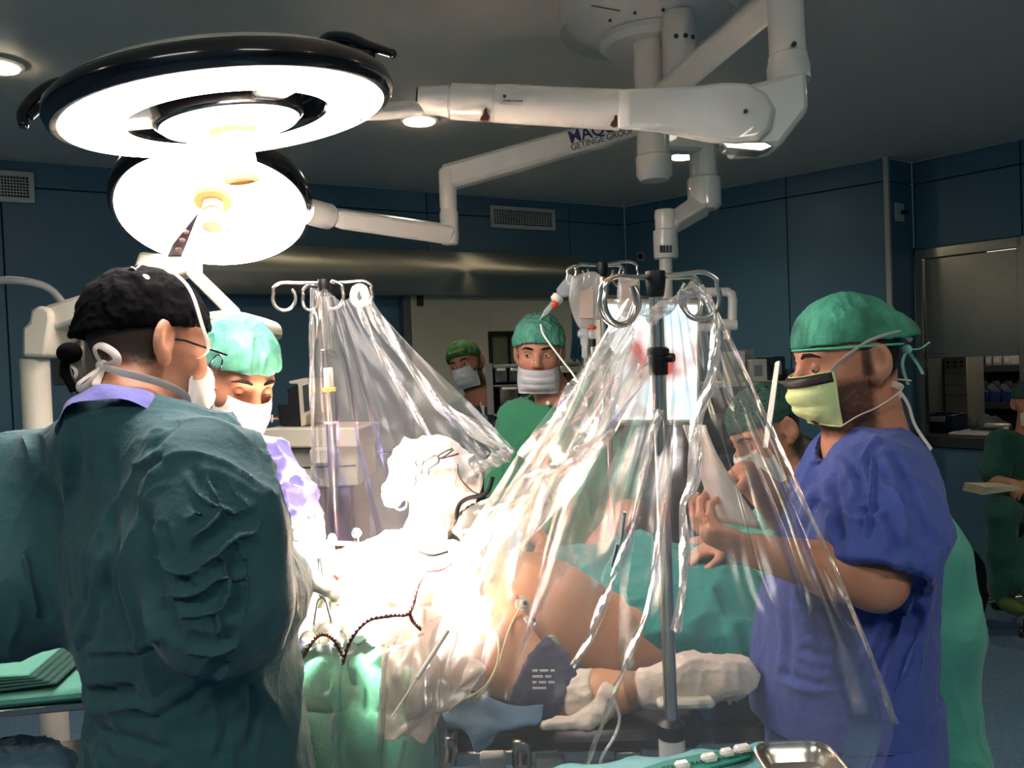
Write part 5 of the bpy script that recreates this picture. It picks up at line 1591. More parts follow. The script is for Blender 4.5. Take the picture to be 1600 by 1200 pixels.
G.u(s_chain([shR, lerp(shR, elR, .8)], [.07, .085], .03), .04); G.u(s_chain([shL, lerp(shL, elL, .8)], [.07, .085], .03), .04)
G.sub(s_cone(h(0, -.02, -.08), neck0, .076, .082), .008)
vn = neck0 + Vector((.02, -.10, -.05)); G.sub(s_chain([vn + UP * .05, vn + UP * -.10], [.055, .01], .0), .006)
lo, hi = bbox(shR, shL, elR, elL, neck0, Vector((neck0.x + .05, neck0.y, .75)), pad=.14)
sdf_object('scrub_top', G, lo, hi, .0075, M_dgreen, s4, disp=[folds((6, 6, 3), .010, 51, 2.0, .7, .5)])
mb = MB(); q = P(753, 640, 4.03); mb.tube(catmull([P(751, 628, 4.04), q, P(760, 652, 4.03), P(762, 655, 4.03)], 5), .0035, 8); mb.box(P(755, 641, 4.02), (.012, .006, .05), bev=.002); mb.build('badge_cord', M_white, s4)
mb = MB()
for sg in (-1, 1): mb.tube([oT + Vector((.09 * sg, 0, .80)), oT + Vector((.09 * sg, 0, .07))], [.11, .07], 18)
mb.build('trousers', M_dgreen, s4)

# ---------- the man in blue scrubs at the right
s5 = thing('person', Vector((.68, 1.62, 0)), 'person in royal blue scrubs, green gauze cap and yellow mask, facing left', 'person')
h = Head(P(1320, 566, 1.60), (-1, -.10, -.14), (-.06, 0, 1), .98)
neck0 = P(1356, 690, 1.62)
D5 = 1.62
shN = P(1376, 762, 1.48); shF = P(1330, 735, 1.80)
elN = P(1368, 906, 1.40); wrN = P(1185, 862, 1.40)
elF = P(1262, 830, 1.84); wrF = P(1165, 742, 1.72)
B = SDF(); add_head(B, h, ears=(1, -1))
B.u(s_cone(h(0, -.028, -.055), neck0, .062, .074), .03)
B.u(s_cone(h(0, .02, -.09), P(1320, 690, 1.62), .030, .04), .03)
B.u(s_chain([neck0, P(1350, 800, D5), P(1330, 980, D5)], [.065, .095, .10], .03), .03)
B.u(s_chain([shN, neck0 - UP * .05, shF], [.048, .055, .048], .02), .02)
B.u(s_chain([shN, elN, lerp(elN, wrN, .35), wrN], [.062, .050, .047, .030], .02), .03)
B.u(s_chain([shF, elF, lerp(elF, wrF, .35), wrF], [.060, .050, .045, .030], .02), .03)
add_hand(B, wrN, (-.85, .15, .35), (.25, .5, .8), -1, .55, 1.0, .1)
add_hand(B, wrF, (-.8, -.35, -.15), (.0, -.4, -1), -1, .5, 1.0, .1)
lo, hi = bbox(h.c, neck0, shN, shF, elN, wrN, elF, wrF, P(1090, 800, 1.4), P(1340, 1000, 1.62), pad=.12)
def hl5(q): return np.clip((-.018 - q[:, 1]) / .012, 0, 1) * np.clip((q[:, 2] + .062 - .4 * (-.02 - q[:, 1])) / .014, 0, 1)
sdf_object('body', B, lo, hi, .0036, M_skin, s5, colfn=hcolor(h, srgb(202, 138, 106), beard=(*srgb(48, 30, 23)[:3], .86), hair=srgb(26, 19, 17), hairfn=hl5))
m = mat('green gauze cap', srgb(88, 186, 152), .8, bump=(240, .25), var=(11, srgb(34, 82, 68), .85))
cap(h, s5, m, pl_n=(0, .06, -1), pl_z=.037, size=(.086, .106, .092), c=(0, -.010, .044), bag=[((0, -.085, .030), (.062, .070, .052))], amp=.004, seed=4, vox=.0036)
mb = MB(); mb.tube(catmull([h(.083 * math.sin(a) , -.010 + .104 * math.cos(a), .040 - .012 * (1 - math.cos(a))) for a in np.linspace(-2.6, 2.6, 22)], 3), .004, 8, flat=.6); mb.build('cap_band', mat('cap hem', srgb(92, 206, 170), .8, bump=(300, .4)), s5)
q = h(.03, -.150, .0)
bow_knot(s5, q, mat('cap tie', srgb(150, 220, 196), .8), [[h(.085, -.05, .034), h(.07, -.10, .018), q], [q, q + Vector((.02, 0, -.03)), q + Vector((.03, 0, -.05))], [q, q + Vector((.025, 0, .0)), q + Vector((.04, -.01, .012))], [q, q + Vector((-.01, 0, -.03)), q + Vector((.0, 0, -.07))]], .006, name='cap_ties')
eyes(h, s5, look=(0, -.5), lid=1.2)
rows = mask(h, s5, mat('pale yellow mask', srgb(214, 226, 160), .75, bump=(150, .15)), top=-.012, bot=-.108, front=.136, pleats=3, amp=.003, wid=.062, drop=.0, side_y=.060)
mb = MB(); rr = []
for i in range(5):
    t = i / 4; rr.append([rows[int(i * 1.2)][j] + h.f * .0022 for j in range(25)])
mb.grid(rr); mb.build('dark_nose_band', mat('brown band', srgb(44, 32, 28), .5), s5, solid=.002)
S5s = [rows[0][-1], rows[0][0]]
near = min(S5s, key=lambda v: v.y)
sg = -1 if (near - h.c).dot(h.r) < 0 else 1
strap(s5, [near, h(sg * .074, .05, .008), h(sg * .083, .01, .03), h(sg * .086, -.02, .040), h(sg * .07, -.08, .042), h(sg * .03, -.125, .02)], .005, M_tie)
nb = rows[-1][-1] if sg == 1 else rows[-1][0]
kn = P(1386, 596, 1.60)
strap(s5, [nb, h(sg * .074, .03, -.098), h(sg * .084, -.01, -.086), h(sg * .080, -.06, -.062), kn + Vector((-.02, -.03, .0)), kn], .0065, M_tie)
bow_knot(s5, kn, M_tie, [[kn, P(1400, 593, 1.6), P(1422, 595, 1.6)], [kn, P(1384, 575, 1.6), P(1383, 550, 1.6)], [kn, P(1396, 600, 1.58), P(1418, 630, 1.58), P(1430, 665, 1.58), P(1455, 702, 1.58)], [kn, P(1402, 612, 1.57), P(1406, 622, 1.57)]], .006)
# scrub top
G = SDF()
M_royal = cloth('royal blue scrubs', srgb(66, 84, 160))
Xf = Vector((-1, 0, 0)); Yn = Vector((0, 1, 0))
def zy(y): return P(1340, y, D5).z
def xx(px, y=900): return P(px, y, D5).x
oT = Vector((0, D5, 0))
tab = []
for (y, xa, xb, hb_) in ((1300, 1178, 1470, .19), (1120, 1180, 1465, .195), (1020, 1182, 1464, .195), (940, 1196, 1464, .19), (860, 1216, 1466, .185), (800, 1232, 1462, .185), (740, 1262, 1448, .17), (700, 1290, 1425, .13), (672, 1310, 1395, .09)):
    xb -= 12; tab.append((zy(y), (xx(xb, y) - xx(xa, y)) / 2, hb_, -(xx(xa, y) + xx(xb, y)) / 2, 0))
G.u(s_loft(oT, Xf, Yn, UP, tab, 2.3), 0)
G.u(s_chain([shN + UP * -.01, neck0 - UP * .035, shF - UP * .01], [.078, .082, .078], .05), .05)
hemN = lerp(shN, elN, .86); hemF = lerp(shF, elF, .80)
G.u(s_chain([shN, lerp(shN, hemN, .5) + Vector((.0, -.02, 0)), hemN + Vector((-.01, -.01, -.012))], [.088, .096, .098], .03), .05)
G.u(s_chain([shF, hemF], [.085, .09], .03), .05)
G.sub(s_cone(h(0, -.03, -.055), neck0 + UP * .0, .078, .088), .008)
G.sub(s_chain([P(1312, 672, 1.62), P(1284, 712, 1.60)], [.070, .020], 0), .01)
hp = hemN - (elN - shN).normalized() * .03
ax = (elN - shN).normalized()
def open_end(p, f_=s_plane(hp + ax * .035, -ax * 1.0 + Vector((0, 0, 0))), c_=s_cone(shN, elN + ax * .2, .074, .086)): return np.maximum(c_(p), f_(p))
G.sub(open_end, .004)
def cut_end(p, a=V3(hemN), n=V3(ax), c_=s_cone(shN, elN + ax * .3, .14, .16)): return np.maximum(c_(p), -((p - a) @ n - .028))
G.sub(cut_end, .004)
lo, hi = bbox(P(1160, 700, D5), P(1480, 1180, D5), shN, hemN, shF, neck0, pad=.13); lo[2] = zy(1128)
G.cut(s_plane((0, 0, zy(1122)), (0, 0, -1)), .01)
CR = []
def S3(pts, w_, dp, dd): CR.append((pts, w_, dp))
for pts_, w_, dp in (
    ([(1392, 705), (1412, 750), (1428, 800), (1436, 850)], .010, .014), ([(1418, 740), (1440, 800), (1448, 850)], .008, .009),
    ([(1298, 738), (1306, 790), (1316, 850)], .009, .012), ([(1288, 760), (1268, 795), (1250, 840)], .009, .010), ([(1300, 780), (1280, 830), (1270, 880)], .008, .008),
    ([(1425, 880), (1402, 950), (1376, 1010), (1345, 1070)], .012, .014), ([(1436, 890), (1425, 970), (1400, 1050), (1380, 1100)], .009, .010),
    ([(1344, 722), (1358, 694), (1376, 680)], .007, -.005), ([(1362, 700), (1361, 770), (1350, 845)], .004, -.005), ([(1367, 700), (1366, 770), (1356, 845)], .004, .004),
    ([(1378, 735), (1404, 765), (1428, 795)], .008, .009), ([(1335, 735), (1345, 760), (1340, 790)], .008, .007), ([(1380, 800), (1396, 830), (1400, 865)], .008, .007),
    ([(1320, 790), (1345, 800), (1375, 790)], .007, .006), ([(1262, 790), (1300, 776)], .008, .007), ([(1300, 700), (1325, 715), (1340, 745)], .008, .007),
    ([(1456, 860), (1450, 960), (1438, 1080)], .009, -.007), ([(1250, 1010), (1290, 1022), (1360, 1000)], .010, .007), ([(1230, 900), (1235, 980), (1228, 1060)], .010, .008),
    ([(1290, 950), (1310, 1010), (1305, 1080)], .010, .008), ([(1345, 960), (1330, 1020), (1340, 1100)], .009, .007), ([(1210, 1050), (1270, 1068), (1330, 1062)], .009, .006)):
    S3(pts_, w_, dp, 1.40 if pts_[0][1] < 860 and pts_[0][0] > 1290 else 1.45)
sdf_object('scrub_top', G, lo, hi, .0046, M_royal, s5, disp=[creases(CR), folds((4.2, 4.2, 2.2), .014, 61, 3.4, .8, .4), folds((13, 13, 7), .0028, 62, 3, .8, .5)], smooth=2)
T_ = SDF()
zb_ = zy(1100)
T_.u(s_loft(oT, Xf, Yn, UP, [(zb_ - .22, .155, .17, -xx(1320), 0), (zb_ + .03, .160, .175, -xx(1322), 0)]), 0)
for sg in (-1, 1): T_.u(s_chain([Vector((xx(1325), D5 + .09 * sg, zb_ - .08)), Vector((xx(1320) + .02, D5 + .10 * sg, .45)), Vector((xx(1330) + .02, D5 + .10 * sg, .07))], [.105, .085, .075], .03), .04)
lo, hi = bbox(Vector((xx(1190), D5 - .2, .04)), Vector((xx(1450), D5 + .2, zb_)), pad=.08); lo[2] = .03
sdf_object('scrub_trousers', T_, lo, hi, .008, M_royal, s5, disp=[folds((5, 5, 2), .012, 71)])
for sg in (-1, 1):
    mb = MB(); mb.ell(Vector((xx(1310), D5 + .10 * sg, .045)), (.14, .05, .045)); mb.build('clog', M_white, s5)

# ---------- the gowned person bending behind him
s6 = thing('person', Vector((.98, 2.25, 0)), 'person in pale green gown bending forward behind the person in royal blue scrubs', 'person')
h = Head(P(1196, 676, 2.22), (-.85, -.25, -.45), (-.42, 0, .9), .98)
hipc = P(1462, 985, 2.2); chest = P(1330, 830, 2.24); neck0 = P(1262, 742, 2.26)
shN = P(1290, 800, 2.08); shF = P(1265, 780, 2.44); elN = P(1238, 880, 2.05); elF = P(1180, 850, 2.45); wrN = P(1140, 850, 2.1); wrF = P(1120, 840, 2.4)
B = SDF(); add_head(B, h)
B.u(s_cone(h(0, -.02, -.06), neck0, .058, .068), .03); B.u(s_chain([neck0, chest, hipc], [.06, .09, .09], .03), .03)
B.u(s_chain([shN, neck0, shF], [.05, .08, .05], .05), .05)
B.u(s_chain([shN, elN, wrN], [.05, .04, .028], .02), .03); B.u(s_chain([shF, elF, wrF], [.05, .04, .028], .02), .03)
add_hand(B, wrN, (-.9, 0, -.2), (0, 0, -1), -1, .5, 1, .1); add_hand(B, wrF, (-.9, 0, -.2), (0, 0, -1), 1, .5, 1, .1)
lo, hi = bbox(h.c, hipc, chest, shN, shF, elN, elF, wrN - Vector((.15, 0, 0)), wrF, pad=.14)
sdf_object('body', B, lo, hi, .0065, M_skin, s6, colfn=hcolor(h, srgb(196, 138, 108), hair=srgb(60, 44, 36), hairfn=lambda q: np.clip((.0 - q[:, 1]) / .02, 0, 1)))
cap(h, s6, mat('dark green cap', srgb(40, 78, 66), .8, bump=(90, .3)), pl_n=(0, .2, -1), pl_z=.026, amp=.006, vox=.006, seed=6)
rows = mask(h, s6, M_mask, top=-.016, bot=-.115, front=.136)
strap(s6, [rows[0][-1], h(.076, .03, .02), h(.08, -.03, .06)], .005, M_tie); strap(s6, [rows[0][0], h(-.076, .03, .02), h(-.08, -.03, .06)], .005, M_tie)
eyes(h, s6, look=(0, -.4), lid=1.1)
M_pale = cloth('pale green gown', srgb(86, 176, 154))
G = SDF()
G.u(s_chain([hipc + Vector((-.04, 0, 0)), P(1408, 870, 2.22), chest, neck0 + Vector((.05, 0, -.02))], [.145, .155, .15, .08], .05), 0)
G.u(s_chain([hipc - Vector((.04, 0, 0)), P(1436, 1200, 2.2), P(1436, 1400, 2.2)], [.145, .16, .17], .06), .05)
G.u(s_chain([shN, elN, lerp(elN, wrN, .7)], [.085, .08, .05], .03), .06); G.u(s_chain([shF, elF, lerp(elF, wrF, .7)], [.085, .08, .05], .03), .06)
lo, hi = bbox(hipc, P(1450, 1380, 2.2), chest, P(1420, 850, 2.22), shN, shF, elN, elF, wrN, wrF, pad=.27); lo[2] = .25
sdf_object('gown', G, lo, hi, .008, M_pale, s6, disp=[folds((5, 5, 3), .016, 81, 2.0, .7, .5)])
mb = MB(); q = Vector((hipc.x - .02, hipc.y, 0))
for sg in (-1, 1): mb.tube([q + Vector((0, .1 * sg, .5)), q + Vector((0, .1 * sg, .05))], [.09, .06], 16)
mb.build('trousers', M_dgreen, s6)

# ---------- the seated person at the right edge
g5 = PZ(1588, 958, 0)
s7 = thing('person', Vector((g5.x, g5.y, 0)), 'person in dark green scrubs and cap seated at the right edge, hands folded', 'person')
dd = 4.75
h = Head(P(1610, 630, dd), (-.25, -1, -.12), (.0, 0, 1), 1.0)
neck0 = P(1606, 680, dd + .04); pel = P(1600, 800, dd + .08)
shR = P(1562, 690, dd + .03); elR = P(1552, 752, dd - .02); wrR = P(1586, 757, dd - .26)
shL = P(1650, 690, dd + .05); elL = P(1655, 752, dd); wrL = P(1604, 758, dd - .26)
B = SDF(); add_head(B, h); B.u(s_cone(h(0, -.02, -.06), neck0, .055, .065), .03); B.u(s_chain([neck0, neck0 - UP * .12, pel], [.05, .08, .09], .03), .03)
B.u(s_chain([shR, neck0 - UP * .06, shL], [.045, .05, .045], .02), .02)
B.u(s_chain([shR, elR, wrR], [.05, .04, .028], .02), .03); B.u(s_chain([shL, elL, wrL], [.05, .04, .028], .02), .03)
add_hand(B, wrR, (.8, -.45, -.2), (.2, .2, -1), 1, .6, .95, .1); add_hand(B, wrL, (-.8, -.45, -.1), (-.2, .2, -1), -1, .6, .95, .1)
lo, hi = bbox(h.c, neck0, pel, shR, shL, elR, elL, wrR, wrL, pad=.14)
sdf_object('body', B, lo, hi, .0062, M_skin, s7, colfn=hcolor(h, srgb(190, 136, 108)))
cap(h, s7, mat('dark green cap', srgb(40, 78, 66), .8, bump=(90, .3)), pl_n=(0, .2, -1), pl_z=.028, amp=.005, vox=.005, seed=16)
eyes(h, s7, lid=.6)
rows = mask(h, s7, M_mask, top=-.014, bot=-.114, front=.134)
strap(s7, [rows[0][0], h(-.076, .03, .02), h(-.08, -.03, .06)], .005, M_tie); strap(s7, [rows[0][-1], h(.076, .03, .02), h(.08, -.03, .06)], .005, M_tie)
G = SDF(); oT = Vector((neck0.x, neck0.y + .03, 0)); zn = neck0.z
G.u(s_loft(oT, Vector((1, 0, 0)), Vector((0, -1, 0)), UP, [(pel.z - .1, .19, .17, 0, 0), (pel.z + .15, .17, .14, 0, 0), (zn - .12, .175, .125, 0, 0), (zn - .03, .12, .09, 0, 0), (zn + .01, .07, .07, 0, 0)]), 0)
G.u(s_chain([shR, neck0 - UP * .05, shL], [.06, .07, .06], .05), .05)
G.u(s_chain([shR, lerp(shR, elR, .75)], [.068, .085], .03), .04); G.u(s_chain([shL, lerp(shL, elL, .75)], [.068, .085], .03), .04)
G.sub(s_cone(h(0, -.02, -.08), neck0, .07, .078), .008)
vn = neck0 + Vector((0, -.10, -.05)); G.sub(s_chain([vn + UP * .05, vn - UP * .09], [.05, .01], .0), .006)
lo, hi = bbox(shR, shL, elR, elL, neck0, pel, pad=.16)
M_dg2 = cloth('bottle green scrubs', srgb(24, 82, 68))
sdf_object('scrub_top', G, lo, hi, .007, M_dg2, s7, disp=[folds((7, 7, 4), .010, 91, 2.0, .7, .5)])
T_ = SDF()
kneeR = P(1566, 800, dd - .42); ankR = P(1566, 925, dd - .30); kneeL = P(1640, 800, dd - .42); ankL = P(1600, 905, dd - .40)
T_.u(s_ell(pel - UP * .03, (.19, .18, .12)), 0)
T_.u(s_chain([pel + Vector((-.09, -.05, -.03)), kneeR, lerp(kneeR, ankR, .5), ankR], [.105, .078, .075, .062], .03), .05)
T_.u(s_chain([pel + Vector((.09, -.05, -.03)), kneeL, ankL], [.105, .078, .07], .03), .05)
lo, hi = bbox(pel, kneeR, ankR, kneeL, ankL, pad=.14)
sdf_object('scrub_trousers', T_, lo, hi, .0075, M_dg2, s7, disp=[folds((7, 7, 3), .012, 95, 2.0, .7, .5)])
for a_, nm in ((ankR, 0), (ankL, 1)):
    mb = MB(); q = Vector((a_.x, a_.y - .07, a_.z - .05)); mb.ell(q, (.045, .12, .045)); mb.build('shoe', mat('olive shoe cover', srgb(74, 96, 44), .8, bump=(60, .4)), s7)
stool(Vector((pel.x - .03, pel.y - .05, 0)), max(.45, pel.z - .14), 'chrome and black wheeled stool under the seated person')
# open book on her lap
mb = MB(); q = P(1549, 765, dd - .36)
R = Matrix.Rotation(.1, 3, 'Z')
for k in range(5): mb.box(q + UP * (.006 * k), (.22 - .006 * k, .16, .005), R @ Matrix.Rotation(.03 * (k - 2), 3, 'Y'), bev=.001)
tag(mb.build('open_book', mat('book paper', srgb(206, 196, 172), .8)), 'thick open book lying on the lap of the seated person', 'book')
# dark bag on the floor
q = PZ(1512, 985, 0)
Bg = SDF(); Bg.u(s_ell(q + UP * .22 + Vector((0, .1, 0)), (.16, .14, .26)), 0)
lo, hi = bbox(q + Vector((-.15, -.1, 0)), q + Vector((.15, .25, .5)), pad=.03); lo[2] = -.0
Bg.cut(s_plane(q, (0, 0, -1)), .0)
tag(sdf_object('duffel_bag', Bg, lo, hi, .01, mat('dark brown leather', srgb(34, 22, 20), .45, bump=(30, .4)), None, disp=[folds((6, 6, 4), .02, 99)]), 'dark brown bag slumped on the floor between the pale gown and the stool', 'bag')
# ================================================================ patient, table, drapes, stands, plastic
# ---------- operating table
Zt = .93
tq = P(880, 1080, 1.95)
ot = thing('operating_table', Vector((tq.x, tq.y, 0)), 'black padded operating table with metal rails under the patient', 'operating table')
x0_, x1_ = P(610, 1080, 1.9).x, P(1240, 1080, 1.9).x
mb = MB(); mb.box(((x0_ + x1_) / 2, 1.98, Zt - .05), (x1_ - x0_, .52, .08), bev=.02); mb.build('mattress', M_black, ot)
mb = MB(); mb.box(((x0_ + x1_) / 2, 1.98, Zt - .13), (x1_ - x0_ - .04, .46, .06), bev=.005); mb.build('table_frame', M_dgrey, ot)
for sg in (-1, 1):
    mb = MB(); mb.box(((x0_ + x1_) / 2, 1.98 + sg * .27, Zt - .13), (x1_ - x0_ - .1, .012, .03), bev=.003); mb.build('side_rail', M_steel, ot)
mb = MB(); mb.box(((x0_ + x1_) / 2, 1.98, .42), (.26, .26, .76), bev=.02); mb.build('pedestal', M_steel, ot)
mb = MB(); mb.box(((x0_ + x1_) / 2, 1.98, .05), (.9, .5, .1), bev=.03); mb.build('base', M_dgrey, ot)
for (px, py) in ((668, 1175), (700, 1168), (815, 1172)):
    q = P(px, py, 1.68); mb = MB(); mb.box(q, (.04, .05, .06), bev=.006); mb.tube([q - Vector((.0, .03, 0)), q - Vector((0, .06, .01))], .012, 10); mb.build('rail_clamp', M_steel, ot)
for (px, py, w_) in ((770, 1188, 40), (650, 1196, 60), (860, 1192, 44)):
    q = P(px, py, 1.66); mb = MB(); mb.box(q, (L(w_, 1.66), .03, .03), bev=.004); mb.build('rail_block', M_grey, ot)

# ---------- patient
pt_ = thing('person', P(860, 1090, 1.95), 'bare-chested patient lying on the table under the plastic sheet, one arm bandaged', 'person')
B = SDF()
B.u(s_ell(P(800, 972, 1.94), (.185, .17, .165)), 0)
B.u(s_ell(P(868, 985, 1.97), (.15, .165, .150)), .05)
B.u(s_ell(P(925, 1010, 1.98), (.12, .16, .115)), .06)
B.u(s_cone(P(990, 1020, 1.96), P(1150, 1030, 1.96), .12, .09), .06)
shn = P(780, 1022, 1.72); eln = P(888, 1092, 1.66); wrn = P(1036, 1074, 1.60)
B.u(s_chain([P(760, 985, 1.85), shn], [.09, .080], .02), .05)
B.u(s_chain([shn, lerp(shn, eln, .6), eln], [.076, .062, .050], .02), .02)
B.u(s_chain([eln, lerp(eln, wrn, .35), wrn], [.048, .047, .030], .015), .015)
add_hand(B, wrn, (1, .1, .12), (0, .1, -1), -1, .35, 1.0, .1)
B.u(s_chain([P(745, 960, 1.9), P(705, 930, 1.88)], [.075, .07], .02), .05)
B.u(s_ell(P(650, 915, 1.87), (.10, .07, .075)), .03)
B.u(s_ell(P(805, 935, 1.787), (.012, .01, .01)), .012)
lo, hi = bbox(P(640, 905, 1.87), P(1170, 1040, 1.96), wrn + Vector((.18, 0, 0)), shn, P(800, 860, 1.94), pad=.20)
def pcol(Vt):
    C = np.tile(np.array(srgb(212, 152, 112)), (len(Vt), 1)); C[:, :3] *= 1 + noise3(Vt * 14, 4)[:, None] * .06
    for q, r in ((P(805, 935, 1.78), .018),):
        dd = np.linalg.norm(Vt - np.array(q), axis=1); C[:, :3] *= 1 - np.exp(-(dd / r) ** 2)[:, None] * np.array([.25, .5, .5])
    return C
pbody = sdf_object('body', B, lo, hi, .006, M_skin, pt_, colfn=pcol)
bpy.context.view_layer.update()
def on_body(px, py, fallback):
    org = _abs(pbody); ok, loc, nn, _i = pbody.ray_cast(CAM - org, ray(px, py).normalized())
    return (loc + org, nn) if ok else (P(px, py, fallback), Vector((0, -1, 0)))
# pressure cuff on the upper arm
def wrap(name, a, b, ra, rb, m, parent, amp=.006, seed=2, vox=.0045, k=(16, 16, 16)):
    W = SDF(); W.u(s_cone(a, b, ra, rb), 0); d_ = (b - a).normalized(); W.cut(s_plane(a - d_ * .0, -d_), .006); W.cut(s_plane(b, d_), .006)
    lo, hi = bbox(a, b, pad=max(ra, rb) + .03)
    return sdf_object(name, W, lo, hi, vox, m, parent, disp=[folds(k, amp, seed, 2, .6, .5)])
M_cuff = cloth('navy cuff', srgb(34, 40, 70))
cf_ = thing('pressure_cuff', lerp(shn, eln, .75), 'dark navy blood pressure cuff around the upper arm of the patient', 'cuff')
wrap('cuff', lerp(shn, eln, .42), lerp(shn, eln, 1.02), .083, .068, M_cuff, cf_)
mb = MB(); c_ = P(850, 1048, 1.575)
for j, ws in enumerate(((.010, .016, .008), (.020, .012), (.008, .014, .012), (.026,))):
    x_0 = -.022
    for w_ in ws: mb.box(c_ + _r * (x_0 + w_ / 2) - _u * (.011 * j), (w_, .003, .0035), RX(_r, _u)); x_0 += w_ + .004
mb.build('printed_marks', M_white, cf_)
M_band = cloth('bandage gauze', srgb(232, 214, 196))
bd = thing('arm_bandage', lerp(eln, wrn, .2), 'pale gauze bandage wrapped around the elbow of the patient', 'bandage', 'bandages on the patient')
wrap('gauze_wrap', lerp(eln, wrn, .02), lerp(eln, wrn, .32), .058, .056, M_band, bd, .010, 5)
W = SDF(); W.u(s_chain([P(848, 1132, 1.58), P(880, 1132, 1.58), P(915, 1128, 1.58), P(945, 1104, 1.60), P(950, 1085, 1.6)], [.008, .014, .022, .022, .02], .01), 0)
lo, hi = bbox(P(848, 1132, 1.58), P(950, 1085, 1.6), P(920, 1130, 1.58), pad=.05)
sdf_object('hanging_end', W, lo, hi, .0045, M_band, bd, disp=[folds((20, 20, 20), .008, 3)])
bd = thing('hand_bandage', wrn + Vector((.07, 0, 0)), 'white gauze bandage around the hand of the patient on the arm splint', 'bandage', 'bandages on the patient')
W = SDF(); W.u(s_ell(wrn + Vector((.085, .012, .012)), (.105, .052, .048)), 0); W.u(s_cone(wrn - Vector((.02, 0, 0)), wrn + Vector((.04, 0, .01)), .038, .045), .02)
lo, hi = bbox(wrn + Vector((-.05, 0, 0)), wrn + Vector((.17, 0, .03)), pad=.08)
sdf_object('gauze_wrap', W, lo, hi, .0045, M_band, bd, disp=[folds((15, 15, 15), .010, 7)])
mb = MB(); q = P(1068, 1092, 1.57); mb.box(q, (L(88, 1.57), .07, .018), bev=.006)
tag(mb.build('arm_splint', M_cream), 'pale narrow splint board under the bandaged hand of the patient', 'splint')
# arm board
mb = MB(); a = P(860, 1120, 1.62); b = P(1090, 1112, 1.60); mb.box((a + b) / 2 - UP * .025, ((b - a).length, .14, .04), RX(b - a), bev=.015)
ab = thing('arm_board', (a + b) / 2 - UP * .05, 'black padded arm board beside the operating table under the patient\'s arm', 'arm board')
mb.build('pad', M_black, ab); mb = MB(); mb.box((a + b) / 2 - UP * .06 + Vector((0, .06, 0)), (.05, .22, .02), bev=.003); mb.build('bracket', M_steel, ab)
# electrodes with leads
M_lead = mat('cream lead', srgb(226, 206, 160), .5)
for (x, y, d_, lab) in ((815, 945, 1.77, 'round white electrode nearest the chest centre of the patient, cream lead attached'), (827, 975, 1.765, 'clear oval electrode below the white one on the patient'), (862, 1008, 1.80, 'grey electrode on the lower side of the patient near the cuff')):
    q, qn = on_body(x, y, d_)
    t = thing('chest_electrode', q, lab, 'electrode', 'electrodes on the patient')
    mb = MB(); mb.lathe(q - qn * .003, qn, [(.022, 0), (.021, .006), (.010, .008), (.009, .014), (0, .015)], 20, sx=.8); mb.build('pad', mat('electrode pad', srgb(206, 204, 190), .4), t)
    mb = MB(); mb.ell(q + qn * .013, .005, n=10); mb.build('stud', M_dgrey, t)
def cable(name, pts, r, m, label, cat='cable', group=None, n=8):
    mb = MB(); mb.tube(catmull(pts, 8), r, n)
    return tag(mb.build(name, m), label, cat, group)
cable('electrode_lead', [P(812, 950, 1.76), P(795, 985, 1.66), P(778, 1040, 1.6), P(762, 1070, 1.6), P(745, 1090, 1.6)], .0022, M_lead, 'cream electrode lead running down across the shoulder of the patient', 'lead', 'leads on the patient')
cable('electrode_lead', [P(763, 968, 1.76), P(778, 1000, 1.62), P(776, 1040, 1.58), P(755, 1075, 1.57), P(718, 1095, 1.56)], .0024, M_lead, 'cream lead looping from the bright dressing down past the shoulder dressing', 'lead', 'leads on the patient')
cable('infusion_tube', [P(958, 1090, 1.55), P(968, 1120, 1.54), P(960, 1150, 1.52), P(940, 1185, 1.5), P(930, 1230, 1.5)], .003, M_clearplastic, 'thin clear tube hanging from the elbow bandage of the patient', 'tube')
# shoulder dressing
mb = MB(); rows = []
for i in range(9):
    row = []
    for j in range(9):
        u, v = i / 8 - .5, j / 8 - .5
        row.append(P(748 + 44 * u, 1040 + 78 * v, 1.655 - .015 * math.cos(3 * u) * math.cos(3 * v)))
    rows.append(row)
mb.grid(rows); tag(mb.build('shoulder_dressing', mat('clear dressing', srgb(226, 216, 210), .25, alpha=.5, coat=.6, bump=(50, .6)), solid=.002), 'shiny clear dressing on the shoulder of the patient beside the bright field', 'dressing')

# ---------- drapes
M_tealdr = cloth('teal drape', srgb(34, 140, 130))
D_ = SDF()
D_.u(s_ell(P(1000, 960, 2.16), (.17, .30, .16)), 0); D_.u(s_ell(P(1115, 965, 2.16), (.22, .32, .165)), .08); D_.u(s_ell(P(1230, 985, 2.16), (.2, .32, .15)), .08)
D_.u(s_cone(P(880, 892, 2.34), P(1000, 890, 2.34), .07, .10), .06)
q = P(1120, 1100, 2.06); D_.u(s_loft(Vector((q.x, q.y + .04, 0)), (1, 0, 0), (0, 1, 0), UP, [(.35, .30, .26, .03, 0), (.98, .29, .24, .02, 0)]), .08)
lo, hi = bbox(P(870, 890, 2.4), P(1270, 1000, 2.4), P(1120, 960, 1.8), pad=.12); lo[2] = .34; hi[1] = 2.55; lo[1] = 1.70
sdf = sdf_object('leg_drape', D_, lo, hi, .009, M_tealdr, None, disp=[folds((4.5, 4.5, 2.4), .024, 14, 2.0, .8, .5)])
tag(sdf, 'bright teal drape covering the hips and legs of the patient and hanging down', 'drape')

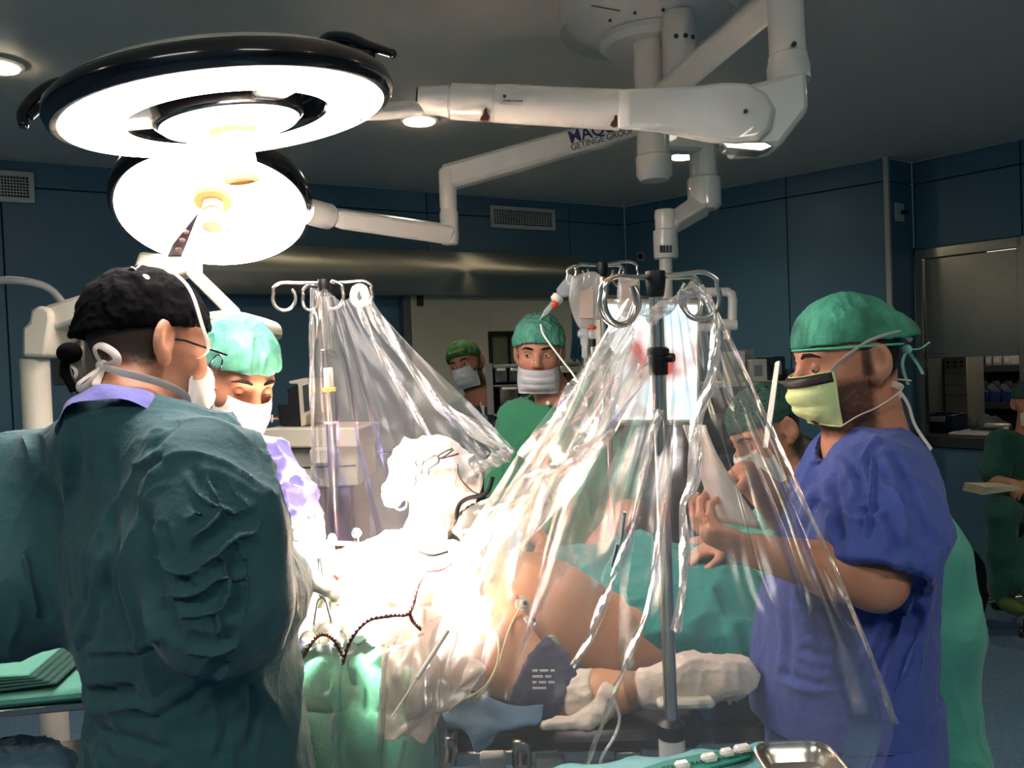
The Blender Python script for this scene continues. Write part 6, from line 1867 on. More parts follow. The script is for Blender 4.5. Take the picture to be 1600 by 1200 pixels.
def patch(ctrl, nu=60, nv=40):
    "smooth surface through a grid of control points"
    rows = [catmull([P(*c) if isinstance(c, tuple) else c for c in row], max(2, nu // (len(row) - 1))) for row in ctrl]
    cols = [catmull([r_[j] for r_ in rows], max(2, nv // (len(rows) - 1))) for j in range(len(rows[0]))]
    return [[cols[j][i] for j in range(len(cols))] for i in range(len(cols[0]))]
def wrinkle(G_, fn):
    A = np.array([[list(p) for p in r_] for r_ in G_])
    du = np.gradient(A, axis=1); dv = np.gradient(A, axis=0); N = np.cross(du, dv); N /= np.linalg.norm(N, axis=2)[..., None] + 1e-9
    nv, nu = A.shape[:2]
    V_, U_ = np.meshgrid(np.linspace(0, 1, nv), np.linspace(0, 1, nu), indexing='ij')
    D = fn(U_, V_)
    A = A + N * D[..., None]
    return [[Vector(A[i, j]) for j in range(nu)] for i in range(nv)]
def n1(x, seed): return noise3(np.stack([x.ravel(), np.full(x.size, seed * 7.3), np.zeros(x.size)], 1), seed).reshape(x.shape)
def n2_(x, y, seed): return noise3(np.stack([x.ravel(), y.ravel(), np.full(x.size, seed * 3.1)], 1), seed).reshape(x.shape)
def ridg(x): return (1 - np.abs(x)) ** 2.5
def sheet(name, ctrl, m, parent=None, fn=None, nu=60, nv=40, solid=.002):
    G_ = patch(ctrl, nu, nv)
    if fn: G_ = wrinkle(G_, fn)
    mb = MB(); mb.grid(G_); return mb.build(name, m, parent, smooth=80, solid=solid)

M_gdr = cloth('green drape', srgb(52, 130, 104))
o = sheet('green_drape', [[(425, 1010, 1.78), (520, 985, 1.74), (610, 975, 1.72), (705, 968, 1.76)], [(428, 1080, 1.62), (520, 1080, 1.60), (600, 1070, 1.60), (690, 1080, 1.64)], [(428, 1150, 1.58), (520, 1160, 1.56), (610, 1150, 1.56), (695, 1160, 1.60)], [(425, 1290, 1.56), (520, 1300, 1.54), (610, 1300, 1.54), (690, 1300, 1.58)], [(425, 1500, 1.56), (520, 1500, 1.54), (610, 1500, 1.54), (690, 1500, 1.58)]], M_gdr,
    fn=lambda U, V: .045 * ridg(n2_(U * 4.5, V * 1.4, 3)) * np.clip(V * 3 + .2, 0, 1) + .02 * n2_(U * 9, V * 4, 8), nu=90, nv=80)
tag(o, 'green surgical drape hanging from the field at the lower left', 'drape')
M_film = mat('beige film', srgb(226, 206, 190), .3, alpha=.72, coat=.4, bump=(9, .35), var=(3, srgb(206, 178, 160), .6))
o = sheet('film_drape', [[(590, 960, 1.60), (650, 945, 1.60), (720, 960, 1.62)], [(590, 1040, 1.52), (660, 1040, 1.50), (745, 1065, 1.56)], [(590, 1110, 1.50), (650, 1120, 1.48), (705, 1115, 1.52)], [(588, 1158, 1.49), (625, 1156, 1.48), (662, 1160, 1.50)]], M_film,
    fn=lambda U, V: .02 * ridg(n2_(U * 3 + V, V * 2, 5)) + .008 * n2_(U * 8, V * 8, 6))
tag(o, 'beige translucent film drape hanging below the bright field', 'drape')
M_wht = cloth('white field cloth', srgb(244, 238, 228), bump=.3)
# blown white towels around the wound
F_ = SDF()
for i, (x, y, d_, r_) in enumerate(((545, 900, 1.86, .085), (610, 882, 1.86, .105), (680, 898, 1.84, .105), (640, 920, 1.80, .10), (500, 945, 1.78, .065), (560, 965, 1.76, .07), (640, 955, 1.78, .07), (700, 965, 1.76, .06), (735, 960, 1.74, .045), (470, 985, 1.72, .05), (440, 960, 1.72, .04))):
    F_.u(s_ell(P(x, y, d_), (r_ * 1.15, r_, r_ * .62)), .03 if i else 0)
lo, hi = bbox(P(430, 940, 1.74), P(760, 960, 1.8), P(600, 850, 1.9), P(480, 1010, 1.7), pad=.13)
o = sdf_object('field_towels', F_, lo, hi, .006, M_wht, None, disp=[folds((9, 9, 9), .022, 44, 2, .8, .5)])
tag(o, 'heaped white towels around the operating field, glaring in the lamp light', 'towels')
mb = MB(); 
for (x, y, r_) in ((516, 905, .02), (500, 925, .012), (528, 925, .010), (470, 930, .010)): mb.ell(P(x, y, 1.73), (r_, .01, r_ * .6), n=12)
tag(mb.build('wound', mat('blood red', srgb(150, 24, 22), .25)), 'dark red blood stains at the left end of the white towels', 'blood', kind='stuff')
# white film hanging over the left
o = sheet('white_film', [[(560, 985, 1.66), (640, 975, 1.64), (700, 1000, 1.64)], [(640, 1040, 1.56), (690, 1050, 1.56), (760, 1040, 1.58)], [(690, 1110, 1.54), (700, 1100, 1.53), (712, 1085, 1.55)]], M_film, fn=lambda U, V: .012 * n2_(U * 6, V * 5, 2), nu=30, nv=24)
tag(o, 'pale film flap folded across the beige film drape', 'drape')
# wrapped column with clamps: white cloth bundle
wb = thing('cloth_bundle', P(650, 900, 1.95), 'tall white cloth bundle tied round a support above the operating field', 'cloth bundle')
W = SDF()
W.u(s_ell(P(678, 735, 1.95), (.088, .09, .072)), 0); W.u(s_ell(P(640, 735, 1.93), (.05, .06, .065)), .02); W.u(s_ell(P(722, 750, 1.97), (.045, .06, .055)), .02)
W.u(s_chain([P(685, 760, 1.95), P(672, 815, 1.94), P(650, 865, 1.92), P(625, 900, 1.9)], [.065, .048, .05, .07], .03), .03)
W.u(s_cone(P(625, 760, 1.92), P(618, 778, 1.91), .03, .02), .02)
lo, hi = bbox(P(610, 700, 1.95), P(750, 740, 1.95), P(620, 910, 1.9), pad=.13)
sdf_object('cloth', W, lo, hi, .005, M_wht, wb, disp=[folds((12, 12, 7), .020, 47, 2.0, .7, .5)])
def ringclamp(c, x, y, r=.014, ln=.09, label='', nm='ring_clamp'):
    t = thing(nm, c, label, 'clamp', 'steel clamps at the field')
    x = Vector(x).normalized(); y = Vector(y).normalized()
    for sg in (-1, 1):
        mb = MB(); cc = c + x * (sg * r * 1.5)
        mb.tube([cc + x * (math.cos(a) * r) + y * (math.sin(a) * r) for a in np.linspace(0, 2 * math.pi, 25)], .0022, 8, cap=False)
        mb.build('finger_ring', M_chrome, t)
    mb = MB()
    for sg in (-1, 1): mb.tube(catmull([c + x * (sg * r * 1.1) + y * r, c + x * (sg * .008) + y * (ln * .6), c - x * (sg * .004) + y * ln * .75, c - x * (sg * .002) + y * ln * 1.3], 5), .0026, 8)
    mb.build('shank', M_chrome, t)
ringclamp(P(616, 775, 1.84), (.6, 0, -.8), (.8, .1, .6), label='ring-handled clamp hanging on the left side of the white cloth bundle')
ringclamp(P(506, 1000, 1.60), (1, 0, 0), (-.05, .15, 1), .018, .12, label='ring-handled clamp standing upright before the green drape at the left')
ringclamp(P(660, 730, 1.80), (.5, .1, -.9), (.9, .0, .5), .008, .06, label='small clamp pinned on the front of the white cloth bundle')
# retractor bars with ball ends
def ballbar(p, q_, label, r=.005, rb=.011):
    t = thing('retractor_bar', p, label, 'retractor', 'retractor bars at the field')
    mb = MB(); mb.tube([p, q_], r, 10); mb.build('bar', M_chrome, t)
    for e in (p, q_): mb = MB(); mb.tube([e, e + UP * .02], r * .8, 8); mb.ell(e + UP * .025, rb, n=14); mb.build('ball_end', M_steel, t)
ballbar(P(460, 845, 1.80), P(558, 850, 1.82), 'polished retractor bar with ball ends nearest the lavender sleeve')
ballbar(P(487, 826, 1.92), P(520, 858, 1.86), 'short retractor bar slanting behind the long one')
mb = MB(); a, b = P(700, 985, 1.52), P(632, 1090, 1.46); mb.tube([a, lerp(a, b, .72)], .0042, 10); mb.tube([lerp(a, b, .72), b + (b - a) * .28], .0018, 8)
tag(mb.build('suction_cannula', M_cream), 'long cream cannula with thin dark tip lying across the beige film', 'cannula')
mb = MB(); a, b = P(440, 935, 1.5), P(478, 955, 1.55); mb.tube([a, b], .004, 10); tag(mb.build('probe_handle', M_steel), 'short steel handle beside the elbow of the left surgeon', 'probe')
# twisted wires
M_wire = mat('red black wire', srgb(120, 40, 34), .5, var=(260, srgb(20, 12, 12), 1.0))
def twist(pts, label, r=.0022, m=M_wire):
    c_ = catmull(pts, 14); mb = MB()
    for ph in (0, math.pi):
        q_ = []
        for i, p in enumerate(c_):
            a = i * 1.1 + ph; q_.append(p + _r * (math.cos(a) * r) + _u * (math.sin(a) * r))
        mb.tube(q_, r * .8, 6)
    tag(mb.build('twisted_wire', m), label, 'wire', 'twisted electrode wires at the field')
twist([P(535, 1038, 1.5), P(548, 1000, 1.5), P(575, 970, 1.5), P(612, 962, 1.52), P(640, 957, 1.54), P(652, 920, 1.6), P(660, 900, 1.68)], 'red twisted wire arching over the top of the beige film')
twist([P(428, 1008, 1.5), P(442, 1020, 1.49), P(457, 1054, 1.48), P(480, 1015, 1.48), P(500, 992, 1.5), P(520, 998, 1.5), P(536, 1025, 1.5)], 'red twisted wire looping around the upright ring clamp')
twist([P(640, 957, 1.54), P(645, 970, 1.53), P(657, 983, 1.52)], 'short dark twisted wire ending at the cannula')
twist([P(665, 893, 1.7), P(690, 890, 1.7), P(706, 880, 1.72)], 'dark twisted wire leaving the towels towards the patient', .0018)
twist([P(690, 716, 1.82), P(705, 712, 1.82), P(716, 709, 1.84)], 'dark twisted wire across the white cloth bundle', .0015)
cable('black_cable', [P(770, 745, 1.9), P(760, 770, 1.9), P(728, 780, 1.9), P(715, 795, 1.9), P(712, 830, 1.88)], .005, M_black, 'thick black cable curving off the right side of the white cloth bundle')
cable('black_cable', [P(655, 862, 1.75), P(675, 868, 1.74), P(700, 862, 1.76)], .0035, M_black, 'thin black cable loop just above the bright towels')
cable('black_cable', [P(715, 725, 1.85), P(718, 745, 1.84), P(735, 765, 1.86), P(748, 772, 1.88)], .0014, M_black, 'fine black thread on the right face of the cloth bundle')
# blue-grey sheet under the shoulder
o = sheet('blue_pad', [[(690, 1110, 1.60), (730, 1085, 1.62), (790, 1100, 1.62), (850, 1105, 1.60)], [(700, 1130, 1.58), (740, 1125, 1.57), (790, 1130, 1.57), (840, 1130, 1.57)], [(728, 1128, 1.58), (742, 1176, 1.54), (770, 1150, 1.55), (800, 1140, 1.57)]], cloth('blue grey pad', srgb(74, 104, 128)), fn=lambda U, V: .012 * n2_(U * 4, V * 3, 4), nu=30, nv=24)
tag(o, 'blue grey absorbent sheet under the shoulder of the patient, corner hanging down', 'sheet')
# small teal clamp strip hanging in plastic
mb = MB(); a, b = P(976, 800, 1.46), P(966, 868, 1.46); mb.tube([a, b], .009, 8, flat=.35); mb.tube([b + UP * .02, b - UP * .02 - _r * .01], .004, 8)
tag(mb.build('teal_clip', mat('teal clip', srgb(18, 76, 74), .4)), 'narrow dark teal clip on the plastic fold left of the near stand', 'clip')

# ---------- infusion stands
def hook(mb, c, ang, arm=.10, r=.030, rod=.0042, lift=0.0):
    e = Vector((math.cos(ang), math.sin(ang), 0))
    pts = [c, c + e * arm * .5 + UP * lift, c + e * (arm - .012) + UP * (lift + .002), c + e * (arm + .010) + UP * (lift - .010)]
    cc = c + e * (arm - r * .55) + UP * (lift - r - .008)
    for k in range(10):
        a = .45 - k * .48
        pts.append(cc + e * (math.cos(a) * r) + UP * (math.sin(a) * r * 1.15))
    mb.tube(catmull(pts, 3), rod, 10)
def stand(px, py, d_, pr, label, clampys, hooks, base=True, extra=None, top=0, ztel=None):
    q = P(px, py, d_); t = thing('infusion_stand', Vector((q.x, q.y, 0)), label, 'stand', 'infusion stands')
    z1 = q.z; at = lambda z: Vector((q.x, q.y, z))
    mb = MB(); mb.tube([at(.1 if ztel is None else ztel), at(z1)], pr, 20); mb.build('pole', M_chrome, t)
    mb = MB(); mb.lathe(at(.08), UP, [(pr * 1.9, 0), (pr * 1.9, (ztel or .8) - .1), (pr * 1.7, (ztel or .8) - .08)], 24); mb.build('lower_pole', M_white, t)
    mb = MB(); mb.lathe(at((ztel or .8) - .02), UP, [(pr * 1.95, 0), (pr * 2.0, .025), (pr * 1.2, .034)], 24); mb.build('collar', M_black, t)
    mb = MB(); mb.lathe(at(z1 - .03), UP, [(pr * 1.1, 0), (pr * 1.25, .006), (pr * 1.5, .034), (pr * 1.4, .046), (0, .048)], 20); mb.build('hub', M_black, t)
    for (a, arm, r, lf) in hooks:
        mb = MB(); hook(mb, at(z1 + .008), a, arm, r, pr * .36, lf); mb.build('hook', M_chrome, t)
    for cy in clampys:
        z = P(px, cy, d_).z; mb = MB(); mb.lathe(at(z - .03), UP, [(pr * 1.2, 0), (pr * 1.35, .003), (pr * 1.4, .034), (pr * 1.6, .036), (pr * 1.6, .046), (pr * 1.2, .05)], 20)
        mb.tube([at(z), at(z) + Vector((.024, -.018, .0))], .008, 12); mb.build('clamp', M_black, t)
    for k in range(5):
        a = 2 * math.pi * k / 5 + .3; e = Vector((math.cos(a), math.sin(a), 0))
        mb = MB(); mb.tube([at(.10), at(.09) + e * .14, at(.07) + e * .28], [.018, .015, .012], 10); lg = mb.build('foot', M_steel, t)
        mb = MB(); s_ = Vector((-e.y, e.x, 0)); mb.lathe(at(.03) + e * .28 - s_ * .01, s_, [(0, 0), (.028, 0), (.03, .004), (.03, .016), (.028, .02), (0, .02)], 18); mb.build('castor', M_black, lg)
    return t, at
ist, atR = stand(1024, 438, 1.47, .0125, 'near steel infusion stand with black clamp holding the right peak of the plastic', (560,), [(-.15, .095, .034, 0), (math.pi - .25, .085, .036, .0), (math.pi + .55, .10, .034, -.004), (.75, .13, .030, .0)], ztel=P(1045, 1142, 1.47).z)
isl, atL = stand(507, 446, 2.25, .0125, 'far left infusion stand with yellow ring holding the left peak of the plastic', (557,), [(math.pi + .1, .125, .030, 0), (-.2, .04, .030, 0), (.15, .115, .028, 0), (2.6, .07, .028, -.005)], ztel=.75)
mb = MB(); z = P(510, 613, 2.25).z; mb.lathe(atL(z), UP, [(.0135, 0), (.019, .002), (.019, .012), (.0135, .014)], 20); mb.build('yellow_ring', mat('yellow plastic', srgb(230, 210, 40), .4), isl)
mb = MB(); z = P(511, 663, 2.25).z; mb.lathe(atL(z), UP, [(.0135, 0), (.019, .001), (.019, .005), (.0135, .007)], 20); mb.build('cream_ring', M_cream, isl)
mb = MB(); z = P(510, 607, 2.25).z; mb.lathe(atL(z), UP, [(.0132, 0), (.0132, .065)], 20, cap=False); mb.build('paper_sleeve', mat('paper label', srgb(222, 216, 205), .5), isl)
isc, atC = stand(941, 418, 2.62, .0125, 'rear centre infusion stand carrying the drip bags', (553,), [(math.pi - .1, .10, .028, 0), (math.pi + .5, .09, .026, 0), (.05, .10, .03, .006), (.6, .08, .026, 0)], ztel=.6)

# drip bags and chambers
M_bag = mat('bag film', srgb(222, 216, 208), .15, alpha=.42, coat=.6, bump=(22, .5))
M_bagl = mat('bag label', srgb(214, 190, 172), .4, alpha=.75)
def bag(pts_px, d_, label, th=.030, lab=True):
    xs = [p[0] for p in pts_px]; ys = [p[1] for p in pts_px]
    cx_, cy_ = sum(xs) / len(xs), sum(ys) / len(ys)
    top = min(ys)
    t = thing('drip_bag', P(cx_, max(ys), d_), label, 'drip bag', 'drip bags on the rear stand')
    out = catmull([Vector((x, y, 0)) for x, y in pts_px + [pts_px[0]]], 6)[:-1]
    rows = []
    for s_, o_ in ((1, 0), (.93, .35), (.75, .7), (.4, .95), (.02, 1)):
        rows.append([P(cx_ + (p.x - cx_) * s_, cy_ + (p.y - cy_) * s_, d_ - th * .5 * o_) for p in out])
    back = [[P(cx_ + (p.x - cx_) * s_, cy_ + (p.y - cy_) * s_, d_ + th * .5 * o_) for p in out] for s_, o_ in ((.02, 1), (.4, .95), (.75, .7), (.93, .35))]
    mb = MB(); mb.grid(back + rows[:1] + rows[1:], close_u=True); mb.build('bag', M_bag, t)
    if lab:
        mb = MB(); mb.prism([P(cx_ - 9, cy_ - 22, d_ - th * .56), P(cx_ + 13, cy_ - 22, d_ - th * .56), P(cx_ + 13, cy_ + 22, d_ - th * .56), P(cx_ - 9, cy_ + 22, d_ - th * .56)], -_f, .001); mb.build('label', M_bagl, t)
    return t
t = bag([(893, 432), (933, 426), (936, 470), (930, 505), (915, 515), (902, 508), (889, 470)], 2.50, 'full clear drip bag on the rear stand, pinkish label')
mb = MB(); q = P(912, 514, 2.5); mb.lathe(q, -UP, [(.014, 0), (.02, .01), (.02, .02), (.012, .03), (.012, .045), (.009, .05), (.009, .085), (.004, .09)], 18); mb.tube([q - UP * .09, q - UP * .3], .002, 8); mb.build('drip_chamber', M_clearplastic, t)
t = bag([(928, 440), (938, 430), (940, 490), (934, 500), (928, 490)], 2.56, 'narrow yellowish drip bag behind the full one', .02, False)
t = bag([(966, 436), (997, 432), (998, 470), (990, 492), (972, 494), (964, 470)], 2.50, 'clear drip bag seen through the steel hooks right of the rear pole', .025)
# tilted bottle with syringe
t = thing('drip_bottle', P(880, 480, 2.45), 'tilted clear bottle and dropper hanging left of the drip bags', 'bottle')
a, b, c_ = P(897, 434, 2.45), P(874, 462, 2.45), P(851, 492, 2.45)
ax_ = (b - a).normalized(); l_ = (b - a).length; lt = (c_ - a).length
mb = MB(); mb.lathe(a, ax_, [(.018, 0), (.020, .006), (.020, l_ * .85), (.010, l_)], 20); mb.build('bottle', M_clearplastic, t)
mb = MB(); mb.lathe(b, ax_, [(.014, 0), (.018, .004), (.018, .02), (.012, .024)], 16); mb.build('cap', M_white, t)
mb = MB(); mb.ell(b + ax_ * .034 + Vector((.008, -.01, 0)), (.011, .008, .013)); mb.build('red_valve', mat('orange red valve', srgb(200, 70, 40), .4), t)
mb = MB(); mb.lathe(b + ax_ * .022, ax_, [(.007, 0), (.008, .004), (.008, lt - l_ - .03), (.003, lt - l_ - .015), (.001, lt - l_)], 14); mb.build('dropper', M_clearplastic, t)
mb = MB(); mb.tube([a, P(904, 428, 2.5)], .002, 6); mb.build('hanger', M_chrome, t)
t = thing('drip_chamber', P(926, 528, 2.48), 'small dark-tipped drip chamber with red valve right of the full bag', 'drip chamber')
q = P(925, 514, 2.48); mb = MB(); mb.lathe(q, -UP, [(.006, 0), (.010, .004), (.010, .045), (.004, .052)], 16); mb.build('chamber', M_clearplastic, t)
mb = MB(); mb.lathe(q - UP * .03, -UP, [(.0105, 0), (.0105, .022), (0, .024)], 14); mb.build('dark_tip', M_black, t)
mb = MB(); mb.ell(q + UP * .004, (.014, .008, .008)); mb.build('red_valve', mat('orange red valve', srgb(200, 70, 40), .4), t)
M_tube = mat('white tube', srgb(220, 216, 206), .35)
cable('infusion_tube', [P(845, 507, 2.44), P(848, 520, 2.42), P(858, 536, 2.40), P(880, 565, 2.38), P(900, 592, 2.35), P(917, 628, 2.3)], .003, M_tube, 'white tube passing in front of the face of the central person', 'tube', 'infusion tubes')
cable('infusion_tube', [P(925, 540, 2.48), P(926, 565, 2.46), P(932, 585, 2.44), P(936, 600, 2.42), P(940, 640, 2.4)], .003, M_tube, 'white tube falling from the small drip chamber past the rear clamp', 'tube', 'infusion tubes')

# apparatus with blue panel seen through the plastic
d_ = 3.2
t = thing('blue_panel_apparatus', P(965, 760, d_), 'dark apparatus with a blue panel seen through the plastic behind the near stand', 'apparatus')
mb = MB(); fbox(mb, 930, 655, 1012, 735, d_, .2, .01); mb.build('housing', mat('dull blue', srgb(70, 80, 140), .4), t)
mb = MB(); fbox(mb, 940, 668, 975, 730, d_ - .03, .05, .008); fbox(mb, 950, 680, 984, 696, d_ - .05, .05, .008); mb.build('module', M_black, t)
mb = MB(); fbox(mb, 974, 664, 984, 682, d_ - .012, .01, .002); fbox(mb, 975, 700, 986, 718, d_ - .012, .01, .002); mb.build('pink_label', mat('pink label', srgb(206, 150, 160), .5), t)
mb = MB(); fbox(mb, 938, 736, 975, 790, d_ - .01, .18, .01); mb.build('brown_box', mat('brown cabinet', srgb(112, 82, 60), .5), t)
mb = MB(); q = P(960, 780, d_ + .1); mb.tube([Vector((q.x, q.y, .0)), q], .03, 14); mb.build('column', M_dgrey, t)

# ---------- the plastic sheet
def plastic(name, haze, gloss, col=(.96, .95, .94), bump=.35, sc=7, stretch=(1, 1, 1)):
    m = bpy.data.materials.new(name); m.use_nodes = True; nt = m.node_tree
    for n in list(nt.nodes):
        if n.type == 'BSDF_PRINCIPLED': nt.nodes.remove(n)
    out = [n for n in nt.nodes if n.type == 'OUTPUT_MATERIAL'][0]
    tr = nt.nodes.new('ShaderNodeBsdfTransparent'); tr.inputs[0].default_value = (*col, 1)
    gl = nt.nodes.new('ShaderNodeBsdfGlossy'); gl.inputs['Roughness'].default_value = .2; gl.inputs[0].default_value = (1, 1, 1, 1)
    df = nt.nodes.new('ShaderNodeBsdfDiffuse'); df.inputs[0].default_value = (.92, .90, .88, 1)
    tl = nt.nodes.new('ShaderNodeBsdfTranslucent'); tl.inputs[0].default_value = (.92, .90, .88, 1)
    mx = nt.nodes.new('ShaderNodeMixShader'); mx.inputs[0].default_value = .5
    nt.links.new(df.outputs[0], mx.inputs[1]); nt.links.new(tl.outputs[0], mx.inputs[2])
    tc = nt.nodes.new('ShaderNodeTexCoord'); mp = nt.nodes.new('ShaderNodeMapping'); mp.inputs['Scale'].default_value = stretch
    nt.links.new(tc.outputs['Object'], mp.inputs[0])
    ns = nt.nodes.new('ShaderNodeTexNoise'); ns.inputs['Scale'].default_value = sc; ns.inputs['Detail'].default_value = 4; ns.inputs['Distortion'].default_value = .6
    nt.links.new(mp.outputs[0], ns.inputs['Vector'])
    vo = nt.nodes.new('ShaderNodeTexVoronoi'); vo.feature = 'DISTANCE_TO_EDGE'; vo.inputs['Scale'].default_value = sc * .8
    nt.links.new(mp.outputs[0], vo.inputs['Vector'])
    ad = nt.nodes.new('ShaderNodeMath'); ad.operation = 'MULTIPLY_ADD'; ad.inputs[1].default_value = .5
    nt.links.new(vo.outputs['Distance'], ad.inputs[0]); nt.links.new(ns.outputs['Fac'], ad.inputs[2])
    bp = nt.nodes.new('ShaderNodeBump'); bp.inputs['Strength'].default_value = bump; bp.inputs['Distance'].default_value = .03
    nt.links.new(ad.outputs[0], bp.inputs['Height'])
    for n in (gl, df, tl): nt.links.new(bp.outputs[0], n.inputs['Normal'])
    m1 = nt.nodes.new('ShaderNodeMixShader'); m1.inputs[0].default_value = haze
    nt.links.new(tr.outputs[0], m1.inputs[1]); nt.links.new(mx.outputs[0], m1.inputs[2])
    fr = nt.nodes.new('ShaderNodeFresnel'); fr.inputs[0].default_value = 1.45; nt.links.new(bp.outputs[0], fr.inputs['Normal'])
    mu = nt.nodes.new('ShaderNodeMath'); mu.operation = 'MULTIPLY_ADD'; mu.inputs[1].default_value = gloss; mu.inputs[2].default_value = gloss * .03
    mu.use_clamp = True
    nt.links.new(fr.outputs[0], mu.inputs[0])
    m2 = nt.nodes.new('ShaderNodeMixShader'); nt.links.new(mu.outputs[0], m2.inputs[0]); nt.links.new(m1.outputs[0], m2.inputs[1]); nt.links.new(gl.outputs[0], m2.inputs[2])
    nt.links.new(m2.outputs[0], out.inputs[0])
    return m
M_pl = plastic('clear sheet', .11, .5, bump=.22, sc=3.2)
M_pll = plastic('clear left sheet', .14, .35, bump=.2, sc=3.2)
M_plf = plastic('folded clear sheet', .26, .6, bump=.4, sc=8)
M_ple = plastic('sheet edge', .62, .6, bump=.4, sc=10)
ps = thing('plastic_screen', P(900, 1000, 1.7), 'large crumpled transparent plastic sheet hung between two infusion stands over the patient', 'plastic sheet')
def fan(freq, amp, seed, k2=.35):
    def f(U, V):
        x = U * freq + .25 * n2_(U * 2, V * 2, seed + 1)
        return amp * (ridg(n1(x, seed)) - .4) * np.clip(V * 1.6 + .12, 0, 1) * (1.15 - V * .5) + amp * k2 * (ridg(n2_(x * 1.9, V * 2.4, seed + 2)) - .4) + amp * .25 * n2_(U * 14, V * 10, seed + 5)
    return f
sheet('left_panel', [[(487, 450, 2.27), (508, 452, 2.22), (535, 470, 2.2), (562, 452, 2.22)],
                     [(487, 560, 2.26), (535, 580, 2.18), (590, 580, 2.16), (645, 545, 2.18)],
                     [(489, 700, 2.24), (560, 710, 2.14), (650, 700, 2.10), (745, 640, 2.12)],
                     [(494, 850, 2.20), (590, 850, 2.08), (700, 790, 2.04), (806, 706, 2.04)]], M_pll, ps, fan(5, .016, 3), 160, 120, 0)
sheet('right_panel', [[(972, 476, 1.58), (1000, 462, 1.52), (1040, 470, 1.50), (1075, 458, 1.50), (1106, 462, 1.50)],
                      [(880, 610, 1.70), (945, 640, 1.60), (1040, 640, 1.48), (1110, 640, 1.44), (1172, 600, 1.48)],
                      [(775, 760, 1.82), (870, 800, 1.62), (1020, 820, 1.42), (1150, 800, 1.34), (1248, 765, 1.42)],
                      [(700, 880, 1.74), (830, 960, 1.54), (1010, 1000, 1.38), (1180, 980, 1.27), (1330, 950, 1.32)],
                      [(640, 1060, 1.52), (800, 1110, 1.46), (1010, 1130, 1.36), (1210, 1140, 1.25), (1398, 1128, 1.28)],
                      [(600, 1260, 1.46), (800, 1280, 1.44), (1010, 1290, 1.36), (1210, 1290, 1.26), (1330, 1290, 1.28)]], M_pl, ps, fan(7, .020, 9), 220, 170, 0)
sheet('middle_panel', [[(700, 860, 1.95), (790, 790, 1.98), (880, 640, 1.72), (985, 478, 1.56)], [(730, 890, 1.92), (800, 775, 1.94), (870, 700, 1.76), (990, 520, 1.55)], [(745, 930, 1.9), (820, 850, 1.86), (905, 760, 1.72), (1000, 600, 1.52)]], M_plf, ps, lambda U, V: .02 * (ridg(n2_(V * 5, U * 1.2, 4)) - .4) + .008 * n2_(U * 12, V * 9, 3), 120, 50, 0)
sheet('low_panel', [[(432, 985, 1.62), (520, 965, 1.60), (620, 985, 1.52), (712, 950, 1.60)], [(432, 1070, 1.47), (520, 1060, 1.50), (610, 1060, 1.47), (700, 1090, 1.48)], [(432, 1250, 1.44), (520, 1250, 1.46), (610, 1250, 1.45), (705, 1250, 1.45)]], M_pl, ps, fan(4, .018, 17), 110, 80, 0)
def band(pts, w_, label, m=None, tw=0.0, seed=1):
    "a folded-over ribbon of film along a path of pixels"
    c_ = catmull([P(*p) for p in pts], 14); n = len(c_); rows = []
    for i, p in enumerate(c_):
        t_ = i / (n - 1); tg = (c_[min(i + 1, n - 1)] - c_[max(i - 1, 0)]).normalized(); sd = tg.cross(_f).normalized()
        ww = w_ * (.75 + .35 * math.sin(t_ * 9 + seed) * .5 + .25 * math.sin(t_ * 23 + seed * 2) * .5)
        row = []
        for j in range(9):
            a = -1 + 2 * j / 8
            row.append(p + sd * (a * ww) - _f * (.010 * (1 - a * a) + .004 * math.sin(a * 5 + t_ * 30 + seed)))
        rows.append(row)
    mb = MB(); mb.grid(rows); return mb.build(label, m or M_ple, ps, smooth=60)
band([(562, 452, 2.16), (590, 500, 2.15), (640, 570, 2.12), (690, 635, 2.05), (745, 672, 2.0), (800, 708, 1.96)], .020, 'folded_edge', seed=1)
band([(556, 470, 2.14), (590, 545, 2.12), (640, 630, 2.06), (676, 690, 2.0)], .011, 'folded_edge', seed=2)
band([(660, 600, 2.1), (710, 660, 2.05), (760, 712, 2.0)], .010, 'folded_edge', M_plf, seed=5)
band([(800, 706, 1.96), (770, 720, 1.94), (740, 735, 1.93)], .02, 'folded_edge', seed=5)
band([(985, 470, 1.53), (975, 520, 1.56), (930, 590, 1.64), (880, 655, 1.72), (820, 718, 1.82)], .038, 'folded_edge', M_plf, seed=3)
band([(1000, 560, 1.52), (930, 680, 1.6), (850, 745, 1.7), (760, 800, 1.78), (715, 838, 1.82)], .030, 'folded_edge', M_plf, seed=7)
band([(1092, 448, 1.47), (1112, 480, 1.46), (1118, 530, 1.45), (1112, 590, 1.43), (1090, 650, 1.41), (1086, 705, 1.39), (1083, 755, 1.38), (1067, 790, 1.37), (1070, 850, 1.36), (1068, 910, 1.36), (1056, 985, 1.36)], .0125, 'folded_edge', seed=4)
band([(1008, 500, 1.44), (1055, 470, 1.44), (1090, 450, 1.45)], .016, 'folded_edge', seed=6)
band([(1030, 640, 1.40), (1010, 720, 1.40), (985, 830, 1.40), (955, 910, 1.42), (925, 990, 1.44), (895, 1040, 1.46)], .009, 'folded_edge', M_plf, seed=8)
band([(1030, 830, 1.38), (1012, 945, 1.38), (980, 1030, 1.40), (945, 1120, 1.42), (915, 1200, 1.42)], .006, 'folded_edge', M_plf, seed=9)
band([(487, 450, 2.24), (487, 560, 2.23), (489, 700, 2.21), (494, 850, 2.18)], .008, 'folded_edge', M_plf, seed=11)
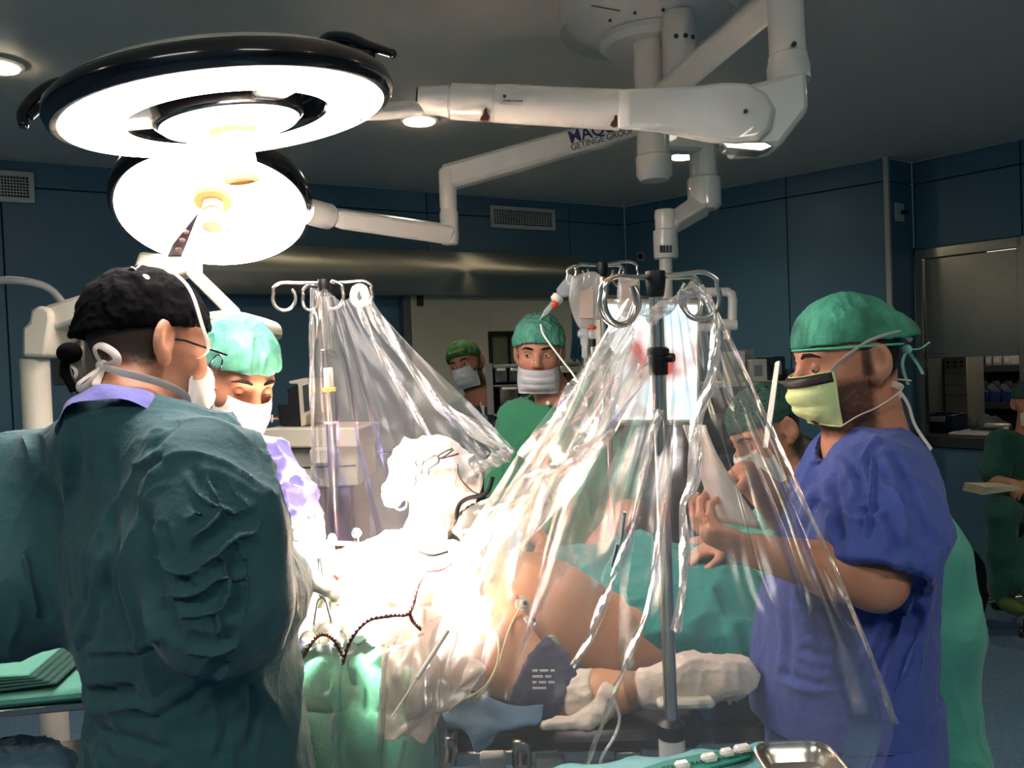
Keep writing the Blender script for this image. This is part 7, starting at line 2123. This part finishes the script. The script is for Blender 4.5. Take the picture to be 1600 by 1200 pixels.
band([(1106, 460, 1.48), (1172, 600, 1.46), (1248, 765, 1.40), (1330, 950, 1.30), (1398, 1128, 1.26)], .004, 'folded_edge', M_plf, seed=12)
mb = MB(); c_ = P(562, 462, 2.13)
mb.tube([c_ + _r * (math.cos(a) * .016) + _u * (math.sin(a) * .022) for a in np.linspace(0, 2 * math.pi, 21)], .010, 10, cap=False); mb.build('rolled_corner', M_ple, ps)

# ---------- paper held by the blue-clad person
mb = MB(); rows = []
for i in range(14):
    t_ = i / 13; row = []
    for j in range(8):
        s_ = j / 7
        xl = lerp(1068, 1118, t_); xr = lerp(1102, 1188, min(1, t_ * 1.05) ** 1.25)
        y = lerp(664, 815, t_) + lerp(0, 12, s_) * t_
        row.append(P(lerp(xl, xr, s_), y, 1.42 + .02 * math.sin(s_ * 4 + t_ * 3)))
    rows.append(row)
mb.grid(rows); tag(mb.build('paper_packet', mat('white packet paper', srgb(236, 220, 208), .7, bump=(12, .4)), solid=.003), 'long white paper packet held up behind the plastic by the person in royal blue', 'packet')
mb = MB(); mb.tube([P(1215, 566, 1.95), P(1205, 640, 1.93), P(1196, 700, 1.92)], [.016, .02, .018], 8, flat=.25); tag(mb.build('hanging_strap', mat('white paper', srgb(228, 224, 212), .7)), 'white strap hanging beside the right edge of the plastic', 'strap')

# ---------- foreground instrument table, bottom right
Zf = 1.10
fa = PZ(862, 1202, Zf); fb = PZ(1196, 1164, Zf); 
yd = Vector((.05, -.62, 0))
it = thing('instrument_table', Vector(((fa.x + fb.x) / 2, (fa.y + fb.y) / 2 - .25, 0)), 'small table covered by a pale cyan drape in the bottom right foreground', 'table')
fc = PZ(1330, 1215, Zf)
mb = MB(); rows = []
for i in range(12):
    t_ = i / 11; row = []
    for j in range(24):
        s_ = j / 23; p = lerp(fa, fb, s_ * 1.0) if s_ <= .8 else lerp(lerp(fa, fb, .8), fb, (s_ - .8) / .2)
        row.append(p + yd * t_ * .9 + UP * (.002 * math.sin(s_ * 21 + t_ * 5)))
    rows.append(row)
mb.grid(rows)
mb.grid([[p + UP * (-.22 * k / 5) + Vector((0, .006 * math.sin(7 * k + j * .9), 0)) for j, p in enumerate(rows[0])] for k in range(6)])
M_cyan = cloth('cyan drape', srgb(112, 176, 178))
mb.build('drape', M_cyan, it, solid=.003)
mb = MB()
for s_ in (.1, .9):
    for t_ in (.1, .8): p = lerp(fa, fb, s_) + yd * t_; mb.tube([Vector((p.x, p.y, 0)), p - UP * .01], .014, 10)
mb.build('legs_frame', M_chrome, it)
mb = MB(); mb.box((lerp(fa, fb, .5) + yd * .45) - UP * .02, ((fb - fa).length * .95, .5, .02), RX(fb - fa), bev=.004); mb.build('tray_top', M_steel, it)
# green printed strip and white tabs
def onF(px, py, dz=.004): return PZ(px, py, Zf + dz)
mb = MB(); mb.prism([onF(990, 1208), onF(1040, 1192), onF(1120, 1176), onF(1176, 1170), onF(1172, 1186), onF(1120, 1200), onF(1080, 1212)], UP, .003)
gs = mb.build('instrument_pack', mat('green wrap', srgb(34, 130, 112), .5)); tag(gs, 'green printed wrapper with white tabs on the cyan drape beside the dish', 'wrapper')
xd = (onF(1170, 1176) - onF(1020, 1202)).normalized()
text_mesh('printed_text', 'COMPRESAS DE ALGODON, MEDIDAS', .0105, onF(1035, 1203, .0085), xd, Vector((-xd.y, xd.x, 0)), mat('dark green print', srgb(10, 50, 46), .6), gs, ext=.0003)
for k, (x, y, w_) in enumerate(((1160, 1170, 26), (1136, 1176, 20), (1108, 1184, 24), (1066, 1196, 22))):
    mb = MB(); p = onF(x, y, .010); mb.box(p, (L(w_, 1.1), .014, .010), RX(xd), bev=.003)
    tag(mb.build('white_tab', M_white), ['white tab nearest the steel dish on the green wrapper', 'second white tab from the steel dish on the green wrapper', 'third white tab from the steel dish on the green wrapper', 'white tab farthest from the steel dish at the frame bottom'][k], 'tab', 'white tabs on the wrapper')
# steel dish
cD = onF(1240, 1196, .0); 
t = thing('steel_dish', cD, 'polished steel dish with rolled rim at the bottom right edge of the picture', 'dish')
rx_, ry_ = .046, .060; cD = cD + Vector((-.004, -.052, 0))
rows = []
for (s_, z_) in ((.55, .004), (.80, .006), (.9, .014), (.98, .020), (1.0, .024), (1.04, .025), (1.045, .022)):
    row = []
    for k in range(48):
        a = 2 * math.pi * k / 48; e = 4.5
        cx_, sy_ = math.cos(a), math.sin(a); rr_ = (abs(cx_) ** e + abs(sy_) ** e) ** (-1 / e)
        row.append(cD + Vector((cx_ * rr_ * rx_ * s_, sy_ * rr_ * ry_ * s_, z_)))
    rows.append(row)
mb = MB(); mb.grid(rows, close_u=True); mb.add(rows[0], [tuple(range(48))]); mb.build('bowl', M_chrome, t, solid=.0015)
mb = MB(); mb.tube([p for p in rows[5]] + [rows[5][0]], .0022, 8, cap=False); mb.build('rolled_rim', M_chrome, t)

# ---------- back table at the lower left
Zb = .94
bt = thing('back_table', PZ(20, 1080, .5), 'draped back table with folded green sheets at the lower left edge', 'table')
pa, pb_, pc, pd = PZ(-140, 1030, Zb), PZ(150, 1012, Zb), PZ(150, 1050, Zb), PZ(-140, 1110, Zb)
mb = MB(); ctr = PZ(0, 1045, Zb)
R = Matrix.Rotation(.15, 3, 'Z')
mb.box(ctr + Vector((-.05, .05, -.02)), (.75, .46, .03), R, bev=.01); mb.build('drape', cloth('sea green drape', srgb(96, 168, 146)), bt)
mb = MB(); mb.box(ctr + Vector((-.05, .05, -.05)), (.72, .43, .02), R, bev=.004); mb.build('table_top', M_steel, bt)
for sx in (-1, 1):
    for sy in (-1, 1):
        mb = MB(); p = ctr + R @ Vector((-.05 + sx * .32, .05 + sy * .18, -.05)); mb.tube([Vector((p.x, p.y, 0)), p], .016, 12); mb.build('leg', M_dgrey, bt)
mb = MB(); p = ctr + Vector((-.05, .05, -.3)); mb.box(p, (.68, .4, .015), R, bev=.003); mb.build('lower_shelf', M_steel, bt)
for k in range(5):
    mb = MB(); mb.box(ctr + R @ Vector((-.02 - .01 * k, -.06 + .002 * k, .002 + .009 * k)), (.42 - .01 * k, .22, .007), R @ Matrix.Rotation(.02 * (k - 2), 3, 'Y'), bev=.003)
    tag(mb.build('folded_sheet', cloth('dark green sheet', srgb(26, 78, 66)) if k < 4 else MATS['sea green drape']), ['lowest dark green folded sheet of the stack at the lower left', 'second folded sheet from the bottom of the lower left stack', 'middle folded sheet of the lower left stack', 'fourth folded sheet of the lower left stack, just under the pale top one', 'pale sea green folded sheet topmost of the lower left stack'][k], 'sheet', 'folded sheets on the back table')
Bg = SDF(); q = ctr + Vector((-.05, .0, -.25)); Bg.u(s_ell(q, (.22, .14, .055)), 0)
lo, hi = bbox(q - Vector((.22, .14, .06)), q + Vector((.22, .14, .06)), pad=.03)
tag(sdf_object('wrapped_pack', Bg, lo, hi, .006, mat('blue foil wrap', srgb(132, 178, 206), .28, .15, bump=(18, .8)), None, disp=[folds((14, 14, 14), .018, 9)]), 'shiny light blue wrapped pack on the lower shelf of the back table', 'pack')
